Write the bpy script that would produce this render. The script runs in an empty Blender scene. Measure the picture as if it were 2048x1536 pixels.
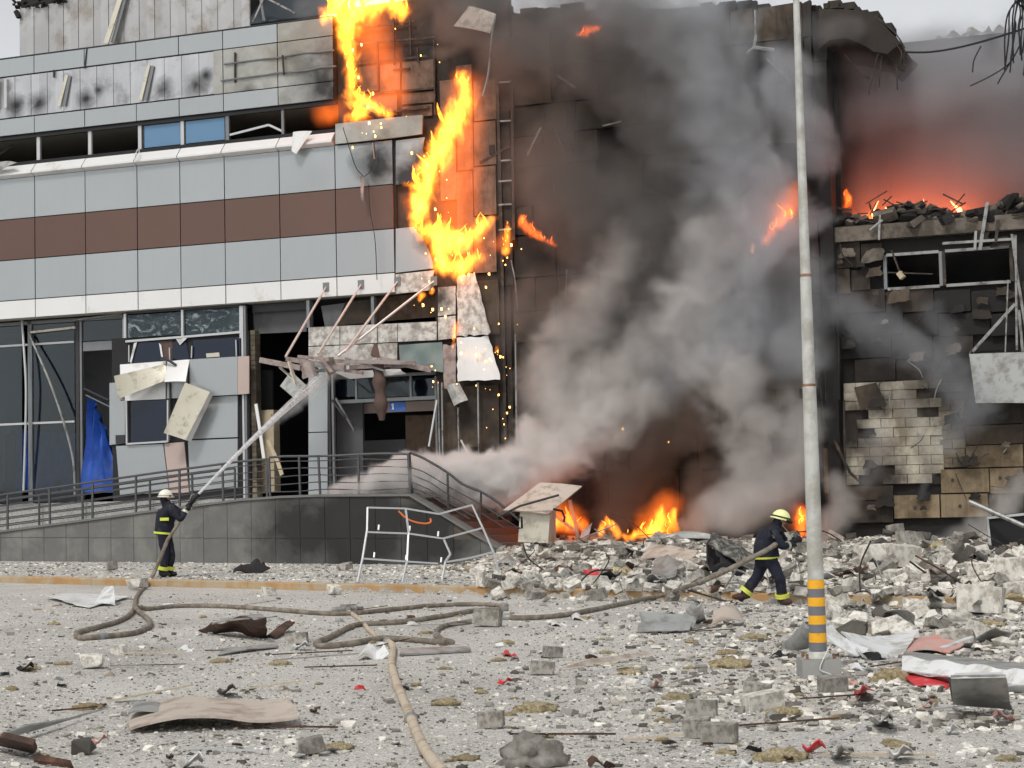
import bpy, bmesh, math, random
import numpy as np
from mathutils import Vector, Matrix, noise as mnoise
R = random.Random(7)
SC = bpy.context.scene
COL = SC.collection

# ---------------------------------------------------------------- camera
CAM_H = 1.65
FPX = 3600.0                       # focal length in pixels of the 2048 px wide photograph
PITCH, ROLL, YAW = math.radians(3.742), math.radians(-1.316), math.radians(-20.85)
cp, sp, cr, sr = math.cos(PITCH), math.sin(PITCH), math.cos(ROLL), math.sin(ROLL)
FW = Vector((0, cp, sp)); U0 = Vector((0, -sp, cp)); R0 = Vector((1, 0, 0))
RT = cr * R0 + sr * U0
UP = -sr * R0 + cr * U0
CAM = Vector((0, 0, CAM_H))
cam_d = bpy.data.cameras.new('camera'); cam = bpy.data.objects.new('camera', cam_d); COL.objects.link(cam)
cam_d.sensor_width = 36; cam_d.lens = 36 * FPX / 2048; cam_d.clip_end = 3000; cam_d.clip_start = 0.1
cam.matrix_world = Matrix(((RT.x, UP.x, -FW.x, 0), (RT.y, UP.y, -FW.y, 0), (RT.z, UP.z, -FW.z, CAM_H), (0, 0, 0, 1)))
SC.camera = cam

# ---------------------------------------------------------------- world, sun, exposure
SUN_EL, SUN_AZ = math.radians(52), math.radians(205)   # azimuth clockwise from +Y
w = bpy.data.worlds.new('World'); SC.world = w; w.use_nodes = True
nt = w.node_tree; nt.nodes.clear()
sky = nt.nodes.new('ShaderNodeTexSky'); sky.sky_type = 'NISHITA'; sky.sun_disc = False
sky.sun_elevation = SUN_EL; sky.sun_rotation = SUN_AZ; sky.air_density = 1.0; sky.dust_density = 1.0; sky.ozone_density = 1.0
hs = nt.nodes.new('ShaderNodeHueSaturation'); hs.inputs['Saturation'].default_value = 0.10
bg = nt.nodes.new('ShaderNodeBackground'); bg.inputs[1].default_value = 0.125
wo = nt.nodes.new('ShaderNodeOutputWorld')
nt.links.new(sky.outputs[0], hs.inputs['Color']); nt.links.new(hs.outputs[0], bg.inputs[0]); nt.links.new(bg.outputs[0], wo.inputs[0])
sd = bpy.data.lights.new('sun', 'SUN'); sun = bpy.data.objects.new('sun', sd); COL.objects.link(sun)
sd.energy = 1.5; sd.angle = math.radians(10); sd.color = (1.0, 0.96, 0.9)
sdir = Vector((math.sin(SUN_AZ) * math.cos(SUN_EL), math.cos(SUN_AZ) * math.cos(SUN_EL), math.sin(SUN_EL)))
sun.rotation_euler = sdir.to_track_quat('Z', 'Y').to_euler()
vs = SC.view_settings; vs.view_transform = 'Standard'; vs.look = 'None'; vs.gamma = 1; vs.use_curve_mapping = False
vs.exposure = 0.22
SC.render.engine = 'CYCLES'
cy = SC.cycles
cy.use_denoising = True; cy.max_bounces = 6; cy.diffuse_bounces = 2; cy.glossy_bounces = 3; cy.transparent_max_bounces = 12
cy.transmission_bounces = 4; cy.volume_bounces = 5; cy.use_adaptive_sampling = True; cy.adaptive_threshold = 0.035; cy.sample_clamp_indirect = 6.0
try:
    cy.volume_step_rate = 1.0; cy.volume_max_steps = 512
except Exception: pass

# ---------------------------------------------------------------- projection helpers (photograph pixel -> point on a real surface)
GS = -0.018                                   # the yard falls gently to the right
def zg(x): return GS * x
def ray(px, py): return FW + RT * ((px - 1024) / FPX) + UP * ((768 - py) / FPX)
def G(px, py, h=0.0):                         # on the yard, h above it
    d = ray(px, py); k = (h - CAM_H) / (d.z - GS * d.x)
    return CAM + d * k
def AY(px, py, Y): d = ray(px, py); return CAM + d * (Y / d.y)
T = Vector((math.cos(YAW), math.sin(YAW), 0)); NI = Vector((-math.sin(YAW), math.cos(YAW), 0))
_b = G(900, 1130, 0.14)
RAMP_D = 3.4
O = Vector((0, 0, 0)) + Vector((0, (_b.dot(NI) + RAMP_D) / NI.y, 0))     # origin of the facade frame, on the ground line
FM = Matrix.Translation(O) @ Matrix.Rotation(YAW, 4, 'Z')
FMI = FM.inverted()
def fp(px, py, y=0.0):                        # pixel -> (u, z) on the facade-parallel plane y metres behind the facade
    d = ray(px, py); k = (O.dot(NI) + y - CAM.dot(NI)) / d.dot(NI); P = CAM + d * k
    return (P - O).dot(T), P.z
def FL(px, py, y=0.0): u, z = fp(px, py, y); return Vector((u, y, z))
def fu(px, py, y=0.0): return fp(px, py, y)[0]
def fz(px, py, y=0.0): return fp(px, py, y)[1]
def W(v): return FM @ Vector(v)
def loc(P): return FMI @ Vector(P)

# ---------------------------------------------------------------- materials
def s2l(c):
    return tuple(((v / 255) / 12.92 if v <= 10 else (((v / 255) + 0.055) / 1.055) ** 2.4) for v in c)
MATS = {}
class NB:
    def __init__(s, m): s.t = m.node_tree; s.n = s.t.nodes; s.l = s.t.links
    def new(s, t, **kw):
        n = s.n.new(t)
        for k, v in kw.items(): setattr(n, k, v)
        return n
    def setin(s, n, i, v):
        if hasattr(v, 'is_output'): s.l.new(v, n.inputs[i])
        elif v is not None: n.inputs[i].default_value = v
    def math(s, op, a, b=None, c=None, clamp=False):
        n = s.new('ShaderNodeMath', operation=op, use_clamp=clamp)
        s.setin(n, 0, a); s.setin(n, 1, b); s.setin(n, 2, c); return n.outputs[0]
    def mix(s, f, a, b, blend='MIX'):
        n = s.new('ShaderNodeMix', data_type='RGBA', blend_type=blend)
        s.setin(n, 0, f); s.setin(n, 6, a if hasattr(a, 'is_output') else (*a[:3], 1)); s.setin(n, 7, b if hasattr(b, 'is_output') else (*b[:3], 1)); return n.outputs[2]
    def ramp(s, f, a, b, lo=0.0, hi=1.0):
        n = s.new('ShaderNodeMapRange'); n.clamp = True
        s.setin(n, 0, f); n.inputs[1].default_value = a; n.inputs[2].default_value = b; n.inputs[3].default_value = lo; n.inputs[4].default_value = hi; return n.outputs[0]
    def noise(s, vec, scale, detail=4, rough=0.55, dist=0.0):
        n = s.new('ShaderNodeTexNoise'); n.inputs['Scale'].default_value = scale; n.inputs['Detail'].default_value = detail
        n.inputs['Roughness'].default_value = rough; n.inputs['Distortion'].default_value = dist
        if vec is not None: s.l.new(vec, n.inputs['Vector'])
        return n.outputs['Fac']
    def mapping(s, vec, scale):
        n = s.new('ShaderNodeMapping'); n.inputs['Scale'].default_value = scale; s.l.new(vec, n.inputs['Vector']); return n.outputs[0]
    def pos(s): return s.new('ShaderNodeNewGeometry').outputs['Position']
    def obj(s): return s.new('ShaderNodeTexCoord').outputs['Object']
    def rnd(s): return s.new('ShaderNodeObjectInfo').outputs['Random']
    def dist(s, vec, p):
        n = s.new('ShaderNodeVectorMath', operation='DISTANCE'); s.l.new(vec, n.inputs[0]); n.inputs[1].default_value = p; return n.outputs['Value']
    def bump(s, h, strength=0.3, d=0.02):
        n = s.new('ShaderNodeBump'); n.inputs['Strength'].default_value = strength; n.inputs['Distance'].default_value = d; s.l.new(h, n.inputs['Height']); return n.outputs[0]

def mat(name, col, rough=0.6, metal=0.0, var=0.12, nscale=3.0, dirt=None, dirt_amt=0.0, dirt_scale=2.0, bump=0.0, bscale=30.0,
        soot=None, soot_base=0.0, spec=0.4, rvar=0.0, local=False, streak=0.0, alpha=None):
    """plain procedural surface: base colour with drift, dirt patches, fine relief, and soot around fire points"""
    m = bpy.data.materials.new(name); m.use_nodes = True; b = NB(m); b.n.clear()
    out = b.new('ShaderNodeOutputMaterial'); p = b.new('ShaderNodeBsdfPrincipled'); b.l.new(p.outputs[0], out.inputs[0])
    v = b.obj() if local else b.pos()
    base = (*s2l(col), 1)
    n1 = b.noise(v, nscale, 5, 0.6)
    k = b.ramp(n1, 0.25, 0.75, 1 - var, 1 + var)
    if rvar: k = b.math('MULTIPLY', k, b.ramp(b.rnd(), 0, 1, 1 - rvar, 1 + rvar))
    c = b.mix(1.0, base, (0, 0, 0), 'MULTIPLY')
    cm = b.new('ShaderNodeVectorMath', operation='SCALE'); cm.inputs[0].default_value = base[:3]; b.l.new(k, cm.inputs['Scale']); c = cm.outputs[0]
    if dirt:
        n2 = b.noise(v, dirt_scale, 6, 0.65)
        f = b.ramp(n2, 0.62 - dirt_amt * 0.5, 0.72 - dirt_amt * 0.3)
        c = b.mix(b.math('MULTIPLY', f, 0.85), c, (*s2l(dirt), 1))
    if streak:
        n4 = b.noise(b.mapping(v, (3.0, 3.0, 0.25)), 2.2, 5, 0.6)
        c = b.mix(b.math('MULTIPLY', b.ramp(n4, 0.5, 0.75), streak), c, (0.02, 0.018, 0.016, 1))
    if soot or soot_base:
        n3 = b.noise(v, 1.3, 6, 0.6, 0.5)
        f = None
        for (P, r0, r1) in (soot or []):
            d = b.math('ADD', b.dist(v, P), b.math('MULTIPLY', b.math('SUBTRACT', n3, 0.5), (r1 - r0) * 1.6))
            g = b.ramp(d, r0, r1, 1, 0)
            f = g if f is None else b.math('MAXIMUM', f, g)
        if soot_base:
            g = b.ramp(n3, 0.75 - soot_base * 0.75, 0.95 - soot_base * 0.6, 0, min(1, soot_base + 0.25))
            f = g if f is None else b.math('MAXIMUM', f, g)
        c = b.mix(b.math('MULTIPLY', f, 0.94), c, (0.012, 0.0115, 0.011, 1))
    b.l.new(c, p.inputs['Base Color'])
    p.inputs['Roughness'].default_value = rough; p.inputs['Metallic'].default_value = metal
    p.inputs['Specular IOR Level'].default_value = spec
    if bump: b.l.new(b.bump(b.noise(v, bscale, 5, 0.6), bump, 0.02), p.inputs['Normal'])
    MATS[name] = m
    return m

FIRE = [W(FL(760, 330)), W(FL(845, 370)), W(FL(855, 480)), W(FL(680, 190)), W(FL(700, 120)), W(FL(880, 600))]
FT = [tuple(p) for p in FIRE]
SOOT_PANEL = [(FT[0], 0.15, 0.9), (FT[1], 0.6, 1.25), (FT[2], 0.1, 0.5), (FT[3], 0.25, 0.8), (FT[4], 0.2, 0.7), (FT[5], 0.1, 0.6)]
SG = [(tuple(W(FL(655, 165))), 0.1, 1.5), (tuple(W(FL(500, 200))), 0.0, 0.6)]
mat('panel_grey', (164, 169, 171), 0.30, 0.3, 0.035, 0.35, soot=SOOT_PANEL, spec=0.5, rvar=0.03, streak=0.025)
mat('panel_sooty', (176, 178, 174), 0.34, 0.3, 0.10, 0.9, dirt=(140, 133, 120), dirt_amt=0.4, dirt_scale=0.4, soot=SOOT_PANEL + SG, spec=0.5, rvar=0.05)
mat('panel_white', (222, 222, 221), 0.35, 0.05, 0.03, 0.8, soot=SOOT_PANEL, dirt=(196, 191, 181), dirt_amt=0.06, dirt_scale=1.2, rvar=0.03)
mat('panel_spalled', (208, 207, 202), 0.5, 0.0, 0.08, 2.0, dirt=(140, 132, 122), dirt_amt=0.4, dirt_scale=5.0, bump=0.3, bscale=40, soot=[(FT[5], 0.1, 0.5)])
mat('panel_brown', (101, 78, 69), 0.4, 0.1, 0.04, 0.7, soot=[(FT[1], 0.5, 1.0)], rvar=0.04)
mat('panel_cream', (205, 200, 184), 0.42, 0.15, 0.08, 2.0, dirt=(150, 143, 125), dirt_amt=0.2, dirt_scale=3)
mat('panel_pinkish', (186, 168, 160), 0.45, 0.1, 0.06, 2.0)
mat('frame_white', (192, 194, 195), 0.4, 0.3, 0.06, 5)
mat('frame_grey', (125, 128, 130), 0.45, 0.4, 0.1, 4)
mat('frame_dark', (62, 62, 64), 0.5, 0.3, 0.1, 4)
mat('steel_rail', (92, 92, 94), 0.45, 0.5, 0.12, 6)
mat('joint_dark', (38, 38, 40), 0.8, 0, 0.1)
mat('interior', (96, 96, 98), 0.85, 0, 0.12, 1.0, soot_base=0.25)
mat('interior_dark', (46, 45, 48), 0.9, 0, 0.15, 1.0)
mat('ceiling_beige', (170, 165, 152), 0.85, 0, 0.08)
mat('zinc_sheet', (178, 178, 178), 0.42, 0.35, 0.10, 1.2, dirt=(150, 142, 132), dirt_amt=0.22, dirt_scale=1.4, rvar=0.10)
mat('zinc_scraped', (186, 187, 190), 0.38, 0.45, 0.12, 1.5, dirt=(130, 130, 131), dirt_amt=0.15, dirt_scale=0.9, rvar=0.08, streak=0.12, soot=[(tuple(W(FL(x, y, -.04))), r0, r1) for x, y, r0, r1 in ((32, 212, .02, .42), (78, 206, .05, .5), (172, 196, 0, .4), (196, 180, 0, .25), (330, 178, 0, .4), (392, 170, .05, .5), (412, 150, 0, .3))])
mat('roof_dark', (58, 66, 72), 0.5, 0.3, 0.15, 2)
mat('burnt_wall', (74, 66, 59), 0.9, 0, 0.25, 0.6, dirt=(46, 41, 37), dirt_amt=0.5, dirt_scale=0.7, soot_base=0.5, bump=0.3, bscale=14, streak=0.5)
mat('burnt_board', (92, 80, 67), 0.9, 0, 0.25, 0.6, dirt=(56, 49, 42), dirt_amt=0.5, dirt_scale=0.7, soot_base=0.42, bump=0.3, bscale=20, rvar=0.12, streak=0.5)
mat('scorched_board', (122, 103, 88), 0.9, 0, 0.22, 1.2, dirt=(74, 60, 50), dirt_amt=0.45, dirt_scale=1.2, streak=0.45, soot_base=0.3, bump=0.3, bscale=20, rvar=0.12)
WS = [(tuple(W(FL(1960, 850))), 0.2, 1.0), (tuple(W(FL(1770, 960))), 0.1, 0.8), (tuple(W(FL(1690, 860))), 0.2, 0.8), (tuple(W(FL(1900, 745))), 0.3, 1.3), (tuple(W(FL(1760, 800))), 0.0, 0.5), (tuple(W(FL(1545, 860))), 0.0, 0.8)]
mat('board_tan', (142, 126, 102), 0.9, 0, 0.2, 1.0, dirt=(96, 80, 60), dirt_amt=0.4, dirt_scale=1.1, soot=WS, soot_base=0.32, bump=0.3, bscale=24, rvar=0.15, streak=0.35)
mat('charred', (34, 32, 31), 0.85, 0, 0.3, 2, bump=0.4, bscale=16)
mat('char_steel', (58, 54, 51), 0.7, 0.3, 0.25, 3, dirt=(96, 78, 62), dirt_amt=0.25, dirt_scale=5)
mat('steel_bare', (150, 150, 148), 0.5, 0.4, 0.15, 5, dirt=(84, 74, 66), dirt_amt=0.25, dirt_scale=4)
mat('block', (186, 180, 164), 0.92, 0, 0.15, 1.5, dirt=(116, 106, 92), dirt_amt=0.42, dirt_scale=1.2, soot=WS, soot_base=0.22, bump=0.35, bscale=40, rvar=0.12, streak=0.3)
mat('block_sooty', (146, 136, 118), 0.92, 0, 0.2, 1.2, dirt=(84, 74, 62), dirt_amt=0.45, dirt_scale=1.0, soot=WS, soot_base=0.36, bump=0.35, bscale=30, rvar=0.18, streak=0.4)
mat('mortar', (92, 84, 74), 0.95, 0, 0.2, 3, soot_base=0.3)
mat('concrete_dark', (116, 108, 98), 0.9, 0, 0.18, 1.5, dirt=(66, 60, 54), dirt_amt=0.4, soot_base=0.32, bump=0.5, bscale=12)
TS = [(tuple(W(FL(x, y, -3.4))), r0, r1) for x, y, r0, r1 in ((600, 1060, .4, 1.7), (720, 1050, 1.0, 2.0), (860, 1060, .6, 1.8))]
mat('tile_granite', (108, 107, 104), 0.5, 0, 0.10, 3, dirt=(128, 126, 120), dirt_amt=0.22, dirt_scale=1.2, bump=0.1, bscale=60, rvar=0.06, soot=TS, streak=0.15)
mat('coping', (112, 111, 108), 0.7, 0, 0.1, 3)
mat('chunk_pale', (222, 218, 209), 0.95, 0, 0.12, 3, dirt=(152, 145, 133), dirt_amt=0.36, dirt_scale=1.9, bump=0.5, bscale=35, rvar=0.16, local=True)
mat('chunk_grey', (166, 162, 154), 0.95, 0, 0.16, 3, dirt=(108, 103, 95), dirt_amt=0.4, dirt_scale=1.9, bump=0.5, bscale=30, rvar=0.25, local=True)
mat('chunk_dark', (92, 88, 82), 0.95, 0, 0.2, 3, bump=0.5, bscale=30, rvar=0.25, local=True)
mat('wool', (196, 184, 152), 1.0, 0, 0.3, 9, dirt=(150, 126, 84), dirt_amt=0.4, dirt_scale=6, bump=0.8, bscale=60, rvar=0.18, local=True)
mat('sheet_white', (226, 228, 228), 0.45, 0.05, 0.06, 2, dirt=(176, 172, 162), dirt_amt=0.3, dirt_scale=3.5, rvar=0.05)
mat('sheet_grey', (164, 166, 164), 0.5, 0.2, 0.1, 2, dirt=(120, 116, 108), dirt_amt=0.35, dirt_scale=4)
mat('sheet_beige', (190, 178, 166), 0.6, 0.0, 0.08, 2, dirt=(146, 130, 116), dirt_amt=0.3, dirt_scale=4)
mat('sheet_pink', (214, 150, 138), 0.6, 0.0, 0.12, 4, dirt=(190, 180, 172), dirt_amt=0.4, dirt_scale=7)
mat('sheet_red', (206, 58, 64), 0.6, 0.0, 0.12, 4, dirt=(190, 150, 146), dirt_amt=0.15, dirt_scale=7)
mat('rust_dark', (66, 50, 44), 0.75, 0.2, 0.25, 4, dirt=(112, 78, 58), dirt_amt=0.3, dirt_scale=5)
mat('black_scrap', (24, 24, 26), 0.6, 0, 0.3, 5)
mat('pole_paint', (196, 197, 192), 0.5, 0.1, 0.05, 2, dirt=(160, 157, 146), dirt_amt=0.34, dirt_scale=3.5, streak=0.2)
mat('rust', (150, 116, 96), 0.8, 0.1, 0.3, 12, dirt=(104, 70, 52), dirt_amt=0.4, dirt_scale=14)
mat('band_orange', (240, 176, 40), 0.5, 0, 0.05, 6, dirt=(196, 150, 60), dirt_amt=0.15, dirt_scale=10)
mat('band_grey', (112, 114, 120), 0.5, 0, 0.06, 6)
mat('concrete_base', (150, 149, 146), 0.9, 0, 0.1, 4, bump=0.3, bscale=40)
mat('hose_dark', (112, 103, 92), 0.85, 0, 0.18, 8, dirt=(150, 142, 128), dirt_amt=0.35, dirt_scale=7, bump=0.25, bscale=120)
mat('hose_pale', (196, 182, 162), 0.85, 0, 0.10, 6, dirt=(150, 130, 112), dirt_amt=0.25, dirt_scale=6, bump=0.25, bscale=120)
mat('kerb_paint', (170, 134, 90), 0.8, 0, 0.14, 2, dirt=(172, 160, 138), dirt_amt=0.42, dirt_scale=3.0, bump=0.2, bscale=30)
mat('tarp_blue', (38, 80, 164), 0.5, 0, 0.2, 2.5, dirt=(30, 60, 130), dirt_amt=0.3, dirt_scale=2)
mat('suit', (24, 27, 42), 0.85, 0, 0.35, 8, dirt=(58, 57, 60), dirt_amt=0.2, dirt_scale=7, bump=0.9, bscale=9)
mat('band_lime', (214, 222, 84), 0.5, 0, 0.06, 8)
mat('band_silver', (190, 192, 180), 0.4, 0.1, 0.06, 8)
mat('helmet_white', (236, 232, 214), 0.3, 0, 0.03, 5)
mat('helmet_lime', (238, 240, 172), 0.3, 0, 0.03, 5)
mat('black_rubber', (20, 20, 22), 0.6, 0, 0.2, 8)
mat('boot_brown', (70, 50, 42), 0.7, 0, 0.2, 8)
mat('skin', (186, 142, 118), 0.6, 0, 0.05, 8)
mat('cloth_teal', (120, 134, 132), 0.8, 0, 0.12, 3)
mat('cloth_brown', (92, 74, 68), 0.85, 0, 0.2, 5)
mat('wood_tan', (184, 170, 144), 0.7, 0, 0.12, 5)
mat('sign_blue', (70, 112, 190), 0.5, 0, 0.04)
mat('sign_white', (236, 238, 242), 0.5, 0, 0.02)
mat('canopy_rose', (158, 146, 141), 0.6, 0.05, 0.12, 3, dirt=(120, 98, 92), dirt_amt=0.3, dirt_scale=4)
mat('rod_rose', (202, 190, 184), 0.45, 0.2, 0.08, 4)
mat('cable', (36, 37, 40), 0.6, 0, 0.1)
mat('wire_white', (214, 214, 210), 0.5, 0, 0.03)
mat('orange_tube', (232, 120, 60), 0.5, 0, 0.05)
mat('car_burnt', (150, 148, 140), 0.6, 0.2, 0.2, 4, dirt=(40, 38, 36), dirt_amt=0.55, dirt_scale=9)

def glass(name, col, rough=0.04, opac=0.5, crack=False):
    m = bpy.data.materials.new(name); m.use_nodes = True; b = NB(m); b.n.clear()
    out = b.new('ShaderNodeOutputMaterial')
    g = b.new('ShaderNodeBsdfGlossy'); g.inputs['Roughness'].default_value = rough; g.inputs['Color'].default_value = (0.75, 0.82, 0.86, 1)
    t = b.new('ShaderNodeBsdfTransparent'); t.inputs['Color'].default_value = (*[0.72 + 0.28 * v for v in s2l(col)], 1)
    d = b.new('ShaderNodeBsdfDiffuse'); d.inputs['Color'].default_value = (*s2l(col), 1)
    fr = b.new('ShaderNodeFresnel'); fr.inputs['IOR'].default_value = 1.5
    m1 = b.new('ShaderNodeMixShader'); m1.inputs[0].default_value = opac; b.l.new(t.outputs[0], m1.inputs[1]); b.l.new(d.outputs[0], m1.inputs[2])
    m2 = b.new('ShaderNodeMixShader'); b.l.new(b.math('ADD', fr.outputs[0], 0.0), m2.inputs[0]); b.l.new(m1.outputs[0], m2.inputs[1]); b.l.new(g.outputs[0], m2.inputs[2])
    if crack:
        v = b.pos(); n = b.noise(b.mapping(v, (1, 1, 1.6)), 2.4, 8, 0.7, 2.2)
        b.l.new(b.bump(n, 0.9, 0.05), g.inputs['Normal'])
        f = b.ramp(n, 0.52, 0.66, 0, 0.5)
        d2 = b.new('ShaderNodeBsdfDiffuse'); d2.inputs['Color'].default_value = (0.5, 0.55, 0.58, 1)
        m3 = b.new('ShaderNodeMixShader'); b.l.new(f, m3.inputs[0]); b.l.new(m2.outputs[0], m3.inputs[1]); b.l.new(d2.outputs[0], m3.inputs[2]); m2 = m3
    b.l.new(m2.outputs[0], out.inputs[0]); MATS[name] = m
glass('glass_dark', (30, 46, 62), 0.04, 0.16)
glass('glass_blue', (110, 150, 186), 0.08, 0.75)
glass('glass_cracked', (58, 74, 82), 0.12, 0.45, True)
glass('glass_navy', (16, 28, 56), 0.10, 0.6)

# ---------------------------------------------------------------- object helpers
def tag(o, label=None, cat=None, group=None, kind=None):
    if label: o['label'] = label
    if cat: o['category'] = cat
    if group: o['group'] = group
    if kind: o['kind'] = kind
    return o
def link(name, me, m=None, parent=None):
    o = bpy.data.objects.new(name, me); COL.objects.link(o)
    if m and me is not None and not me.materials: me.materials.append(MATS[m] if isinstance(m, str) else m)
    if parent: o.parent = parent
    return o
def thing(name, label, cat, M=None, group=None, kind=None):
    o = bpy.data.objects.new(name, None); COL.objects.link(o); o.empty_display_size = 0.3
    if M is not None: o.matrix_world = M
    return tag(o, label, cat, group, kind)
class MB:
    def __init__(s): s.v = []; s.f = []
    def add(s, vs, fs):
        k = len(s.v); s.v += [tuple(p) for p in vs]; s.f += [tuple(i + k for i in q) for q in fs]; return s
    def box(s, x0, x1, y0, y1, z0, z1):
        return s.add([(x0, y0, z0), (x1, y0, z0), (x1, y1, z0), (x0, y1, z0), (x0, y0, z1), (x1, y0, z1), (x1, y1, z1), (x0, y1, z1)],
                     [(0, 3, 2, 1), (4, 5, 6, 7), (0, 1, 5, 4), (1, 2, 6, 5), (2, 3, 7, 6), (3, 0, 4, 7)])
    def prism(s, poly, y0, y1):                     # poly of (x, z), extruded in y
        n = len(poly)
        vs = [(x, y0, z) for x, z in poly] + [(x, y1, z) for x, z in poly]
        fs = [tuple(range(n - 1, -1, -1)), tuple(range(n, 2 * n))] + [(i, (i + 1) % n, n + (i + 1) % n, n + i) for i in range(n)]
        return s.add(vs, fs)
    def bar(s, a, b, w, h=None, up=(0, 0, 1)):      # rectangular bar from a to b
        a, b = Vector(a), Vector(b); h = h or w; d = (b - a).normalized(); u = Vector(up)
        if abs(d.dot(u)) > 0.98: u = Vector((1, 0, 0))
        sx = d.cross(u).normalized() * w * 0.5; sy = sx.cross(d).normalized() * h * 0.5
        vs = [p + i * sx + j * sy for p in (a, b) for i, j in ((-1, -1), (1, -1), (1, 1), (-1, 1))]
        return s.add(vs, [(3, 2, 1, 0), (4, 5, 6, 7), (0, 1, 5, 4), (1, 2, 6, 5), (2, 3, 7, 6), (3, 0, 4, 7)])
    def tube(s, pts, r, n=8, cap=True):
        pts = [Vector(p) for p in pts]; rs = r if isinstance(r, (list, tuple)) else [r] * len(pts)
        ref = None; base = len(s.v)
        for i, p in enumerate(pts):
            d = (pts[min(i + 1, len(pts) - 1)] - pts[max(i - 1, 0)])
            d = d.normalized() if d.length > 1e-9 else Vector((0, 0, 1))
            if ref is None: ref = d.orthogonal().normalized()
            ref = (ref - d * ref.dot(d)); ref = ref.normalized() if ref.length > 1e-6 else d.orthogonal().normalized()
            bi = d.cross(ref)
            for k in range(n):
                a = 2 * math.pi * k / n; s.v.append(tuple(p + (ref * math.cos(a) + bi * math.sin(a)) * rs[i]))
        for i in range(len(pts) - 1):
            for k in range(n):
                a = base + i * n + k; b2 = base + i * n + (k + 1) % n; s.f.append((a, b2, b2 + n, a + n))
        if cap:
            s.f.append(tuple(base + k for k in range(n - 1, -1, -1))); e = base + (len(pts) - 1) * n; s.f.append(tuple(e + k for k in range(n)))
        return s
    def patch(s, c, nu=8, nv=6, th=0.01, fn=None, bulge=0.0, jag=0.0, seed=0):
        """bent sheet over four corner points c00,c10,c11,c01 with real thickness"""
        c = [Vector(p) for p in c]; nrm = (c[1] - c[0]).cross(c[3] - c[0]).normalized(); rr = random.Random(seed); top = []
        for j in range(nv + 1):
            for i in range(nu + 1):
                a, b = i / nu, j / nv
                aa, bb = a, b
                if jag and (i in (0, nu) or j in (0, nv)):
                    aa += rr.uniform(-1, 1) * jag; bb += rr.uniform(-1, 1) * jag
                p = c[0] * (1 - aa) * (1 - bb) + c[1] * aa * (1 - bb) + c[2] * aa * bb + c[3] * (1 - aa) * bb
                h = bulge * 4 * a * (1 - a) if bulge else 0
                if fn: h += fn(a, b)
                top.append(p + nrm * h)
        n = len(top); vs = top + [p - nrm * th for p in top]; fs = []
        idx = lambda i, j: j * (nu + 1) + i
        for j in range(nv):
            for i in range(nu):
                q = (idx(i, j), idx(i + 1, j), idx(i + 1, j + 1), idx(i, j + 1)); fs.append(q); fs.append(tuple(k + n for k in reversed(q)))
        for i in range(nu):
            a, b = idx(i, 0), idx(i + 1, 0); fs.append((b, a, a + n, b + n)); a, b = idx(i, nv), idx(i + 1, nv); fs.append((a, b, b + n, a + n))
        for j in range(nv):
            a, b = idx(0, j), idx(0, j + 1); fs.append((a, b, b + n, a + n)); a, b = idx(nu, j), idx(nu, j + 1); fs.append((b, a, a + n, b + n))
        return s.add(vs, fs)
    def mesh(s, name):
        me = bpy.data.meshes.new(name); me.from_pydata(s.v, [], s.f); me.update(); return me
    def build(s, name, m, parent=None, smooth=False):
        me = s.mesh(name)
        if smooth:
            me.polygons.foreach_set('use_smooth', [True] * len(me.polygons))
            try: me.set_sharp_from_angle(angle=math.radians(40))
            except Exception: pass
        return link(name, me, m, parent)
def B(name, m, parent, x0, x1, y0, y1, z0, z1): return MB().box(x0, x1, y0, y1, z0, z1).build(name, m, parent)
def spline(pts, n=8):
    """Catmull-Rom through points"""
    pts = [Vector(p) for p in pts]; P = [pts[0] * 2 - pts[1]] + pts + [pts[-1] * 2 - pts[-2]]; out = []
    for i in range(1, len(P) - 2):
        for k in range(n):
            t = k / n; a, b, c, d = P[i - 1], P[i], P[i + 1], P[i + 2]
            out.append(0.5 * ((2 * b) + (c - a) * t + (2 * a - 5 * b + 4 * c - d) * t * t + (3 * b - 3 * c + d - a) * t ** 3))
    out.append(pts[-1]); return out
# ================================================================ GROUND
def ground_mat(name, base, dark, pale, k=1.0):
    m = bpy.data.materials.new(name); m.use_nodes = True; b = NB(m); b.n.clear()
    out = b.new('ShaderNodeOutputMaterial'); p = b.new('ShaderNodeBsdfPrincipled'); b.l.new(p.outputs[0], out.inputs[0])
    v = b.pos()
    big = b.noise(v, 0.35, 5, 0.6, 0.3); mid = b.noise(v, 2.3, 6, 0.65); fine = b.noise(v, 26, 4, 0.7); fine2 = b.noise(v, 60, 3, 0.7)
    dr_ = b.noise(v, 0.16, 6, 0.62, 1.2)
    c = b.mix(b.ramp(big, 0.3, 0.7), [x * 0.74 for x in s2l(base)], [x * 1.12 for x in s2l(base)])
    c = b.mix(b.ramp(dr_, 0.55, 0.7, 0, 0.35), c, s2l(dark))
    c = b.mix(b.math('MULTIPLY', b.ramp(mid, 0.52, 0.75), 0.4), c, s2l(dark))
    c = b.mix(b.ramp(fine, 0.50, 0.60, 0, 0.95), c, s2l(pale))
    c = b.mix(b.ramp(fine2, 0.54, 0.62, 0, 0.95), c, s2l(dark))
    b.l.new(c, p.inputs['Base Color']); p.inputs['Roughness'].default_value = 0.95; p.inputs['Specular IOR Level'].default_value = 0.2
    h = b.math('ADD', b.math('MULTIPLY', fine, 0.7), b.math('MULTIPLY', fine2, 0.3))
    b.l.new(b.bump(h, 0.9, 0.03), p.inputs['Normal']); MATS[name] = m
ground_mat('dusty_asphalt', (200, 197, 191), (122, 119, 114), (222, 219, 212))
ground_mat('dusty_paving', (190, 190, 186), (116, 116, 113), (214, 216, 211))
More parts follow.
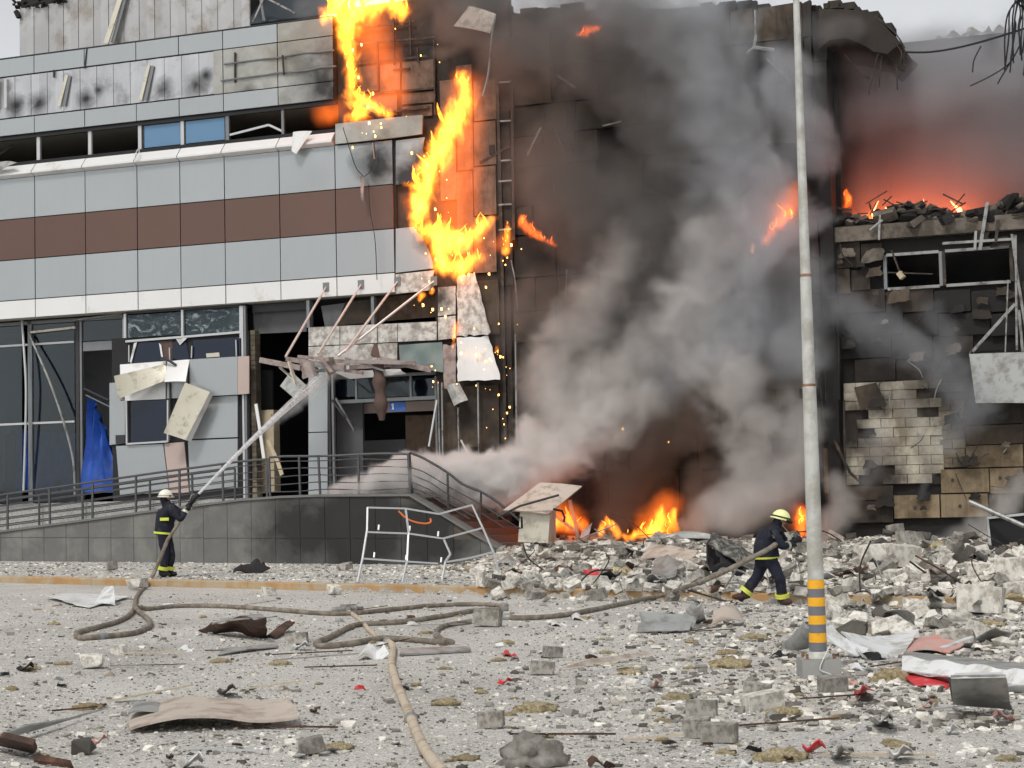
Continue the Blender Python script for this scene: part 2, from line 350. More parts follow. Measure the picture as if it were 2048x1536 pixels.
ground_mat('rubble_dust', (182, 177, 167), (86, 80, 73), (206, 201, 190))

K0, K1 = G(335, 1174), G(1500, 1203)
KD = (K1 - K0); KD.z = 0; KD.normalize(); KN = Vector((-KD.y, KD.x, 0))         # KN points to the building
def kside(x, y): return (Vector((x, y, 0)) - Vector((K0.x, K0.y, 0))).dot(KN)
def sm(a, b, x):
    t = max(0.0, min(1.0, (x - a) / (b - a))); return t * t * (3 - 2 * t)
UA, UB, UC = fu(985, 1080), fu(1150, 1080), fu(1700, 1080)
def heap(x, y):
    """height of the rubble heap over the flat ground"""
    l = loc((x, y, 0)); d = -l.y; a = sm(UA, UB, l.x)
    if a <= 0: return -0.2
    wd = 8.5 + 6.0 * sm(UC - 1.0, UC + 2.5, l.x)
    h = 0.62 * a * (1 - sm(0.5, wd, d)) ** 1.15
    n = mnoise.noise(Vector((x * 0.6, y * 0.6, 3.1))) * 0.16 + mnoise.noise(Vector((x * 1.9, y * 1.9, 1.0))) * 0.07
    return h + n * min(1, h * 5) - 0.03
def flat(x, y): return zg(x) + (0.14 if kside(x, y) > 0 else 0.0)
def gh(x, y): return max(flat(x, y), flat(x, y) + heap(x, y))
def GP(px, py, h=0.0):                        # pixel -> point on the real ground surface (road, pavement or heap)
    d = ray(px, py); lo = 6.0
    for i in range(900):
        k = 6.0 + i * 0.06; P = CAM + d * k
        if P.z <= gh(P.x, P.y) + h: return P
    return G(px, py, h)

S = 500
g = MB().add([(-S, -S, zg(-S)), (S, -S, zg(S)), (S, S, zg(S)), (-S, S, zg(-S))], [(0, 1, 2, 3)]).build('ground', 'dusty_asphalt'); tag(g, 'grey asphalt yard covered in dust and grit', 'ground', kind='structure')
a = Vector((K0.x, K0.y, 0)) - KD * 60; b_ = a + KD * 130
pv = []
for q in (a + KN * 0.16, b_ + KN * 0.16, b_ + KN * 26, a + KN * 26): pv.append((q.x, q.y, zg(q.x) + 0.14))
tag(MB().add(pv, [(0, 1, 2, 3)]).build('pavement', 'dusty_paving'), 'dusty pavement between the kerb and the ramp', 'pavement', kind='structure')
# kerb: a root with separate stones
kerb = thing('kerb', 'long ochre painted kerb along the pavement edge', 'kerb', Matrix.Translation((K0.x, K0.y, zg(K0.x))), kind='structure')
KM = Matrix.Translation((-K0.x, -K0.y, -zg(K0.x)))
def kerb_stone(s0, s1):
    q0 = Vector((K0.x, K0.y, 0)) + KD * s0; q1 = Vector((K0.x, K0.y, 0)) + KD * s1; vs = []
    dz = R.uniform(-.006, .006)
    for zt in (-0.1, 0.125, 0.148):
        for q, e in ((q0, 0.003), (q1, -0.003)):
            ins = 0.02 if zt > 0.14 else 0
            for wv in (0 + ins, 0.17):
                r = q + KD * e + KN * wv; vs.append(KM @ Vector((r.x, r.y, zg(r.x) + zt + dz)))
    # layer order: q0 front, q0 back, q1 front, q1 back
    fs = []
    for L in (0, 4): fs += [(L, L + 2, L + 6, L + 4), (L + 3, L + 1, L + 5, L + 7), (L + 1, L, L + 4, L + 5), (L + 2, L + 3, L + 7, L + 6)]
    fs += [(8, 10, 11, 9)]
    return MB().add(vs, fs).build('kerb_stone', 'kerb_paint', kerb)
for i in range(-9, 14): kerb_stone(i * 2.0, i * 2.0 + 2.0)

# rubble heap surface
hx = np.arange(-3.5, 17.0, 0.22); hy = np.arange(24, 46.5, 0.22); vs = []; fs = []
for yv in hy:
    for xv in hx: vs.append((xv, yv, flat(xv, yv) + heap(xv, yv) - 0.0))
nx = len(hx)
for j in range(len(hy) - 1):
    for i in range(nx - 1):
        q = (j * nx + i, j * nx + i + 1, (j + 1) * nx + i + 1, (j + 1) * nx + i)
        if max(heap(vs[k][0], vs[k][1]) for k in q) > -0.15: fs.append(q)
o = MB().add(vs, fs).build('rubble_heap', 'rubble_dust', smooth=True); tag(o, 'heap of pale rubble at the foot of the burnt wall', 'rubble heap', kind='structure')

# ================================================================ CLAD BUILDING (left wing)
bl = thing('commercial_building', 'grey clad commercial building with brown band and broken windows', 'building', FM)
ZA0, ZA1, ZB1, ZC1 = fz(328, 77.5), fz(277, 121), fz(277, 208), fz(277, 243)
ZW, ZS, ZBT, ZBB, ZE, ZF = fz(260, 299), fz(426, 316.5), fz(395, 405), fz(395, 490), fz(434, 571.5), fz(434, 610)
JX = [72, 173, 277, 363, 452, 562, 674, 790]
JU = [fu(x, 480) for x in JX]
dl = JU[1] - JU[0]
LEFT = [JU[0] - dl * k for k in (3, 2, 1)]
US = LEFT + JU
GAP = 0.014
UR = fu(1000, 480)                        # right end of the wing
UL = US[0] - 0.02
PLAT = fz(640, 992, -RAMP_D) + 0.02       # platform level behind the ramp wall
def panel(u0, u1, z0, z1, m, y0=-0.05, y1=0.0, parent=bl, name='cladding_panel'):
    t1, t2 = R.uniform(-.004, .004), R.uniform(-.004, .004)
    x0, x1, a, b = u0 + GAP, u1 - GAP, z0 + GAP, z1 - GAP
    mb = MB().add([(x0, y0 + t1, a), (x1, y0 + t2, a), (x1, y1, a), (x0, y1, a), (x0, y0 + t1, b), (x1, y0 + t2, b), (x1, y1, b), (x0, y1, b)],
                  [(0, 3, 2, 1), (4, 5, 6, 7), (0, 1, 5, 4), (1, 2, 6, 5), (2, 3, 7, 6), (3, 0, 4, 7)])
    return mb.build(name, m, parent)
def poly_panel(poly, m, y0=-0.05, y1=0.0, parent=bl, name='cladding_panel'): return MB().prism(poly, y0, y1).build(name, m, parent)
cols = list(zip(US[:-1], US[1:]))
def sooty(i): return 'panel_sooty' if i >= 8 else 'panel_grey'
UJ = {x: u for x, u in zip(JX, JU)}
# rows
for i, (u0, u1) in enumerate(cols):
    right = i >= 9                        # last column (674-790) is burnt away in the top rows
    if not right:
        panel(u0, u1, ZA1, ZA0, sooty(i)); panel(u0, u1, ZC1, ZB1, sooty(i))
        if i >= 7: MB().patch([(u0 + GAP, -.05, ZB1 + GAP), (u1 - GAP, -.05, ZB1 + GAP), (u1 - GAP, -.05, ZA1 - GAP), (u0 + GAP, -.05, ZA1 - GAP)], 12, 8, .03, lambda a, b: .03 * math.sin(math.pi * a) * math.sin(math.pi * b) * (1 + .8 * math.sin(a * 7 + b * 4 + i))).build('cladding_panel', 'panel_sooty', bl, True)
    if i >= 8:                             # heat-buckled panels beside the fire
        bz_ = .07 if i == 9 else .035
        MB().patch([(u0 + GAP, -.05, ZBT + GAP), (u1 - GAP, -.05, ZBT + GAP), (u1 - GAP, -.05, ZS - GAP), (u0 + GAP, -.05, ZS - GAP)], 12, 10, .03, lambda a, b: bz_ * math.sin(math.pi * a) * math.sin(math.pi * b) * (1 + .5 * math.sin(a * 5 + b * 3 + i))).build('cladding_panel', 'panel_grey', bl, True)
    else: panel(u0, u1, ZBT, ZS, 'panel_grey')
    panel(u0, u1, ZBB, ZBT, 'panel_brown')
    panel(u0, u1, ZE, ZBB, 'panel_grey'); panel(u0, u1, ZF, ZE, 'panel_white')
# ragged end panels beyond the last joint
P_ = lambda *pts: [fp(x, y) for x, y in pts]
poly_panel(P_((793, 282), (850, 275), (846, 300), (852, 320), (838, 345), (826, 366), (793, 370)), 'panel_grey')
poly_panel(P_((793, 458), (828, 454), (846, 476), (858, 500), (866, 524), (868, 537), (793, 546)), 'panel_grey')
poly_panel(P_((793, 549), (869, 541), (866, 560), (869, 580), (793, 588)), 'panel_spalled')
poly_panel(P_((676, 250), (790, 237), (850, 232), (848, 270), (790, 278), (676, 290)), 'panel_sooty', -0.16, -0.1)
# sloping white sill pieces under the window band
for i, (u0, u1) in enumerate(cols):
    if i > 8: continue
    x0, x1 = u0 + GAP, u1 - GAP
    MB().add([(x0, -0.05, ZS), (x1, -0.05, ZS), (x1, -0.22, ZS + 0.07), (x0, -0.22, ZS + 0.07), (x0, 0.12, ZW), (x1, 0.12, ZW), (x0, 0.12, ZS), (x1, 0.12, ZS),
              (x0, -0.22, ZS + 0.12), (x1, -0.22, ZS + 0.12)],
             [(0, 1, 2, 3), (3, 2, 9, 8), (8, 9, 5, 4), (4, 5, 7, 6), (0, 3, 8, 4, 6), (1, 7, 5, 9, 2), (6, 7, 1, 0)]).build('window_sill', 'panel_white', bl)
# carcass: backing walls, floors, rooms
wl = fu(-420, 480)
ZT = ZA0
B('backing_wall', 'joint_dark', bl, UL, JU[-2], 0.012, 0.30, ZC1, ZT - 0.03)
B('backing_wall', 'joint_dark', bl, UL, JU[-1] + 0.05, 0.012, 0.30, ZF + 0.01, ZW - 0.02)
B('backing_wall', 'burnt_wall', bl, JU[-2] + 0.005, UR + 0.3, 0.2, 0.45, ZW, ZT + 0.25)
B('backing_wall', 'burnt_wall', bl, JU[-1] + 0.055, UR + 0.3, 0.1, 0.40, ZF + 0.01, ZW - 0.005)
B('floor_slab', 'ceiling_beige', bl, UL, UR, 0.31, 9, ZC1 + 0.05, ZC1 + 0.3)
B('floor_slab', 'interior', bl, UL, UR, 0.46, 9, ZW - 0.9, ZW - 0.5)
B('floor_slab', 'interior', bl, UL, UR, 0.36, 9, ZF + 0.25, ZF + 0.5)
B('floor_slab', 'interior', bl, UL, UR, 0.36, 9, PLAT - 0.3, PLAT - 0.01)
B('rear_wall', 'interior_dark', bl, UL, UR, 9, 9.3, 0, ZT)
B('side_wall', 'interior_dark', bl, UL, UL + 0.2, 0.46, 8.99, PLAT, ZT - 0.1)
B('side_wall', 'burnt_wall', bl, UR - 0.2, UR, 0.46, 8.99, PLAT, ZT - 0.1)
B('roof_slab', 'concrete_dark', bl, UL, UR, 0.31, 9.3, ZT - 0.28, ZT - 0.08)
B('plinth_wall', 'interior', bl, UL, UR, 0.36, 0.6, -0.4, PLAT - 0.31)
for k in (2, 5, 8): B('partition_wall', 'interior', bl, US[k] + .3, US[k] + .45, 4.2, 8.9, ZW - .49, ZC1 + .04)
# upper window band: mullions and panes
for px in (-30, 78, 181, 281, 366, 456, 567):
    u = fu(px, 285, 0.14); wd = 0.055 if px < 500 else 0.035
    B('mullion', 'frame_white' if px < 400 else 'frame_grey', bl, u - wd, u + wd, 0.10, 0.18, ZW, ZC1 - 0.01)
B('window_head', 'frame_dark', bl, UL, JU[-2], 0.07, 0.2, ZC1 - 0.10, ZC1 - 0.005)
for a, b in ((288, 364), (371, 453)):
    u0, u1 = fu(a, 285, .14), fu(b, 285, .14)
    B('pane', 'glass_blue', bl, u0 + 0.02, u1 - 0.05, 0.13, 0.145, ZW + 0.03, ZC1 - 0.12)
    B('pane_bead', 'frame_dark', bl, u0 - 0.015, u0 + 0.018, 0.12, 0.16, ZW + 0.03, ZC1 - 0.11)
MB().bar(FL(-30, 330, .5), FL(25, 290, 1.2), 0.05).build('fallen_strut', 'frame_grey', bl)
MB().bar(FL(460, 270, .1), FL(538, 250, .1), 0.05, 0.06).bar(FL(538, 250, .1), FL(566, 263, .15), 0.05, 0.06).build('bent_frame', 'frame_white', bl)
MB().bar(FL(690, 205, -.05), FL(752, 232, -.1), 0.10, 0.12).bar(FL(752, 232, -.1), FL(790, 236, -.1), .1, .16).build('burning_beam', 'charred', bl)
# torn sheet hanging from the sill
MB().patch([FL(583, 300, -.25), FL(592, 308, -.33), FL(624, 262, -.26), FL(586, 264, -.2)], 4, 4, .008, bulge=.05).build('torn_sheet', 'panel_white', bl)
MB().patch([FL(-6, 345, -.3), FL(34, 325, -.36), FL(20, 322, -.25), FL(-6, 326, -.2)], 3, 3, .01, bulge=.04).build('torn_sheet', 'sheet_grey', bl)
MB().tube(spline([FL(276, 298, -.2), FL(271, 308, -.24), FL(270, 318, -.25), FL(274, 321, -.25), FL(278, 316, -.25), FL(278, 298, -.2)], 5), 0.012, 6).build('wire_loop', 'wire_white', bl)
# sign strip: ribbed sheet where the lettering stood, with fallen strips
ub0, ub1 = US[0], fu(428, 130)
step = (fu(32, 180) - fu(16, 180))
k = 0; u = ub0
while u < ub1 - step * .5:
    off = 0.012 if k % 2 else 0.0
    MB().add([(u + .004, -0.03 - off, ZB1 + .03), (u + step - .004, -0.03 - off, ZB1 + .03), (u + step - .004, 0.01, ZB1 + .03), (u + .004, 0.01, ZB1 + .03),
              (u + .004, -0.035 - off, ZA1 - .03), (u + step - .004, -0.035 - off, ZA1 - .03), (u + step - .004, 0.01, ZA1 - .03), (u + .004, 0.01, ZA1 - .03)],
             [(0, 3, 2, 1), (4, 5, 6, 7), (0, 1, 5, 4), (1, 2, 6, 5), (2, 3, 7, 6), (3, 0, 4, 7)]).build('ribbed_strip', 'zinc_scraped', bl)
    u += step; k += 1
panel(ub1, US[7], ZB1, ZA1, 'panel_sooty')
for (a, b, c, d) in ((118, 212, 134, 150), (128, 212, 140, 152), (281, 200, 298, 130), (291, 200, 306, 132)):
    MB().bar(FL(a, b, -.1), FL(c, d, -.07), 0.10, 0.03, (0, 1, 0)).build('loose_strip', 'panel_cream' if a in (118, 281) else 'frame_grey', bl)
MB().bar(FL(169, 137, -.08), FL(174, 95, -.06), 0.03, 0.03).build('loose_strip', 'frame_dark', bl)
B('sign_letter_frame', 'frame_white', bl, fu(-6, 190), fu(3, 190), -0.14, -0.04, fz(0, 218), fz(0, 165)); B('sign_letter_frame', 'frame_white', bl, fu(14, 190), fu(19, 190), -0.14, -0.04, fz(16, 218), fz(16, 160))
for zz, x0, x1 in ((0.66, 452, 672), (0.30, 445, 676)):
    z = ZB1 + (ZA1 - ZB1) * zz
    pts = [Vector((fu(x, 150), -0.10 - 0.012 * (j % 2), z + R.uniform(-.02, .02))) for j, x in enumerate(np.linspace(x0, x1, 9))]
    MB().tube(pts, 0.025, 6).build('sign_rail', 'frame_grey', bl)
MB().bar(FL(565, 110, -.14), FL(568, 150, -.14), .06, .03).build('sign_bracket', 'frame_dark', bl)
for px in (108, 470): MB().bar(FL(px, 140 if px < 300 else 105, -.1), FL(px, 155 if px < 300 else 165, -.1), .05, .04).build('sign_bracket', 'frame_dark', bl)
# burnt cladding frame between the fires (exposed rails and studs)
for (a, b) in (((676, 92), (870, 74)), ((690, 131), (855, 112)), ((690, 60), (830, 42)), ((720, 190), (868, 176)), ((786, 140), (820, 137)), ((690, 236), (858, 214))):
    MB().bar(FL(*a, .1), FL(*b, .08), 0.035, 0.05).build('cladding_rail', 'char_steel', bl)
for px, y0, y1 in ((755, 85, 180), (787, 35, 130), (700, 70, 190), (835, 95, 125), (868, 80, 230), (820, 40, 110)):
    MB().bar(FL(px, y0, .06), FL(px + 2, y1, .08), 0.05, 0.04).build('cladding_stud', 'char_steel', bl)
for (x0, y0, x1, y1) in ((714, 128, 752, 182), (756, 124, 796, 180), (800, 118, 866, 178), (800, 182, 866, 205), (712, 186, 790, 232), (800, 208, 860, 232)):
    MB().prism(P_((x0, y0 + 4), (x1, y0 - 2), (x1, y1 - 3), (x0, y1 + 2)), 0.13, 0.18).build('insulation_board', 'scorched_board', bl)
# parapet edge strip and torn roof edge
B('parapet_cap', 'frame_dark', bl, UL, JU[-2], -0.06, 0.32, ZT + 0.002, ZT + 0.03)
# ---- rooftop plant room with ribbed cladding
pent_y = 1.8
pl_, pr_ = fu(39, 60, pent_y), fu(500, 25, pent_y)
pz0 = ZT - 0.08; pz1 = fz(120, 6, pent_y) + 0.02
ph = thing('rooftop_plant_room', 'ribbed metal plant room on the roof with a torn dark edge', 'plant room', FM)
B('core_wall', 'joint_dark', ph, pl_ + .02, pr_ - .02, pent_y + .05, pent_y + 4.5, pz0, pz1 + 1.2)
n = 30; st = (pr_ - pl_) / n
for i in range(n):
    x0 = pl_ + i * st; off = 0.02 if i % 2 else 0.0; ztop = pz1 + (0.0 if i < 6 else 1.25) + R.uniform(-.02, .02)
    B('cladding_strip', 'zinc_sheet', ph, x0 + .004, x0 + st - .004, pent_y - off, pent_y + .045, pz0 + .01 + R.uniform(0, .02), ztop)
B('roof_flashing', 'frame_grey', ph, pl_, pr_, pent_y - .06, pent_y - .025, pz0, pz0 + .09)
MB().bar(FL(212, 88, pent_y - .3), FL(243, -10, pent_y - .15), .16, .05, (0, 1, 0)).build('leaning_strip', 'panel_cream', ph)
MB().bar(FL(226, 86, pent_y - .2), FL(252, -10, pent_y - .1), .12, .05, (0, 1, 0)).build('leaning_strip', 'frame_grey', ph)
rr = random.Random(3); mb = MB()
for i in range(26):
    x = 28 + i * 4.2; q = FL(x, 14 - i * .45 + rr.uniform(-7, 6), pent_y + rr.uniform(-.2, .3)); q2 = q + Vector((rr.uniform(-.2, .2), rr.uniform(-.2, .2), rr.uniform(-.14, .16)))
    mb.bar(q, q2, rr.uniform(.06, .16), .05)
mb.bar(FL(32, 22, pent_y - .1), FL(38, 35, pent_y - .1), .12); mb.build('torn_roof_edge', 'charred', ph)
# sloping burnt roof sheets beside the plant room
rs = thing('roof_sheet', 'dark sloping roof sheet with steel struts beside the plant room', 'roof sheet', FM)
MB().patch([FL(500, 48, 1.5), FL(700, 22, 1.5), FL(650, -60, 4), FL(500, -60, 4)], 4, 3, .03).build('sheet', 'roof_dark', rs)
for a, b in (((506, 44), (530, -10)), ((528, 42), (520, -10)), ((560, 10), (500, -20)), ((540, 0), (590, 26))):
    MB().bar(FL(*a, 1.2), FL(*b, 1.3), .05, .05).build('strut', 'steel_bare', rs)
# ================================================================ GROUND FLOOR FRONT (parts of the clad building)
GY = 0.62                                   # glass line behind the facade plane
ZSO = ZF - 0.02
def q(px, py, y=GY): return FL(px, py, y)
def strip(name, m, x0, x1, yt, yb, y0, y1, parent=bl):      # box from pixel rectangle (uses its centre column for z)
    xm, ym = (x0 + x1) / 2, (yt + yb) / 2
    return B(name, m, parent, fu(x0, ym, y0), fu(x1, ym, y0), y0, y1, fz(xm, yb, y0), fz(xm, yt, y0))
def quad(name, m, pts, y0, th=0.05, parent=bl): return MB().prism([fp(x, y, y0) for x, y in pts], y0, y0 + th).build(name, m, parent)
B('soffit', 'ceiling_beige', bl, UL, JU[-1], 0.0, 0.355, ZF - 0.005, ZF + 0.006)
# left glazing
zt1, zt2 = fz(80, 688, GY), fz(80, 846, GY)
def mull(px, m, wd, y0=GY - .05, y1=GY + .05, z0=None, z1=None):
    u = fu(px, 800, GY); return B('mullion', m, bl, u - wd, u + wd, y0, y1, PLAT if z0 is None else z0, ZSO if z1 is None else z1)
for px, m, wd in ((-160, 'frame_white', .04), (-60, 'frame_grey', .05), (62, 'frame_grey', .07), (157, 'frame_dark', .06), (164, 'frame_grey', .035), (250, 'frame_white', .03)): mull(px, m, wd)
for z in (zt1, zt2): B('transom', 'frame_white', bl, fu(-160, 800, GY), fu(150, 800, GY), GY - .04, GY + .04, z - .03, z + .03)
strip('transom', 'frame_grey', 166, 249, 682, 700, GY - .04, GY + .04)
B('head_rail', 'frame_grey', bl, UL, fu(250, 640, GY), GY - .05, GY + .06, ZSO - .10, ZSO)
def pane(x0, x1, z0, z1, m, y=GY): return B('pane', m, bl, fu(x0, 800, y), fu(x1, 800, y), y - .008, y + .008, z0, z1)
for x0, x1 in ((-158, -63), (-57, 44), (68, 150)):
    pane(x0, x1, zt1 + .04, ZSO - .12, 'glass_dark'); pane(x0, x1, zt2 + .04, zt1 - .04, 'glass_dark'); pane(x0, x1, PLAT + .02, zt2 - .04, 'glass_dark')
pane(168, 247, fz(208, 682, GY) + .03, ZSO - .12, 'glass_dark')
MB().tube(spline([q(44, 640, GY - .2), q(48, 700, GY - .3), q(52, 770, GY - .35), q(51, 860, GY - .32), q(47, 985, GY - .25)], 5), .035, 8).build('bent_post', 'frame_white', bl, True)
MB().tube(spline([q(57, 665, GY - .12), q(100, 765, GY - .3), q(132, 860, GY - .36), q(147, 925, GY - .36), q(150, 990, GY - .3)], 6), .035, 8).build('bent_post', 'steel_bare', bl, True)
MB().bar(q(62, 665, GY - .1), q(152, 655, GY - .06), .10, .06).build('fallen_head', 'panel_cream', bl)
MB().bar(q(150, 640, GY - .15), q(245, 628, GY - .1), .09, .04).build('fallen_head', 'sheet_grey', bl)
MB().bar(q(169, 777, GY - .25), q(218, 800, GY - .35), .05, .05).build('broken_frame', 'frame_dark', bl)
MB().bar(q(172, 790, GY - .2), q(254, 830, GY - .3), .03, .03).build('broken_frame', 'frame_grey', bl)
# interior wall and blue tarpaulins behind
strip('inner_partition', 'interior', 166, 262, 640, 985, GY + 1.6, GY + 1.75)
strip('inner_partition', 'interior', -160, 20, 850, 985, GY + 1.2, GY + 1.3)
def tarp(c, seed):
    return MB().patch(c, 14, 10, .012, fn=lambda a, b: .10 * math.sin(a * 17 + seed) * (0.3 + b) + .05 * math.sin(b * 9 + a * 6)).build('tarpaulin', 'tarp_blue', bl, True)
tarp([q(30, 985, GY + .14), q(60, 985, GY + .14), q(60, 862, GY + .2), q(38, 858, GY + .2)], 0)
tarp([q(66, 985, GY + .14), q(150, 985, GY + .14), q(150, 866, GY + .22), q(66, 862, GY + .22)], 1)
tarp([q(162, 985, GY - .1), q(240, 985, GY - .15), q(212, 860, GY - .05), q(182, 795, GY + .1)], 2)
strip('counter', 'black_scrap', 5, 40, 965, 990, GY + .3, GY + .8); strip('counter', 'black_scrap', 85, 148, 958, 990, GY + .2, GY + .45)
strip('inner_column', 'black_scrap', 10, 30, 868, 990, GY + .9, GY + 1.1)
# ---- clad bay with smashed windows
BY = 0.10
ub = lambda x: fu(x, 800, BY)
B('bay_wall', 'joint_dark', bl, ub(222), ub(497), BY + .06, GY + .2, PLAT, fz(370, 668, BY))
strip('bay_header', 'frame_dark', 253, 490, 612, 620, BY, BY + .3)
for x0, x1, yt, yb in ((256, 364, 627, 672), (371, 481, 618, 667)): strip('pane', 'glass_cracked', x0, x1, yt, yb, BY + .02, BY + .035)
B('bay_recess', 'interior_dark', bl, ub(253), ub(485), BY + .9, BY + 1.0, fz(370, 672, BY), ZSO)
for px in (252, 367, 484): B('window_frame', 'frame_white', bl, ub(px) - .035, ub(px) + .035, BY - .03, BY + .05, fz(px, 676, BY), ZSO - .04)
MB().bar(q(252, 683, BY), q(366, 674, BY), .07, .06).bar(q(366, 674, BY - .0), q(484, 664, BY), .07, .06).build('window_frame', 'frame_white', bl)
quad('pane', 'glass_navy', ((268, 686), (318, 683), (328, 728), (266, 732)), BY + .03, .015)
quad('pane', 'glass_navy', ((346, 684), (372, 682), (380, 724), (345, 726)), BY + .03, .015)
quad('pane', 'glass_navy', ((386, 680), (480, 674), (482, 716), (382, 722)), BY + .03, .015)
quad('shade', 'cloth_brown', ((318, 683), (345, 681), (345, 726), (330, 728)), BY + .04, .015)
for a, b in (((258, 690), (258, 724)), ((339, 695), (340, 722)), ((472, 680), (473, 712)), ((384, 692), (383, 716))): MB().bar(q(*a, BY - .02), q(*b, BY - .02), .03, .03).build('broken_frame', 'frame_white', bl)
quad('broken_glass', 'sheet_white', ((352, 678), (374, 676), (360, 690)), BY - .03, .01); quad('broken_glass', 'sheet_white', ((268, 686), (274, 684), (262, 728), (260, 722)), BY - .01, .01); quad('broken_glass', 'sheet_white', ((318, 686), (322, 690), (327, 722), (322, 712)), BY - .02, .01)
quad('patch_plate', 'panel_cream', ((412, 707), (438, 705), (439, 713), (413, 715)), BY + .0, .02)
bp = lambda pts, m, y=BY: quad('bay_panel', m, pts, y, .05)
bp(((240, 729), (331, 722), (331, 798), (240, 802)), 'panel_white'); bp(((334, 722), (375, 719), (375, 795), (334, 797)), 'panel_grey', BY - .01)
bp(((379, 719), (475, 713), (475, 789), (379, 794)), 'panel_pinkish' if False else 'panel_grey', BY - .16)
quad('bay_return', 'panel_pinkish', ((475.5, 713), (498, 712), (498, 787), (475.5, 789)), BY - .16, .05)
bp(((219, 766), (250, 764), (250, 886), (219, 890)), 'panel_grey'); bp(((378, 796), (475, 791), (475, 874), (378, 878)), 'panel_grey')
bp(((232, 892), (326, 888), (338, 985), (240, 990)), 'panel_grey'); bp(((328, 887), (368, 884), (378, 985), (340, 986)), 'panel_pinkish', BY + .02)
bp(((376, 881), (475, 877), (475, 975), (380, 982)), 'panel_grey')
strip('pane', 'glass_navy', 262, 333, 801, 884, BY - .015, BY - .002)
for a, b in (((253, 802), (254, 888)), ((253, 888), (335, 883)), ((336, 800), (336, 884))): MB().bar(q(*a, BY - .05), q(*b, BY - .05), .05, .05).build('window_frame', 'frame_white', bl)
MB().bar(q(340, 765, BY - .06), q(341, 880, BY - .08), .05, .04).build('window_frame', 'frame_dark', bl)
strip('vent_grille', 'frame_dark', 231, 250, 870, 887, BY - .02, BY + .0)
# torn panels hanging in front of the bay
def hang(name, pts, m, ys, th=.012, bulge=.0, seed=0, fn=None): return MB().patch([FL(x, y, yy) for (x, y), yy in zip(pts, ys)], 8, 5, th, fn, bulge, 0, seed).build(name, m, bl)
hang('torn_panel', ((236, 798), (331, 761), (333, 727), (228, 752)), 'panel_cream', (BY - .5, BY - .3, BY - .1, BY - .65), bulge=.03)
hang('torn_panel', ((243, 757), (331, 733), (331, 723), (240, 730)), 'panel_white', (BY - .45, BY - .12, BY - .1, BY - .12))
hang('torn_panel', ((329, 764), (371, 763), (379, 719), (335, 724)), 'panel_white', (BY - .5, BY - .46, BY - .12, BY - .1), bulge=.02)
hang('torn_panel', ((327, 866), (371, 880), (420, 784), (370, 765)), 'panel_cream', (BY - .62, BY - .5, BY - .4, BY - .5), bulge=-.03)
MB().patch([FL(371, 880, BY - .5), FL(382, 883, BY - .3), FL(426, 790, BY - .2), FL(420, 784, BY - .4)], 2, 5, .012).build('torn_panel_flange', 'panel_white', bl)
MB().tube([FL(322, 716, BY - .2), FL(336, 720, BY - .3), FL(352, 730, BY - .25)], .04, 6).build('panel_hook', 'frame_dark', bl)
# ---- door bay (dark opening) with brick jamb
for px, m, wd in ((488, 'frame_white', .03), (493, 'frame_grey', .03)): B('door_post', m, bl, ub(px) - wd, ub(px) + wd, BY - .05, BY + .05, PLAT, ZSO - .05)
quad('lintel_panel', 'interior', ((506, 618), (613, 606), (613, 663), (508, 668)), .5, .05)
B('lintel_rail', 'frame_dark', bl, ub(500), ub(617), .30, .35, ZSO - .22, ZSO)
bj0, bj1 = fu(496, 800, .25), fu(512, 800, .25)
z = PLAT; k = 0
while z < fz(504, 668, .25):
    B('brick', 'block_sooty', bl, bj0 + R.uniform(0, .02), bj1 - R.uniform(0, .02), .25, .55, z + .008, z + .13); z += .14; k += 1
B('jamb_core', 'mortar', bl, bj0 + .03, bj1 - .03, .27, .54, PLAT, z - .02)
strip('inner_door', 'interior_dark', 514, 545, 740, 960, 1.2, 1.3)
MB().patch([q(560, 772, .3), q(590, 798, .2), q(612, 770, .3), q(582, 742, .5)], 3, 3, .02).build('fallen_ceiling_panel', 'sheet_grey', bl)
# ---- entrance block
EY = -0.02
ue = lambda x: fu(x, 760, EY)
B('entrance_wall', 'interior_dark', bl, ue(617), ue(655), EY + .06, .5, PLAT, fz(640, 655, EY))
# upper strip windows
B('strip_window_jamb', 'frame_grey', bl, ue(615), ue(621), EY, .2, fz(617, 655, EY), ZSO - .03)
B('strip_window_jamb', 'frame_grey', bl, ue(743), ue(749), EY + .05, .2, fz(745, 648, EY), ZSO - .03)
quad('strip_pane', 'interior', ((642, 612), (690, 606), (672, 652), (650, 654)), .25, .02)
quad('strip_pane', 'burnt_board', ((692, 604), (742, 598), (742, 645), (676, 651)), .3, .02)
quad('strip_pane', 'scorched_board', ((750, 596), (872, 584), (872, 634), (750, 644)), .6, .04)
for x0, x1 in ((617, 679), (680.5, 754), (755.5, 794), (795.5, 873)):
    s = lambda x, y: (x, y - (x - 617) * 0.047)
    quad('entrance_panel', 'panel_spalled', (s(x0, 655), s(x1, 655), s(x1, 692), s(x0, 692)), EY, .05)
    if x1 < 800: quad('entrance_panel', 'panel_spalled', (s(x0, 694), s(x1, 694), s(x1, 742), s(x0, 742)), EY, .05)
B('entrance_backing', 'joint_dark', bl, ue(617), ue(873), EY + .055, EY + .2, fz(745, 738, EY), fz(745, 650, EY))
MB().patch([q(800, 733, -.1), q(888, 745, -.1), q(884, 684, -.06), q(798, 690, -.06)], 10, 6, .006, fn=lambda a, b: .05 * math.sin(a * 9) * math.sin(b * 5 + 1)).build('banner_cloth', 'cloth_teal', bl, True)
for yt, yb in ((745, 864), (866, 994)): quad('pilaster_panel', 'panel_grey', ((617, yt), (655, yt - 1), (655, yb - 1), (617, yb)), EY - .02, .07)
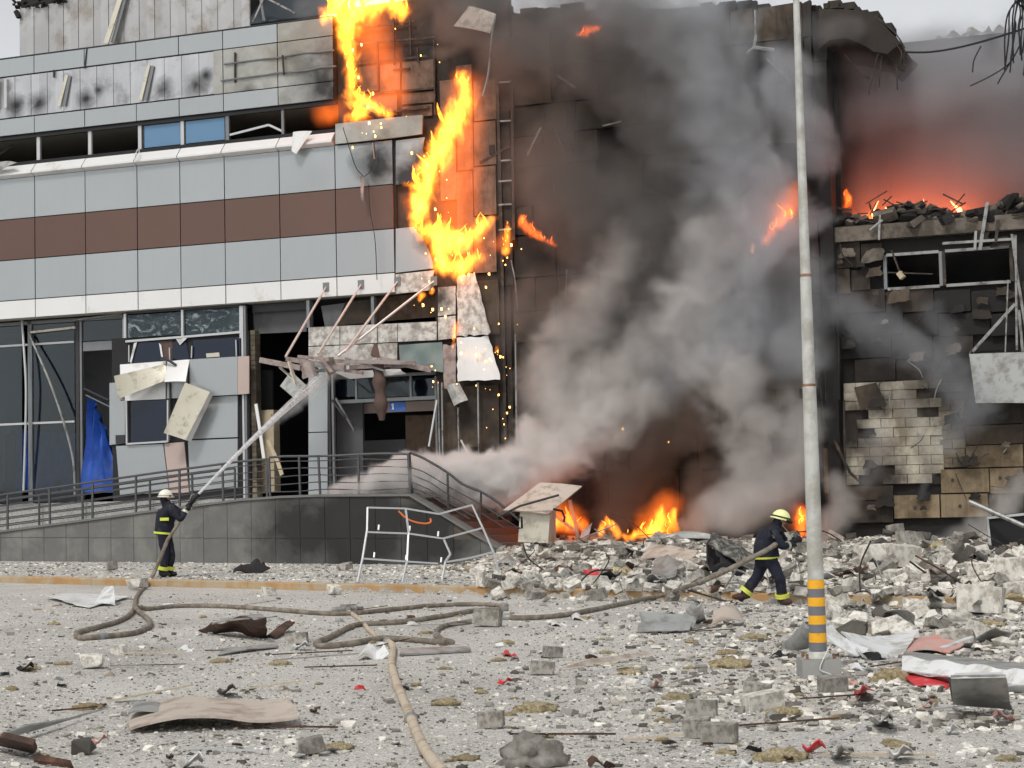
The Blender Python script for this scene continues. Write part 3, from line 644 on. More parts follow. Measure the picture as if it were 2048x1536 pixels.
for px, wd, m in ((659, .035, 'frame_dark'), (666, .03, 'frame_grey')): B('entrance_post', m, bl, ue(px) - wd, ue(px) + wd, EY - .05, EY + .06, PLAT, fz(660, 738, EY))
EG = .35
strip('entrance_transom', 'frame_grey', 668, 872, 796, 803, EG - .04, EG + .04); strip('entrance_head', 'frame_grey', 668, 872, 748, 754, EG - .04, EG + .04)
for px in (713, 822, 872): B('entrance_mullion', 'frame_grey', bl, fu(px, 780, EG) - .03, fu(px, 780, EG) + .03, EG - .03, EG + .03, fz(px, 800, EG) if px < 870 else PLAT, fz(px, 752, EG))
for x0, x1 in ((670, 711), (716, 820), (825, 869)): strip('pane', 'glass_dark', x0, x1, 756, 794, EG - .006, EG + .006)
strip('vestibule_wall', 'interior', 668, 726, 804, 985, EG + .5, EG + .6); strip('vestibule_wall', 'interior', 726, 812, 880, 985, EG + 1.6, EG + 1.7); strip('vestibule_lintel', 'panel_pinkish', 726, 872, 804, 824, EG + .9, EG + 1.0)
strip('vestibule_wall', 'scorched_board', 812, 872, 830, 985, EG + 1.4, EG + 1.5)
sg = strip('house_number_sign', 'sign_blue', 779, 811, 804, 822, EG + .1, EG + .12)
nu_ = FL(786, 813, EG + .09); MB().box(nu_.x - .02, nu_.x + .02, EG + .085, EG + .098, nu_.z - .08, nu_.z + .08).box(nu_.x - .05, nu_.x - .021, EG + .086, EG + .097, nu_.z + .03, nu_.z + .06).build('numeral', 'sign_white', sg)
for (a, b, m) in (((672, 797), (709, 862), 'frame_grey'), ((874, 800), (858, 893), 'frame_white'), ((664, 800), (690, 835), 'frame_dark')):
    MB().bar(q(*a, EY - .25), q(*b, EY - .4), .045, .045).build('loose_frame_bar', m, bl)
# doorway junk
jk = [('cabinet', 'wood_tan', 516, 548, 820, 985, .75, 1.1), ('cabinet', 'wood_tan', 520, 543, 828, 850, .70, .75)]
cb = thing('storage_cabinet', 'cream cabinet standing inside the dark doorway', 'cabinet', FM)
for nm, m, x0, x1, yt, yb, y0, y1 in jk: strip('body' if y0 > .72 else 'drawer_front', m, x0, x1, yt, yb, y0, y1, cb)
dd = [(((512, 808), (520, 860), (528, 918)), 'panel_white', .09, 'white bent strip leaning in the doorway'), (((536, 880), (556, 925), (564, 950)), 'wood_tan', .11, 'tan plank leaning in the doorway')]
for pts, m, wd, lb in dd:
    o = MB()
    for i in range(2): o.bar(FL(*pts[i], -.25 - .1 * i), FL(*pts[i + 1], -.35 - .1 * i), wd, .03, (0, 1, 0))
    tag(o.build('leaning_board', m), lb, 'board').matrix_world = FM

# ---- corner column with peeling panels
cc = thing('corner_cladding', 'peeling white corner panels with burning edges right of the entrance', 'cladding', FM)
quad('corner_panel', 'panel_spalled', ((876, 575), (911, 572), (911, 628), (876, 632)), -.02, .05, cc); quad('corner_panel', 'panel_spalled', ((876, 635), (911, 631), (911, 676), (876, 680)), -.02, .05, cc)
MB().patch([FL(914, 672, -.1), FL(985, 668, -.25), FL(952, 545, -.05), FL(914, 556, -.02)], 8, 8, .015, fn=lambda a, b: .10 * a * a, jag=.03, seed=3).build('corner_panel', 'panel_spalled', cc)
MB().patch([FL(915, 764, -.2), FL(1000, 758, -.35), FL(976, 672, -.25), FL(914, 676, -.1)], 8, 8, .015, fn=lambda a, b: .05 * math.sin(a * 4), jag=.02, seed=5).build('corner_panel', 'panel_white', cc)
MB().patch([FL(888, 780, -.12), FL(912, 775, -.15), FL(912, 688, -.05), FL(886, 690, -.05)], 4, 6, .02, jag=.04, seed=8).build('torn_lining', 'canopy_rose', cc)
MB().patch([FL(908, 812, -.35), FL(936, 800, -.3), FL(918, 765, -.2), FL(892, 772, -.25)], 4, 4, .012, bulge=.05, seed=9).build('hanging_flap', 'sheet_grey', cc)
for x0, x1, yt, yb in ((884, 914, 805, 915), (918, 955, 772, 895), (958, 998, 770, 900), (958, 998, 560, 668)): strip('insulation_board', 'burnt_board', x0, x1, yt, yb, .05, .12, cc)
B('corner_core', 'burnt_wall', cc, fu(873, 760, .1), UR + .2, .13, .38, PLAT - .6, ZF + .005)
for a, b in (((876, 762), (880, 918)), ((884, 765), (886, 920)), ((916, 815), (918, 905)), ((956, 765), (958, 925)), ((884, 915), (918, 905))): MB().bar(FL(*a, -.15), FL(*b, -.15), .04, .04).build('stud', 'steel_bare', cc)
MB().bar(FL(922, 880, -.2), FL(942, 920, -.3), .05, .02).build('stud', 'panel_white', cc)

# ---- wrecked entrance canopy hung from four tie rods
cn = thing('entrance_canopy', 'wrecked rose canopy hanging from four slanted tie rods over the entrance', 'canopy', FM)
CY = -1.9
rods = [((652, 574), (571, 714), CY), ((722, 569), (636, 708), CY), ((795, 563), (690, 704), CY + .3), ((868, 562), (676, 712), CY + .4)]
for (a, b, y) in rods:
    p0, p1 = FL(*a, -.06), FL(*b, y)
    MB().tube([p0, p0.lerp(p1, .12)], .022, 8).tube([p0.lerp(p1, .12), p1], .034, 8).build('tie_rod', 'rod_rose', cn, True)
    MB().box(p0.x - .09, p0.x + .09, -.075, -.052, p0.z - .12, p0.z + .12).build('anchor_plate', 'frame_grey', cn)
def cbar(a, b, y0, y1, wd, h, m='canopy_rose'): return MB().bar(FL(*a, y0), FL(*b, y1), wd, h).build('canopy_beam', m, cn)
cbar((521, 720), (602, 736), CY, CY, .12, .14); cbar((574, 718), (690, 735), CY + .3, CY + .2, .14, .12); cbar((598, 713), (660, 720), CY + .5, CY, .1, .08); cbar((600, 727), (690, 742), CY + .2, CY, .06, .05, 'frame_grey'); cbar((610, 745), (700, 728), CY + .1, CY + .4, .05, .05, 'frame_grey'); cbar((690, 716), (770, 742), CY + .5, CY + .8, .05, .05, 'frame_grey'); cbar((780, 735), (870, 728), CY + 1.1, CY + 1.4, .06, .06, 'frame_grey')
cbar((640, 712), (664, 745), CY, CY - .1, .1, .05); cbar((655, 722), (830, 726), CY + .4, CY + .9, .08, .10); cbar((700, 735), (800, 728), CY + .8, CY + 1.0, .1, .12); cbar((760, 718), (862, 740), CY + .8, CY + 1.2, .12, .14)
cbar((670, 738), (726, 746), CY + .5, CY + .6, .1, .08); cbar((560, 735), (600, 770), CY + .2, CY + .1, .1, .03, 'panel_cream'); cbar((578, 722), (592, 768), CY - .1, CY - .1, .16, .03, 'panel_cream')
MB().patch([FL(606, 757, CY), FL(640, 752, CY + .2), FL(632, 722, CY + .3), FL(600, 728, CY)], 5, 5, .02, bulge=.15, jag=.06, seed=4).build('torn_fascia', 'canopy_rose', cn)
MB().patch([FL(656, 752, CY + .3), FL(676, 742, CY + .3), FL(666, 714, CY), FL(646, 716, CY)], 3, 3, .02, jag=.03, seed=6).build('torn_fascia', 'canopy_rose', cn)
MB().patch([FL(740, 712, CY + .9), FL(760, 716, CY + .9), FL(754, 688, CY + 1.0), FL(748, 686, CY + 1.0)], 3, 4, .03, jag=.06, seed=2).build('torn_fascia', 'cloth_brown', cn)
hr = [FL(757, 728, CY + .95), FL(757, 745, CY + .9), FL(759, 770, CY + .9), FL(761, 800, CY + .9), FL(763, 822, CY + .9), FL(764, 841, CY + .9)]
MB().tube(spline(hr, 4), [.16 + .03 * math.sin(i * 1.1) for i in range(13)] + [.19, .18, .17, .14, .12, .10, .09, .07], 10).build('hanging_roll', 'cloth_brown', cn, True)
MB().patch([FL(700, 758, CY + 1.2), FL(812, 748, CY + 1.3), FL(800, 738, CY + 1.3), FL(672, 744, CY + 1.1)], 5, 2, .02, jag=.03, seed=12).build('canopy_soffit', 'panel_white', cn)
for pts in (((716, 300), (720, 330), (722, 350), (728, 362)), ((742, 286), (745, 315), (738, 345), (728, 362)), ((690, 255), (702, 300), (716, 345), (726, 362))):
    pass
# wires and a strip dangling over the upper facade
dw = thing('dangling_wires', 'thin wires and a twisted strip dangling below the burning window', 'wires', FM)
for pts in (((686, 255), (700, 300), (712, 335), (727, 353)), ((747, 280), (750, 312), (742, 340), (729, 353)), ((737, 370), (740, 420), (750, 480), (754, 560))):
    MB().tube(spline([FL(x, y, -.3) for x, y in pts], 5), .012, 5).build('wire', 'cable', dw)
MB().patch([FL(722, 400, -.35), FL(727, 405, -.33), FL(727, 353, -.3), FL(720, 352, -.3)], 2, 8, .01, fn=lambda a, b: .08 * math.sin(b * 6)).build('strip', 'canopy_rose', dw)
MB().bar(FL(746, 285, -.32), FL(749, 318, -.32), .05, .02).build('strip', 'canopy_rose', dw)

# ================================================================ RAMP WALL, RAMP, STAIRS, RAILINGS
RY = -RAMP_D
rw = thing('ramp_wall', 'grey granite tiled retaining wall of the access ramp', 'wall', FM)
topx = [(-330, 1106), (-60, 1071), (0, 1063), (160, 1042), (320, 1020), (480, 1000), (560, 994), (640, 991), (820, 990)]
top = [fp(x, y, RY) for x, y in topx]
def wtop(u):
    for (a, za), (b, zb) in zip(top[:-1], top[1:]):
        if u <= b: return za + (zb - za) * (u - a) / (b - a)
    return top[-1][1]
us0, us1 = top[0][0], top[-1][0]
gz = lambda u, y=RY: flat(*(W((u, y, 0))[:2]))
tw = fu(210, 1100, RY) - fu(165, 1100, RY)
# sloping end of the wall beside the stairs
se = [fp(x, y, RY) for x, y in ((820, 990), (870, 1020), (940, 1063), (1035, 1118))]
zend = se[-1][1]
core = MB().prism([(us0, -.6)] + [(u, z - .03) for u, z in top] + [(u, z - .03) for u, z in se[1:]] + [(se[-1][0] + .2, -.6)], RY + .025, RY + .35).build('wall_core', 'mortar', rw)
def wt2(u):
    if u <= us1: return wtop(u)
    for (a, za), (b, zb) in zip(se[:-1], se[1:]):
        if u <= b: return za + (zb - za) * (u - a) / (b - a)
    return zend
u = us0; i = 0
while u < se[-1][0] - .1:
    u1 = min(u + tw, se[-1][0]); zb = gz(u) - .02; zm = gz(u) + .62
    g2 = .006
    for (z0a, z0b, z1a, z1b) in ((zb, zb, zm, zm), (zm, zm, wt2(u) - .035, wt2(u1) - .035)):
        if min(z1a - z0a, z1b - z0b) < .06:
            z1a, z1b = min(z1a, wt2(u) - .035), min(z1b, wt2(u1) - .035)
            if min(z1a - z0a, z1b - z0b) < .03: continue
        z1a, z1b = min(z1a, wt2(u) - .035), min(z1b, wt2(u1) - .035)
        if z1a - z0a < .03 or z1b - z0b < .03: continue
        yo = RY + R.uniform(-.003, .003)
        MB().prism([(u + g2, z0a + g2), (u1 - g2, z0b + g2), (u1 - g2, z1b - g2), (u + g2, z1a - g2)], yo, RY + .024).build('granite_tile', 'tile_granite', rw)
    u = u1; i += 1
cop = MB()
allt = top + se[1:]
for (a, za), (b, zb) in zip(allt[:-1], allt[1:]):
    cop.add([(a, RY - .05, za - .03), (b, RY - .05, zb - .03), (b, RY + .42, zb - .03), (a, RY + .42, za - .03), (a, RY - .05, za + .03), (b, RY - .05, zb + .03), (b, RY + .42, zb + .03), (a, RY + .42, za + .03)],
            [(0, 3, 2, 1), (4, 5, 6, 7), (0, 1, 5, 4), (1, 2, 6, 5), (2, 3, 7, 6), (3, 0, 4, 7)])
cop.build('coping', 'coping', rw)
# platform and ramp deck
pf = MB()
pts = [(u, z - .05) for u, z in top]
pf.prism([(us0, -.6)] + pts + [(us1, -.6)], RY + .36, -1.75)
tag(pf.build('ramp_deck', 'coping'), 'dusty sloping deck of the access ramp', 'ramp', kind='structure').matrix_world = FM
o = MB().box(us0, us1 + .02, -1.74, .35, -.6, PLAT - .015).build('entrance_platform', 'dusty_paving'); tag(o, 'raised platform in front of the entrance', 'platform', kind='structure').matrix_world = FM
st = thing('entrance_stairs', 'broad stairs going down from the platform into the rubble', 'stairs', FM)
ns = 9; ue1 = se[-1][0]
for k in range(ns):
    z1 = PLAT - .02 - (PLAT - gz(ue1)) * (k + 1) / (ns + 1); x0 = us1 + .03 + (ue1 - us1) * k / ns; x1 = us1 + .03 + (ue1 - us1) * (k + 1) / ns
    B('step', 'coping', st, x0, x1, RY + .36, .05, -.5, z1)
# railings: posts, handrail and rails each a part
def railing(name, label, base, y, n_rails, height, posts, hand_pts=None, grp=None, bend=0.0, seed=0):
    r = thing(name, label, 'railing', FM, grp); rr = random.Random(seed)
    bz = lambda u: base(u)
    for pu in posts:
        ln = rr.uniform(-.02, .02) + bend * rr.uniform(-.1, .1)
        MB().bar((pu, y, bz(pu) + .02), (pu + ln, y - bend * .1, bz(pu) + height), .05, .04, (0, 1, 0)).build('post', 'steel_rail', r)
    us = list(np.linspace(posts[0], posts[-1], max(6, len(posts) * 4)))
    for k in range(n_rails):
        h = .14 + (height - .26) * k / max(1, n_rails - 1)
        MB().tube([(u_, y + .01, bz(u_) + h + bend * .05 * math.sin(u_ * 3 + k)) for u_ in us], .014, 6).build('rail', 'steel_rail', r, True)
    MB().tube([(u_, y, bz(u_) + height + bend * .06 * math.sin(u_ * 2.1)) for u_ in us], .03, 8).build('handrail', 'steel_rail', r, True)
    return r
pu = [fu(x, 1040, RY + .15) for x in (-240, -155, -70, 15, 100, 185, 272, 360, 447, 535)]
railing('ramp_railing', 'steel railing along the front edge of the ramp', wtop, RY + .15, 5, .98, pu, seed=1)
pu = [fu(x, 1000, -1.9) for x in (-200, -110, -20, 78, 165, 300, 385, 470)]
railing('ramp_railing', 'steel railing along the building side of the ramp, behind the front one', lambda u: wtop(u) - .05, -1.9, 5, .98, pu, seed=2)
pu = [fu(x, 960, RY + .15) for x in (540, 600, 640, 718, 820)]
railing('platform_railing', 'dark steel railing along the platform edge in the smoke', wtop, RY + .15, 5, 1.0, pu, seed=3, bend=.3)
sr = thing('stair_railing', 'bent dark stair railing running down into the rubble', 'railing', FM)
rail_px = [[(820, 905), (850, 918), (895, 945), (925, 968), (965, 985), (1000, 1008), (1045, 1046)], [(822, 935), (850, 945), (895, 972), (960, 1008), (1040, 1058)],
           [(824, 950), (860, 965), (895, 988), (960, 1025), (1010, 1056)], [(824, 964), (860, 980), (895, 1003), (950, 1034)], [(825, 976), (860, 990), (900, 1015), (940, 1038)]]
for i, pts in enumerate(rail_px):
    MB().tube(spline([FL(x, y, RY + .2) for x, y in pts], 5), .032 if i == 0 else .016, 8).build('handrail' if i == 0 else 'rail', 'frame_dark', sr, True)
for a, b in (((819, 905), (825, 990)), ((895, 945), (897, 1022)), ((962, 985), (960, 1058))): MB().bar(FL(*a, RY + .2), FL(*b, RY + .2), .05, .04).build('post', 'frame_dark', sr)
# ================================================================ BURNT MIDDLE BLOCK
mbk = thing('burnt_block', 'blackened middle block of the building behind the smoke', 'building', FM)
UM1 = fu(1640, 600)
ztop = lambda px, py: fz(px, py)
jag = [(1000, 14), (1040, 20), (1090, 6), (1150, 14), (1230, 4), (1320, 10), (1400, 4), (1440, 16), (1475, 10), (1505, 26), (1540, 18), (1600, 24), (1640, 16)]
poly = [(UR, -.6)] + [fp(*p) for p in jag] + [(UM1, fz(1640, 16)), (UM1, -.6)]
poly[1] = (UR, poly[1][1])
MB().prism(poly, .42, .75).build('core_wall', 'charred', mbk)
B('side_wall', 'burnt_wall', mbk, UM1 - .3, UM1 - .02, .76, 9.0, -.5, fz(1640, 40)); B('rear_wall', 'burnt_wall', mbk, UR, UM1 - .31, 8.7, 9.0, -.5, fz(1500, 60))
B('floor_slab', 'concrete_dark', mbk, UR, UM1 - .31, .76, 8.69, fz(1400, 60), fz(1400, 40))
# cladding boards, some of them gone
rr = random.Random(11)
zlo, zhi = gz(UR, 0) + .1, fz(1300, 30); z = zlo
while z < zhi - .2:
    hrow = min(rr.uniform(.7, 1.25), zhi - z); x0 = UR + .25
    while x0 < UM1 - .1:
        wcol = min(rr.choice((.62, 1.2, 1.2, 1.85)), UM1 - .02 - x0)
        foot = x0 > UM1 - 1.75 and fz(1580, 880) < z + hrow and z < fz(1580, 700)
        if rr.random() > .17 and not foot and wcol > .15:
            y0 = .22 + rr.uniform(-.04, .04); j1, j2 = rr.uniform(0, .06), rr.uniform(0, .06); tl = rr.uniform(-.03, .03) if rr.random() < .3 else 0
            mb = MB().prism([(x0 + .006, z + .006 + j1 * .5), (x0 + wcol - .006, z + .006), (x0 + wcol - .006 - j1, z + hrow - .006 - tl), (x0 + .006, z + hrow - .006 - j2)], y0, .41)
            mb.build('burnt_panel', 'burnt_board' if rr.random() < .5 else 'burnt_wall', mbk)
        x0 += wcol
    z += hrow
for k in range(26):
    px = rr.uniform(1040, 1600); py = rr.uniform(60, 900); v = FL(px, py, .1); d = Vector((rr.uniform(-.25, .25), rr.uniform(-.15, 0), rr.uniform(.3, 1.3))); MB().bar(v, v + d, rr.uniform(.02, .05), .02).build('hanging_strip', rr.choice(('char_steel', 'steel_bare', 'charred')), mbk)
for k in range(40):
    px = rr.uniform(1000, 1640); v = FL(px, 16 + 6 * math.sin(px * .02), .5); s_ = rr.uniform(.05, .2); MB().box(v.x - s_, v.x + s_, .44, .44 + s_ * 1.5, v.z - .3, v.z + s_ * rr.uniform(.1, .9)).build('broken_edge', 'charred', mbk)
# exposed light blocks at its right foot
def blocks(parent, x0, x1, yt, yb, y0, y1, m, ragged=0.0, seed=0, bw=.6, bh=.235, skip=0.06):
    rr = random.Random(seed); xm = (x0 + x1) / 2; ua, ubb = fu(x0, (yt + yb) / 2, y0), fu(x1, (yt + yb) / 2, y0); z = fz(xm, yb, y0); zt = fz(xm, yt, y0); k = 0
    while z < zt - .05:
        h = min(bh, zt - z); u_ = ua + (rr.uniform(0, ragged) if ragged else 0) + (0 if k % 2 else -bw * .5)
        while u_ < ubb - .04:
            a, b = max(u_, ua), min(u_ + bw, ubb)
            edge_ = (b > ubb - .05 or a < ua + .05 or z < fz(xm, yb, y0) + .05 or z > zt - bh * 1.1)
            if b - a > .06 and rr.random() > (skip if not edge_ else .14):
                d = rr.uniform(-.02, .02)
                MB().box(a + .006, b - .006, y0 + d, y1, z + .006, z + h - .006).build('block', m, parent)
            u_ += bw
        z += bh; k += 1
blocks(mbk, 1505, 1638, 700, 875, .24, .41, 'block_sooty', .45, 4)
# vertical ladder channel at the left edge, studs, braces and cables
for x in (995, 1024): MB().bar(FL(x, 162, .02), FL(x + (10 if x < 1000 else 4), 520 if x < 1000 else 480, .05), .06, .08).build('channel', 'char_steel', mbk)
for y in (165, 243, 322, 363, 410, 460): MB().bar(FL(998, y, .03), FL(1024, y - 2, .03), .05, .04).build('channel_rung', 'steel_bare', mbk)
for a, b, wd, m in (((1129, 215), (1132, 400), .04, 'char_steel'), ((1055, 310), (1082, 255), .05, 'steel_bare'), ((1205, 252), (1243, 243), .04, 'steel_bare'), ((1114, 150), (1150, 175), .06, 'steel_bare'), ((1140, 677), (1145, 715), .05, 'steel_bare'), ((1031, 668), (1034, 900), .04, 'steel_bare'),
                    ((1175, 640), (1178, 760), .06, 'char_steel'), ((1195, 640), (1197, 765), .06, 'char_steel'), ((1155, 762), (1190, 762), .06, 'char_steel'), ((1300, 485), (1302, 520), .06, 'steel_bare'), ((1040, 140), (1130, 128), .05, 'char_steel'), ((960, 326), (1020, 292), .07, 'char_steel'), ((1005, 520), (1012, 900), .08, 'char_steel'),
                    ((1270, 520), (1302, 520), .05, 'steel_bare'), ((1350, 300), (1352, 500), .05, 'char_steel'), ((1420, 100), (1425, 420), .06, 'char_steel')):
    MB().bar(FL(*a, .05), FL(*b, .05), wd, wd).build('stud', m, mbk)
MB().tube(spline([FL(1022, 520, -.05), FL(1030, 560, -.1), FL(1035, 620, -.05)], 5), .02, 6).build('pipe', 'steel_bare', mbk)
# boards beside the flames, x 855-995
for k, (x0, x1, yt, yb) in enumerate(((880, 912, 160, 250), (914, 945, 130, 340), (948, 992, 160, 240), (948, 992, 243, 330), (914, 946, 343, 470), (948, 992, 333, 430), (948, 992, 433, 545), (880, 912, 253, 400), (915, 946, 473, 545))):
    strip('insulation_board', 'scorched_board', x0, x1, yt, yb, .03 + .008 * (k % 3), .095, bl)
B('wall_vent', 'joint_dark', bl, fu(978, 298), fu(988, 298), .0, .03, fz(983, 308), fz(983, 290))
# white panel and pole on the burnt roof edge
fpn = thing('loose_roof_panel', 'pale loose panel on a thin bent pole at the burnt roof edge', 'panel', FM)
MB().patch([FL(907, 52, -.4), FL(980, 66, -.5), FL(992, 28, -.3), FL(938, 12, -.2)], 5, 4, .03, bulge=.04).build('panel', 'sheet_beige', fpn)
MB().tube(spline([FL(991, 30, -.45), FL(984, 70, -.5), FL(977, 145, -.5), FL(966, 192, -.5)], 5), .03, 6).build('pole', 'steel_bare', fpn)
# sagging sheets at the right of the middle block
sh = thing('sagging_sheet', 'dark sagging roof sheet hanging beside the pole top', 'sheet', FM)
MB().patch([FL(1476, 165, -.3), FL(1570, 170, -.2), FL(1545, 98, -.1), FL(1498, 104, -.2)], 6, 6, .02, bulge=.12, jag=.02, seed=2).build('sheet', 'charred', sh)
MB().tube([FL(1512, 70, -.3), FL(1508, 95, -.3), FL(1494, 106, -.3)], .04, 6).tube([FL(1508, 95, -.3), FL(1548, 100, -.25)], .05, 6).build('bracket', 'sheet_grey', sh)
for a, b in (((1534, 118), (1584, 165)), ((1554, 120), (1554, 260)), ((1510, 20), (1511, 75)), ((1568, 118), (1580, 150))): MB().bar(FL(*a, -.3), FL(*b, -.25), .05, .04).build('strut', 'steel_bare' if a[0] < 1540 else 'char_steel', sh)

# ================================================================ RIGHT WING (open burnt upper floor, block wall below)
wg = thing('ruined_wing', 'ruined right wing with torn open upper floor and exposed block wall', 'building', FM)
UW0, UW1 = fu(1668, 700), fu(2250, 700)
ZL = fz(1850, 438); ZB = fz(1850, 471)
# big soot-black pillar
pil = MB()
zz = [gz(UW0, 0) - .3] + [fz(1655, y, -.18) for y in (890, 740, 600, 430, 250, 120, 18)]
prev = None
for k, (za, zb) in enumerate(zip(zz[:-1], zz[1:])): pil.box(fu(1641, 500, -.18) + .01 * (k % 2), fu(1667, 500, -.18) - .012 * (k % 3), -.18 + .01 * (k % 2), .7, za, zb - .012)
pil.build('pillar', 'charred', wg)
MB().tube([FL(1672, 585, -.12), FL(1676, 690, -.12), FL(1677, 800, -.12)], .05, 8).build('downpipe', 'black_scrap', wg)
MB().tube(spline([FL(1620, 470, -.3), FL(1624, 600, -.3), FL(1636, 720, -.3), FL(1646, 830, -.3), FL(1662, 890, -.35)], 5), .015, 6).build('cable', 'cable', wg)
MB().bar(FL(1688, 800, -.2), FL(1691, 985, -.2), .05, .05).build('downpipe', 'char_steel', wg)
MB().tube([FL(1668, 880, -.3), FL(1700, 945, -.35), FL(1718, 962, -.4)], .04, 6).build('downpipe', 'char_steel', wg)
# lower wall core with two window openings
wx = [(1768, 1880), (1886, 2022)]; zw0, zw1 = fz(1850, 572), fz(1850, 503)
uwx = [(fu(a, 540), fu(b, 540)) for a, b in wx]
B('core_wall', 'charred', wg, UW0, UW1, .30, .6, -.6, zw0)
B('core_wall', 'charred', wg, UW0, uwx[0][0], .30, .6, zw0 + .001, ZB); B('core_wall', 'charred', wg, uwx[0][1], uwx[1][0], .30, .6, zw0 + .001, zw1)
B('core_wall', 'charred', wg, uwx[1][1], UW1, .30, .6, zw0 + .001, zw1); B('core_wall', 'charred', wg, uwx[0][0] + .001, UW1, .30, .6, zw1 + .001, ZB)
B('floor_slab', 'concrete_dark', wg, UW0, UW1, .61, 7.5, ZB + .05, ZL - .15)
B('rear_wall', 'interior_dark', wg, UW0, UW1, 3.5, 3.6, .1, ZB)
B('edge_beam', 'concrete_dark', wg, UW0 + .02, UW1, .05, .60, ZB + .002, ZL - .03)
for (a, b), m in zip(uwx, ('frame_grey', 'char_steel')):
    for x in (a, b): MB().box(x - .04, x + .04, .16, .26, zw0, zw1).build('window_frame', m, wg)
    for z in (zw0, zw1): MB().box(a + .04, b - .04, .17, .25, z - .035, z + .035).build('window_frame', 'steel_bare', wg)
for a, b, wd, m in (((1783, 500), (1800, 545), .04, 'char_steel'), ((1775, 545), (1865, 548), .03, 'char_steel'), ((1798, 545), (1806, 556), .12, 'wood_tan'), ((1760, 430), (1758, 480), .05, 'steel_bare'), ((1740, 460), (1765, 440), .05, 'steel_bare'),
                    ((1885, 487), (2030, 478), .06, 'steel_bare'), ((1952, 462), (1950, 500), .06, 'steel_bare'), ((1960, 500), (1975, 405), .08, 'steel_bare'), ((1996, 440), (1992, 485), .07, 'char_steel')):
    MB().bar(FL(*a, -.05), FL(*b, -.08), wd, wd).build('strut', m, wg)
# upper wall remnants and boards
def board(x0, x1, yt, yb, m, y=.18, nm='wall_board'): return strip(nm, m, x0, x1, yt, yb, y, .295, wg)
rr = random.Random(5)
for x0, x1, yt, yb, m in ((1672, 1720, 485, 535, 'burnt_board'), (1722, 1764, 487, 520, 'burnt_board'), (1672, 1700, 538, 588, 'burnt_board'), (1703, 1740, 540, 580, 'burnt_wall'), (1672, 1690, 592, 640, 'burnt_board')): board(x0, x1, yt, yb, m)
for j, yt in enumerate((580, 626, 672, 718)):
    x = 1680 + (j % 2) * 30
    while x < 2040:
        wd = rr.uniform(70, 105)
        if rr.random() > .12 and not (j == 0 and x > 1760 and False): board(x, min(x + wd - 2, 2060), yt, yt + 44, rr.choice(('burnt_wall', 'charred', 'burnt_wall', 'charred')), .14 + rr.uniform(0, .09))
        x += wd
B('lining_wall', 'burnt_wall', wg, fu(1684, 860), fu(1934, 860), .245, .299, fz(1800, 970), fz(1800, 760))
blocks(wg, 1690, 1886, 762, 968, .17, .295, 'block', 0, 9, .58, .225, .05)
blocks(wg, 1878, 1930, 765, 935, .19, .295, 'block_sooty', 0, 10, .58, .225, .1)
for x0, x1, yt, yb, m in ((1648, 1686, 896, 985, 'board_tan'), (1693, 1786, 972, 1000, 'burnt_board'), (1693, 1786, 1002, 1045, 'burnt_wall'), (1788, 1879, 990, 1036, 'board_tan'), (1882, 1976, 988, 1034, 'board_tan'), (1882, 1978, 938, 985, 'board_tan'), (1980, 2046, 936, 986, 'board_tan'),
                         (1932, 2046, 890, 934, 'board_tan'), (1932, 2046, 850, 888, 'burnt_board'), (1932, 2046, 800, 848, 'burnt_wall'), (1650, 1672, 740, 800, 'board_tan'), (2048, 2140, 800, 1040, 'burnt_wall'), (2048, 2140, 560, 798, 'burnt_board'), (1979, 2046, 989, 1034, 'burnt_board')):
    board(x0, x1, yt, yb, m, .15 if m == 'board_tan' else .17)
for px, py in ((1948, 910), (2010, 905), (1905, 960), (2000, 955), (1830, 1015), (1920, 1012)): MB().tube([FL(px, py, .15), FL(px, py, .12)], .04, 8).build('wall_plug', 'frame_dark', wg)
quad('loose_board', 'burnt_board', ((1708, 775), (1752, 765), (1768, 800), (1722, 822)), .02, .05, wg)
# upper open floor: walls round the void
B('void_wall', 'charred', wg, UW0 + .001, UW0 + .2, .61, 7.5, ZL - .14, fz(1668, 60, 2))
bw_t = [fp(1640, 98, 7.6), fp(1800, 86, 7.6), fp(1900, 76, 7.6), fp(2000, 66, 7.6), fp(2250, 40, 7.6)]
MB().prism([(bw_t[0][0], ZL - .1)] + bw_t[::1] + [(bw_t[-1][0], ZL - .1)], 7.6, 7.9).build('void_wall', 'charred', wg)
B('void_wall', 'charred', wg, UW1 - .3, UW1 - .01, .61, 7.5, ZL - .14, fz(2200, 100, 1))
for x in (1760, 1905, 2030): B('inner_column', 'charred', wg, fu(x, 300, 6.5), fu(x + 18, 300, 6.5), 6.3, 6.7, ZL - .14, fz(x, 105, 6.5))
# bent slab sticking out at the top with dangling reinforcement
sl = thing('bent_roof_slab', 'bent broken roof slab with dangling reinforcement rods', 'slab', FM)
tp = [(1640, 12), (1662, 14), (1700, 17), (1740, 30), (1772, 54), (1800, 84)]; bt = [(1640, 92), (1662, 84), (1692, 80), (1730, 90), (1748, 104), (1772, 112)]
nseg = len(tp); vs = []; fs = []; rr = random.Random(4)
for j in range(4):
    y = -.35 + j * .9
    for pts in (tp, bt):
        for (x, yy) in pts: v = FL(x, yy, -.35); vs.append((v.x + rr.uniform(-.06, .06), y, v.z + rr.uniform(-.07, .07)))
for j in range(3):
    A0, A1 = j * 2 * nseg, (j + 1) * 2 * nseg
    for i in range(nseg - 1):
        fs += [(A0 + i, A0 + i + 1, A1 + i + 1, A1 + i), (A1 + nseg + i, A1 + nseg + i + 1, A0 + nseg + i + 1, A0 + nseg + i)]
    fs += [(A0 + nseg - 1, A0 + 2 * nseg - 1, A1 + 2 * nseg - 1, A1 + nseg - 1), (A1, A1 + nseg, A0 + nseg, A0)]
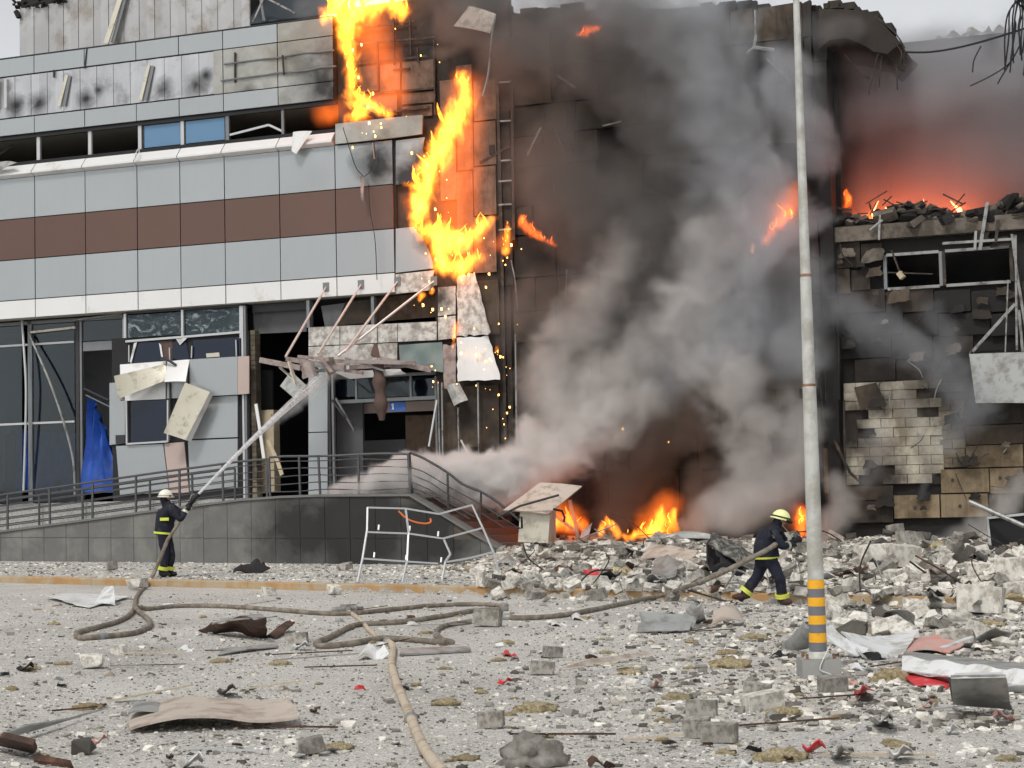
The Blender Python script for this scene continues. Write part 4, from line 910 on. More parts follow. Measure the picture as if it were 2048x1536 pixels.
fs += [tuple(range(nseg - 1, -1, -1)) + tuple(range(nseg, 2 * nseg)), tuple(range(3 * 2 * nseg, 3 * 2 * nseg + nseg)) + tuple(range(3 * 2 * nseg + 2 * nseg - 1, 3 * 2 * nseg + nseg - 1, -1))]
MB().add(vs, fs).build('slab', 'burnt_wall', sl)
for k, pts in enumerate((((1790, 85), (1803, 105), (1800, 122)), ((1800, 80), (1808, 100), (1808, 120)), ((1772, 108), (1800, 128), (1812, 131)), ((1778, 115), (1800, 138), (1810, 142)), ((1756, 108), (1745, 150), (1737, 190)), ((1764, 112), (1760, 150), (1758, 175)), ((1782, 104), (1792, 130), (1795, 180)), ((1770, 60), (1800, 95), (1806, 130)), ((1750, 32), (1790, 66), (1810, 96)), ((1690, 110), (1715, 140), (1738, 158)))):
    MB().tube(spline([FL(x, y, -.35 + .15 * (k % 4)) for x, y in pts], 4), .018, 6).build('reinforcement_rod', 'char_steel', sl)
rr = random.Random(8)
for k in range(9):
    x = 1655 + k * 15; yb_ = 14 + max(0, (x - 1690)) ** 1.5 * .055; v = FL(x, yb_, -.2); s = rr.uniform(.06, .16)
    MB().box(v.x - s, v.x + s, -.3, .3 + s, v.z - .05, v.z + s * .9).build('concrete_lump', 'burnt_wall', sl)
# cables
cb = thing('hanging_cable', 'black cable slung across the open upper floor', 'cable', FM)
MB().tube(spline([FL(1795, 104, .2), FL(1860, 104, .2), FL(1930, 92, .2), FL(2015, 68, .2), FL(2100, 40, .2)], 6), .025, 6).build('cable', 'cable', cb)
cb = thing('cable_tangle', 'tangle of black cables hanging at the upper right corner', 'cables', FM); rr = random.Random(6)
for k in range(13):
    x0 = 2012 + k * 4.5 + rr.uniform(-3, 3); pts = [(2075, -40), (2040 + rr.uniform(-12, 8), -6 + rr.uniform(-8, 8)), (x0 + 4, 25 + rr.uniform(-8, 18)), (x0 + rr.uniform(-4, 6), 62 + rr.uniform(-10, 20)), (x0 - 3 + rr.uniform(-8, 8), 95 + rr.uniform(-10, 60))]
    MB().tube(spline([FL(x, y, rr.uniform(-.2, .1)) for x, y in pts], 5), .02, 5).build('cable', 'cable', cb)
for pts in (((2040, 90), (2020, 125), (1985, 150), (1940, 172)), ((2030, 110), (2005, 150), (1995, 168)), ((1962, 92), (1948, 120), (1945, 145))): MB().tube(spline([FL(x, y, .1) for x, y in pts], 5), .018, 5).build('cable', 'cable', cb)
# wreckage of the roof edge far behind
rfw = thing('far_roof_wreckage', 'pale crumpled roof sheets on the far wall top', 'roof sheets', FM)
for k, (x0, x1, yt, yb) in enumerate(((1885, 1940, 64, 76), (1925, 1990, 56, 72), (1985, 2040, 50, 66), (1840, 1895, 78, 84))):
    MB().patch([FL(x0, yb + 4, 7.7), FL(x1, yb - 1, 7.7), FL(x1 - 12, yt, 7.9), FL(x0 + 14, yt + 4, 7.9)], 6, 5, .02, fn=lambda a, b, k=k: .12 * math.sin(a * 6 + k), jag=.04, seed=k).build('crumpled_sheet', 'sheet_grey', rfw)
# hanging sheet box on the right with leaning struts
hb = thing('hanging_panel_box', 'grey sheet box hanging on struts at the right edge', 'panel box', FM)
MB().patch([FL(1953, 806, -.6), FL(2060, 806, -.6), FL(2060, 704, -.5), FL(1940, 708, -.5)], 5, 4, .03, bulge=.03).build('front_sheet', 'sheet_grey', hb)
MB().patch([FL(1940, 708, -.5), FL(2060, 704, -.5), FL(2060, 698, .1), FL(1942, 702, .1)], 3, 2, .02).build('top_sheet', 'black_scrap', hb)
MB().patch([FL(1940, 708, -.5), FL(1953, 806, -.6), FL(1955, 800, .1), FL(1942, 702, .1)], 3, 2, .02).build('side_sheet', 'sheet_grey', hb)
for a, b, wd in (((1945, 703), (2030, 608), .07), ((2024, 468), (2036, 560), .06), ((2036, 560), (2052, 660), .06), ((2031, 470), (2034, 700), .05), ((2016, 560), (2010, 720), .03), ((2038, 620), (2046, 710), .06)): MB().bar(FL(*a, -.4), FL(*b, -.3), wd, wd).build('strut', 'steel_bare', hb)

rr = random.Random(61)                     # torn scraps, strips and lumps clinging to the ruined wing
for k in range(70):
    px, py = rr.uniform(1675, 2046), rr.uniform(470, 1030); v = FL(px, py, rr.uniform(.0, .12))
    if 1755 < px < 2035 and 490 < py < 580: continue
    if k % 3 == 0: d = Vector((rr.uniform(-.4, .4), rr.uniform(-.12, 0), rr.uniform(-.7, .5))); MB().tube(spline([v, v + d * .5 + Vector((rr.uniform(-.1, .1), -.05, 0)), v + d], 3), rr.uniform(.008, .02), 5).build('hanging_wire', rr.choice(('cable', 'char_steel', 'steel_bare')), wg)
    else:
        s_ = rr.uniform(.08, .28); MB().patch([v + Vector((-s_, -.02, -s_ * .6)), v + Vector((s_, -.08, -s_ * .5)), v + Vector((s_ * .8, 0, s_ * .6)), v + Vector((-s_ * .7, 0, s_ * .5))], 4, 4, .02, None, rr.uniform(-.03, .05), .12, k).build('torn_lining', rr.choice(('charred', 'burnt_wall', 'burnt_board', 'concrete_dark')), wg)
# ================================================================ LAMP POLE
pb = G(1638, 1352)
pole = thing('striped_pole', 'tall pale steel pole with orange and grey bands on a concrete foot', 'pole', Matrix.Translation((pb.x, pb.y, zg(pb.x))))
PYY = pb.y
def ph_(py): return AY(1638, py, PYY).z - zg(pb.x)
H = 8.2
def pr(z): return .082 - .0068 * z
zb0 = ph_(1316)
mb = MB(); hw = .185
mb.add([(-hw, -hw, -.05), (hw, -hw, -.05), (hw, hw, -.05), (-hw, hw, -.05), (-hw * .97, -hw * .97, zb0), (hw * .97, -hw * .97, zb0), (hw * .97, hw * .97, zb0), (-hw * .97, hw * .97, zb0)], [(0, 3, 2, 1), (4, 5, 6, 7), (0, 1, 5, 4), (1, 2, 6, 5), (2, 3, 7, 6), (3, 0, 4, 7)])
cbx = mb.build('concrete_foot', 'concrete_base', pole)
zf1 = ph_(1302)
MB().tube([(0, 0, zb0 + .002), (0, 0, zb0 + .02), (0, 0, zf1)], [.135, .13, pr(zf1) + .008], 20).build('flared_base', 'pole_paint', pole, True)
ys = [1301, 1284, 1265, 1248, 1230, 1212, 1194, 1177, 1159]
for i in range(8):
    z0, z1 = ph_(ys[i]), ph_(ys[i + 1]); m = 'band_grey' if i % 2 == 0 else 'band_orange'
    MB().tube([(0, 0, z0), (0, 0, z1 - .001)], [pr(z0) + .003, pr(z1) + .003], 20).build('painted_band', m, pole, True)
zs = [ph_(1159), ph_(770), ph_(550), H]; dr = [0, .004, .008]
for i in range(3):
    MB().tube([(0, 0, zs[i] + .001), (0, 0, zs[i + 1])], [pr(zs[i]) - dr[i], pr(zs[i + 1]) - dr[i]], 20).build('shaft', 'pole_paint', pole, True)
for i, yv in enumerate((770, 550)):
    z = ph_(yv); MB().tube([(0, 0, z - .014), (0, 0, z), (0, 0, z + .012)], [pr(z) + .001, pr(z) + .003, pr(z) - .004], 20).build('rusty_joint', 'rust', pole, True)
o = MB().bar((0, 0, H), (1.2, 0, H + .25), .06, .06).bar((1.1, 0, H + .22), (1.7, 0, H + .32), .22, .08).build('lamp_arm', 'frame_grey', pole)
MB().tube(spline([Vector((.09, -.12, zb0 + .12)), Vector((.02, -.19, zb0 + .02)), Vector((-.02, -.2, .08)), Vector((.06, -.2, .04)), Vector((.1, -.24, .01))], 5), .006, 5).build('loose_wire', 'wire_white', pole)
for a, b in ((-.14, -.14), (.14, -.14), (.14, .14), (-.14, .14)): MB().tube([(a * .9, b * .9, zb0), (a * .9, b * .9, zb0 + .05)], .014, 6).build('anchor_bolt', 'rust', pole)

# ================================================================ BENT WHITE LATTICE FRAME
p1 = GP(715, 1166); p2 = GP(998, 1150)
lf = thing('lattice_frame', 'bent white steel lattice frame leaning in front of the ramp wall', 'frame', Matrix.Translation(p1))
LI = Matrix.Translation(-p1)
def lp(px, py):
    t = (px - 715) / 283; Y = p1.y + (min(p2.y, p1.y + 1.2) - p1.y) * t + max(0, (1165 - py)) * .0035; return LI @ AY(px, py, Y)
bars = [[(735, 1015), (734, 1062), (725, 1118), (715, 1165)], [(811, 1017), (817, 1065), (814, 1123), (804, 1168)], [(735, 1015), (811, 1017), (878, 1028), (944, 1010)], [(734, 1064), (817, 1067), (886, 1077), (965, 1056)],
        [(725, 1117), (814, 1123), (876, 1127)], [(888, 1079), (901, 1108), (891, 1123), (884, 1160), (882, 1180)], [(944, 1010), (965, 1054), (987, 1104), (998, 1145)], [(715, 1165), (775, 1168), (833, 1172), (882, 1178)], [(893, 1124), (940, 1116), (987, 1104)], [(886, 1077), (888, 1079)]]
for pts in bars[:-1]:
    mb = MB()
    for a, b in zip(pts[:-1], pts[1:]): mb.bar(lp(*a), lp(*b), .033, .033)
    mb.build('frame_bar', 'frame_white', lf)
for x, y in ((757, 1060), (748, 1115), (876, 1073), (882, 1125), (812, 1120), (819, 1062)): MB().bar(lp(x, y), lp(x + 1, y - 10), .03, .03).build('stub', 'frame_white', lf)
MB().tube(spline([lp(797, 1022), lp(812, 1036), lp(830, 1044), lp(850, 1047), lp(861, 1044), lp(861, 1037)], 5), .018, 6).build('orange_tube', 'orange_tube', lf)

# ================================================================ HOSES
def hose(name, label, pts, r, m, n=10):
    P = []
    for p in pts:
        if isinstance(p, Vector): P.append(p)
        else:
            q_ = GP(p[0], p[1]); q_.z = gh(q_.x, q_.y) + r * .85 + (p[2] if len(p) > 2 else 0); P.append(q_)
    S_ = spline(P, 8); base = P[0].copy(); rr = random.Random(len(P))
    rs = [r * (1 + .05 * math.sin(i * .9) + rr.uniform(-.03, .03)) for i in range(len(S_))]
    S_ = [p - base for p in S_]
    o = MB().tube(S_, rs, n).build(name, m, None, True); o.location = base
    for q_ in ((len(S_) * 2) // 5, len(S_) - 2):
        d_ = (S_[q_ + 1] - S_[q_]).normalized() * .06; MB().tube([S_[q_] - d_, S_[q_] - d_ * .4, S_[q_] + d_ * .4, S_[q_] + d_], [r * 1.15, r * 1.4, r * 1.4, r * 1.15], 10).build('coupling', 'steel_bare', o, True)
    return tag(o, label, 'hose')
FA = GP(330, 1154); YA = FA.y           # left firefighter stands here
FB = G(1540, 1210); YB = FB.y
HA = [AY(336, 1078, YA - .35), AY(322, 1112, YA - .42), AY(306, 1150, YA - .5)]
hose('fire_hose', 'dusty brown hose looping to the firefighter at the ramp', HA + [(291, 1176), (274, 1196), (266, 1226), (240, 1246), (190, 1261), (156, 1271), (160, 1281), (205, 1279), (265, 1272), (297, 1260), (299, 1247), (284, 1233), (272, 1226, .05), (300, 1222), (360, 1216), (450, 1217), (540, 1223), (640, 1231), (700, 1231), (780, 1224), (860, 1216), (950, 1213), (1015, 1216)], .037, 'hose_dark')
hose('fire_hose', 'dark brown hose folded back on itself in the middle of the yard', [(892, 1292), (820, 1285), (762, 1283), (700, 1294), (645, 1298), (636, 1291), (662, 1279), (694, 1262), (722, 1254), (800, 1249), (880, 1238), (950, 1226), (1015, 1222)], .037, 'hose_dark')
hose('fire_hose', 'short brown hose end curling beside the pale concrete block', [(905, 1290), (882, 1283), (873, 1271), (890, 1256), (948, 1247)], .034, 'hose_dark')
HB = [AY(1556, 1086, YB - .28), AY(1530, 1102, YB - .36), AY(1500, 1117, YB - .4), AY(1455, 1140, YB - .4), AY(1400, 1164, YB - .3)]
hose('fire_hose', 'taut brown hose rising from the ground to the firefighter by the pole', HB + [AY(1330, 1189, G(1330, 1200).y), (1270, 1207), (1190, 1224), (1130, 1235), (1060, 1241), (1008, 1240)], .04, 'hose_dark')
hose('fire_hose', 'thick pale hose running out of the bottom edge of the picture', [(905, 1575), (868, 1536), (842, 1494), (816, 1432), (793, 1372), (783, 1332), (786, 1300), (774, 1288)], .038, 'hose_pale', 12)
hose('fire_hose', 'thin pale hose piece crossing under the dark folded hose', [(752, 1276), (738, 1264), (725, 1248), (708, 1234), (696, 1226)], .03, 'hose_pale')
o = thing('hose_coupling', 'silver hose coupling where the hoses meet', 'coupling', Matrix.Translation(GP(697, 1226)))
MB().tube([(-.12, 0, .07), (.12, .05, .07)], .06, 10).build('barrel', 'steel_bare', o, True)
for k, dv in enumerate(((-.25, .1), (.2, .15), (.02, -.2), (-.1, .22))): MB().tube([(0, 0, .07), (dv[0], dv[1], .05)], .035, 8).build('outlet', 'steel_bare', o, True)

# ================================================================ FIREFIGHTERS
def skin_body(name, verts, edges, root, m, parent, disp=.012, seed=0):
    me = bpy.data.meshes.new('tmp'); me.from_pydata([v[0] for v in verts], edges, []); ob = bpy.data.objects.new('tmp', me); COL.objects.link(ob)
    md = ob.modifiers.new('s', 'SKIN'); md.use_smooth_shade = True
    for i, v in enumerate(verts):
        sv = me.skin_vertices[0].data[i]; r_ = v[1]; sv.radius = (r_, r_) if not isinstance(r_, tuple) else r_; sv.use_root = (i == root)
    ss = ob.modifiers.new('u', 'SUBSURF'); ss.levels = 2; ss.render_levels = 2
    dg = bpy.context.evaluated_depsgraph_get(); em = bpy.data.meshes.new_from_object(ob.evaluated_get(dg)); em.name = name
    bpy.data.objects.remove(ob); bpy.data.meshes.remove(me)
    for v in em.vertices:
        n_ = mnoise.noise(v.co * 7 + Vector((seed, 0, 0))); v.co += v.normal * n_ * disp
    em.materials.clear(); em.polygons.foreach_set('use_smooth', [True] * len(em.polygons))
    return link(name, em, m, parent)
def ring(name, m, parent, a, b, r0, r1=None, n=14): return MB().tube([a, b], [r0, r1 or r0], n).build(name, m, parent, True)
def ellipsoid(mb, c, ax, n=12, k=8, f=None):
    c = Vector(c); vs = []; fs = []
    X, Y, Z = [Vector(a) for a in ax]
    for j in range(k + 1):
        t = math.pi * j / k
        for i in range(n):
            p = 2 * math.pi * i / n; vs.append(c + X * math.sin(t) * math.cos(p) + Y * math.sin(t) * math.sin(p) + Z * math.cos(t))
    for j in range(k):
        for i in range(n): fs.append((j * n + i, (j + 1) * n + i, (j + 1) * n + (i + 1) % n, j * n + (i + 1) % n))
    return mb.add(vs, fs)
def hand(parent, wrist, dirv, upv, grip, side):
    """gloved hand: palm and five curled fingers closing round the nozzle at grip"""
    d = Vector(dirv).normalized(); u = Vector(upv).normalized(); s_ = d.cross(u).normalized() * side; w_ = Vector(wrist)
    V = [(w_, .036), (w_ + d * .05, .043), (w_ + d * .09, .042)]; E_ = [(0, 1), (1, 2)]
    for k, (o_, ln) in enumerate(((-.034, .065), (-.012, .078), (.011, .072), (.032, .055))):
        b0 = len(V); V += [(w_ + d * .10 + s_ * o_, .013), (w_ + d * (.10 + ln * .55) + s_ * o_ - u * .022, .0125), (w_ + d * (.10 + ln * .5) + s_ * o_ - u * .06, .011)]; E_ += [(2, b0), (b0, b0 + 1), (b0 + 1, b0 + 2)]
    b0 = len(V); V += [(w_ + d * .045 + s_ * .045 - u * .01, .016), (w_ + d * .08 + s_ * .06 - u * .04, .013)]; E_ += [(1, b0), (b0, b0 + 1)]
    return skin_body('glove', V, E_, 0, 'black_rubber', parent, 0.0)
def firefighter(label, base, J, head, htilt, hmat, bands, belt, hmats, visor, facing):
    ff = thing('person', label, 'person', Matrix.Translation(base)); I = Matrix.Translation(-base)
    L = {k: I @ v for k, v in J.items()}
    order = ['pelvis', 'spine', 'chest', 'neck', 'head0', 'shL', 'elL', 'wrL', 'shR', 'elR', 'wrR', 'hipL', 'knL', 'anL', 'heL', 'toL', 'hipR', 'knR', 'anR', 'heR', 'toR']
    rad = dict(pelvis=.165, spine=.165, chest=.185, neck=.075, head0=.085, shL=.105, elL=.075, wrL=.05, shR=.105, elR=.075, wrR=.05, hipL=.115, knL=.092, anL=.075, heL=.05, toL=.045, hipR=.115, knR=.092, anR=.075, heR=.05, toR=.045)
    ed = [('pelvis', 'spine'), ('spine', 'chest'), ('chest', 'neck'), ('neck', 'head0'), ('chest', 'shL'), ('shL', 'elL'), ('elL', 'wrL'), ('chest', 'shR'), ('shR', 'elR'), ('elR', 'wrR'), ('pelvis', 'hipL'), ('hipL', 'knL'), ('knL', 'anL'), ('anL', 'toL'), ('pelvis', 'hipR'), ('hipR', 'knR'), ('knR', 'anR'), ('anR', 'toR')]
    ids = [k for k in order if not k.startswith('he') or k == 'head0']; order2 = ids; ix = {k: i for i, k in enumerate(order2)}
    V = [(L[k], rad[k]) for k in order2]
    skin_body('body', V, [(ix[a], ix[b]) for a, b in ed], 0, 'suit', ff, .016, len(label))
    for s_ in 'LR':
        a, t_ = L['an' + s_], L['to' + s_]; d = (t_ - a); d.z = 0; d = d.normalized() * 1.0 if d.length > .01 else Vector((1, 0, 0))
        bt = MB(); ellipsoid(bt, a + d * .07 + Vector((0, 0, -.055)), (d * .155, d.cross(Vector((0, 0, 1))) * .058, Vector((0, 0, .055)))); bt.tube([a + Vector((0, 0, -.06)), a + (L['kn' + s_] - a) * .28], [.078, .092], 12); bt.build('boot', hmats, ff, True)
        k_, a_ = L['kn' + s_], L['an' + s_]
        for f0, f1, m in bands: ring('reflective_band', m, ff, a_.lerp(k_, f0), a_.lerp(k_, f1), .112, .116)
    pv, spn = L['pelvis'], L['spine']
    jk_ = MB(); cts = [(pv.lerp(spn, -.25), .20), (pv.lerp(spn, .15), .205), (spn, .20), (spn.lerp(L['chest'], .6), .205), (L['chest'], .19), (L['chest'].lerp(L['neck'], .45), .12), (L['chest'].lerp(L['neck'], .7), .09)]
    jk_.tube([c for c, _ in cts], [r_ for _, r_ in cts], 14); jo = jk_.build('jacket', 'suit', ff, True)
    for v in jo.data.vertices: v.co += v.normal * mnoise.noise(v.co * 9) * .03
    ring('jacket_hem_band', belt, ff, pv.lerp(spn, -.18), pv.lerp(spn, .0), .208, .212)
    # chest / back mark
    # head with face, hood, helmet
    h = L['head']; f = Vector(facing).normalized(); up = Vector(htilt).normalized(); f = (f - up * f.dot(up)).normalized(); s_ = f.cross(up)
    hd = MB(); ellipsoid(hd, h, (s_ * .075, f * .095, up * .115)); ellipsoid(hd, h + f * .098 - up * .01, (s_ * .013, f * .02, up * .022), 8, 5)
    for sd in (-1, 1): ellipsoid(hd, h + s_ * .075 * sd, (s_ * .012, f * .02, up * .03), 8, 5)
    ho = hd.build('head', 'skin', ff, True)
    em = MB()
    for sd in (-1, 1): ellipsoid(em, h + f * .088 + s_ * .03 * sd + up * .012, (s_ * .012, f * .008, up * .007), 8, 5)
    em.build('eyes', 'black_scrap', ho, True)
    mo = MB(); ellipsoid(mo, h + f * .086 - up * .055, (s_ * .022, f * .008, up * .006), 8, 5); mo.build('mouth', 'cloth_brown', ho, True)
    hood = MB(); ellipsoid(hood, h - f * .03 - up * .03, (s_ * .088, f * .085, up * .125)); hood.tube([h - up * .10 - f * .02, L['neck'] - Vector((0, 0, .03))], [.085, .11], 12); hood.build('hood', 'suit', ff, True)
    hm = MB(); n, k = 18, 7; vs = []; fs = []; c = h + up * .035
    for j in range(k + 1):
        t = (math.pi * .55) * j / k
        for i in range(n):
            p = 2 * math.pi * i / n; e = 1.0
            vs.append(c + (s_ * .125 * math.cos(p) + f * .15 * math.sin(p)) * math.sin(t) + up * .135 * math.cos(t))
    for j in range(k):
        for i in range(n): fs.append((j * n + i, (j + 1) * n + i, (j + 1) * n + (i + 1) % n, j * n + (i + 1) % n))
    hm.add(vs, fs)
    for i in range(n):
        p = 2 * math.pi * i / n
    brim = [c + (s_ * .13 * math.cos(2 * math.pi * i / n) + f * (.155 + (.03 if math.sin(2 * math.pi * i / n) > .3 else .012)) * math.sin(2 * math.pi * i / n)) - up * .022 for i in range(n)]
    hm.tube(brim + [brim[0]], .011, 6, False)
    hmo = hm.build('helmet', hmat, ff, True)
    ring('helmet_band', 'black_rubber', hmo, c - up * .004, c + up * .022, .001) if False else None
    bd = [c + (s_ * .127 * math.cos(2 * math.pi * i / n) + f * .152 * math.sin(2 * math.pi * i / n)) + up * .012 for i in range(n)]
    MB().tube(bd + [bd[0]], .012, 6, False).build('helmet_band', 'black_rubber' if visor else 'band_silver', hmo, True)
    if visor:
        vz = [c + (s_ * .135 * math.cos(a2) + f * .18 * math.sin(a2)) - up * .03 for a2 in np.linspace(math.pi * .1, math.pi * .9, 10)]
        MB().tube(vz, .024, 6).build('visor', 'black_rubber', hmo, True)
    else:
        MB().tube([c + s_ * .128 + f * .03 + up * .0, c + s_ * .14 + f * .03], .02, 8).build('ear_knob', 'black_rubber', hmo, True)
    return ff, L
def jA(px, py, dy=0): return AY(px, py, YA + dy)
J = dict(pelvis=jA(328, 1064), spine=jA(330, 1042), chest=jA(335, 1023), neck=jA(335, 1008), head0=jA(334, 1000), head=jA(331, 995),
         shL=jA(343, 1018, -.2), elL=jA(362, 1041, -.28), wrL=jA(373, 1018, -.22), shR=jA(346, 1015, .18), elR=jA(366, 1030, .1), wrR=jA(382, 1007, -.1),
         hipL=jA(325, 1072, -.1), knL=jA(331, 1110, -.12), anL=jA(325, 1144, -.1), toL=jA(338, 1152, -.2), hipR=jA(333, 1072, .1), knR=jA(343, 1109, .05), anR=jA(337, 1143, .08), toR=jA(351, 1151, .0))
ff1, L1 = firefighter('firefighter in dark suit and white helmet aiming a water jet at the entrance', Vector((FA.x, FA.y, gh(FA.x, FA.y))), J, None, (.05, 0, 1), 'helmet_white', ((.12, .32, 'band_lime'),), 'band_lime', 'black_rubber', False, (.75, .6, .15))
I1 = ff1.matrix_world.copy()
nz0, nz1 = jA(372, 1014, -.2), jA(396, 989, -.05)
def nozzle(label, a, b, base, hosept):
    n_ = thing('hose_nozzle', label, 'nozzle', Matrix.Translation(a)); d = (b - a); u_ = Vector((0, 0, 1)); d_n = d.normalized()
    MB().tube([Vector(), d * .45, d * .5, d * .8, d], [.035, .035, .05, .045, .06], 12).build('barrel', 'black_rubber', n_, True)
    MB().bar(d * .35, d * .35 - u_ * .13 - d_n * .03, .03, .045).build('grip', 'black_rubber', n_)
    MB().tube(spline([d * .3 + u_ * .04, d * .45 + u_ * .12, d * .65 + u_ * .09, d * .7 + u_ * .04], 4), .012, 6).build('bale_handle', 'steel_bare', n_, True)
    MB().tube(spline([hosept - a, (hosept - a) * .5 - u_ * .05, Vector()], 6), .036, 10).build('hose_tail', 'hose_dark', n_, True)
nozzle('black nozzle in the hands of the firefighter at the ramp', nz0, nz1, None, AY(336, 1078, YA - .35))
dA = (nz1 - nz0).normalized()
hand(ff1, L1['wrL'], dA, (0, -.5, .9), None, 1); hand(ff1, L1['wrR'], dA, (0, .4, .9), None, -1)
for s_, e_, wv in (('elL', 'wrL', .3), ('elR', 'wrR', .3)): ring('cuff_band', 'band_silver', ff1, L1[e_].lerp(L1[s_], .12), L1[e_].lerp(L1[s_], .3), .072, .078)
MB().box(-.09, .09, -.01, .01, -.03, .03).build('back_patch', 'band_lime', ff1).location = L1['spine'].lerp(L1['chest'], .2) + Vector((0.02, -.225, 0))
def jB(px, py, dy=0): return AY(px, py, YB + dy)
J = dict(pelvis=jB(1533, 1114), spine=jB(1532, 1094), chest=jB(1541, 1069), neck=jB(1552, 1053), head0=jB(1557, 1045), head=jB(1561, 1040),
         shL=jB(1547, 1068, -.2), elL=jB(1566, 1094, -.28), wrL=jB(1578, 1090, -.2), shR=jB(1553, 1063, .18), elR=jB(1570, 1085, .16), wrR=jB(1586, 1078, 0),
         hipL=jB(1542, 1122, -.1), knL=jB(1560, 1158, -.16), anL=jB(1565, 1196, -.1), toL=jB(1577, 1208, -.22), hipR=jB(1524, 1122, .1), knR=jB(1513, 1156, .1), anR=jB(1490, 1186, .12), toR=jB(1478, 1202, .1))
ff2, L2 = firefighter('firefighter in dark suit and pale yellow helmet striding beside the striped pole', Vector((FB.x, FB.y, gh(FB.x, FB.y))), J, None, (.28, 0, 1), 'helmet_lime', ((.02, .24, 'band_lime'), (.105, .15, 'band_silver')), 'band_lime', 'boot_brown', True, (.95, .15, -.25))
nz0, nz1 = jB(1574, 1087, -.2), jB(1599, 1078, -.05)
nozzle('black nozzle held low by the firefighter beside the pole', nz0, nz1, None, AY(1556, 1086, YB - .28))
dB = (nz1 - nz0).normalized()
hand(ff2, L2['wrL'], dB, (0, -.5, .9), None, 1); hand(ff2, L2['wrR'], dB, (0, .4, .9), None, -1)
for s_, e_ in (('elL', 'wrL'), ('elR', 'wrR')): ring('cuff_band', 'band_silver', ff2, L2[e_].lerp(L2[s_], .1), L2[e_].lerp(L2[s_], .22), .072, .076)
o = MB().box(-.05, .05, -.01, .01, -.02, .02).build('shoulder_mark', 'band_silver', ff2); o.location = L2['chest'] + Vector((0.0, -.20, -.02)); o.rotation_euler = (0, .6, 0)

# ================================================================ WATER JET
def jet_mat():
    m = bpy.data.materials.new('water_jet'); m.use_nodes = True; b = NB(m); b.n.clear(); out = b.new('ShaderNodeOutputMaterial')
    d = b.new('ShaderNodeBsdfDiffuse'); d.inputs[0].default_value = (.95, .96, .97, 1); tl = b.new('ShaderNodeBsdfTranslucent'); tl.inputs[0].default_value = (.95, .96, .97, 1)
    a = b.new('ShaderNodeMixShader'); a.inputs[0].default_value = .4; b.l.new(d.outputs[0], a.inputs[1]); b.l.new(tl.outputs[0], a.inputs[2])
    t = b.new('ShaderNodeBsdfTransparent'); mx = b.new('ShaderNodeMixShader')
    n_ = b.noise(b.pos(), 5.0, 5, .6); at = b.new('ShaderNodeAttribute'); at.attribute_name = 'along'
    f = b.math('MULTIPLY', b.ramp(at.outputs['Fac'], 0, 1, .95, .10), b.ramp(n_, .3, .62, .45, 1.0)); b.l.new(f, mx.inputs[0]); b.l.new(t.outputs[0], mx.inputs[1]); b.l.new(a.outputs[0], mx.inputs[2]); b.l.new(mx.outputs[0], out.inputs[0]); MATS['water_jet'] = m
jet_mat()
ja, jb = jA(396, 989, -.05), W(FL(655, 745, -1.2))
jm = jb - ja; JP = [ja + jm * t + Vector((0, 0, .35 * (t - t * t))) for t in np.linspace(0, 1, 30)]; rr = random.Random(2)
jr = [.026 + .11 * t ** 1.25 for t in np.linspace(0, 1, 30)]
mb = MB().tube([p - ja for p in JP], jr, 10, False)
for k in range(6):
    ph0 = rr.uniform(0, 6.28); mb.tube([p - ja + Vector((0, math.cos(ph0), math.sin(ph0))) * jr[i] * (.9 + .3 * i / 30) for i, p in enumerate(JP)], [.006 + .02 * i / 30 for i in range(30)], 5, False)
o = mb.build('water_jet', 'water_jet', None, True); o.location = ja; tag(o, 'white water jet shooting from the nozzle into the entrance', 'water jet', kind='stuff')
at = o.data.attributes.new('along', 'FLOAT', 'POINT'); Lj = jm.length
for i, v in enumerate(o.data.vertices): at.data[i].value = min(1, max(0, v.co.length / Lj))
# ================================================================ DEBRIS
def gp(px, py, h=0.0): P = GP(px, py); return Vector((P.x, P.y, P.z + h))
def gpp(px, py, h):          # point h above the ground that appears at this pixel
    return GP(px, py, h)
def sheet(name, label, cat, m, c, nu=8, nv=5, th=.012, fn=None, bulge=0.0, jag=0.0, seed=0, group=None, extra=None):
    P = [gpp(x, y, h) for x, y, h in c]; base = sum(P, Vector()) / 4; base.z = gh(base.x, base.y)
    mb = MB().patch([p - base for p in P], nu, nv, th, fn, bulge, jag, seed)
    if extra:
        for e in extra: mb.patch([gpp(x, y, h) - base for x, y, h in e], 5, 4, th, None, .03, jag, seed + 1)
    o = mb.build(name, m, None, True); o.location = base; return tag(o, label, cat, group)
sheet('metal_sheet', 'white torn metal sheet with an upright fin left of the brown hose', 'metal sheet', 'sheet_white', ((92, 1190, .08), (178, 1216, .03), (262, 1192, .05), (150, 1186, .03)), 8, 5, .01, None, .0, .03, 1, extra=[((186, 1210, .03), (230, 1209, .03), (228, 1174, .28), (208, 1176, .22))])
o = thing('rusty_channel', 'rusty dark bent steel channel lying on the asphalt', 'steel channel', Matrix.Translation(gp(470, 1275)))
bs = o.location.copy(); pc = lambda x, y, h: gpp(x, y, h) - bs
MB().patch([pc(398, 1262, .02), pc(536, 1276, .0), pc(530, 1234, .32), pc(425, 1246, .16)], 10, 5, .015, lambda a, b: .04 * math.sin(a * 9), 0, .03, 3).build('web', 'rust_dark', o, True)
MB().patch([pc(425, 1246, .16), pc(530, 1234, .32), pc(524, 1228, .30), pc(440, 1240, .16)], 8, 3, .02, None, .02, .02, 4).build('flange', 'sheet_grey', o, True)
MB().patch([pc(532, 1272, .02), pc(552, 1276, .02), pc(588, 1244, .12), pc(570, 1243, .12)], 5, 3, .02, None, .02, .04, 5).build('torn_wing', 'rust_dark', o, True)
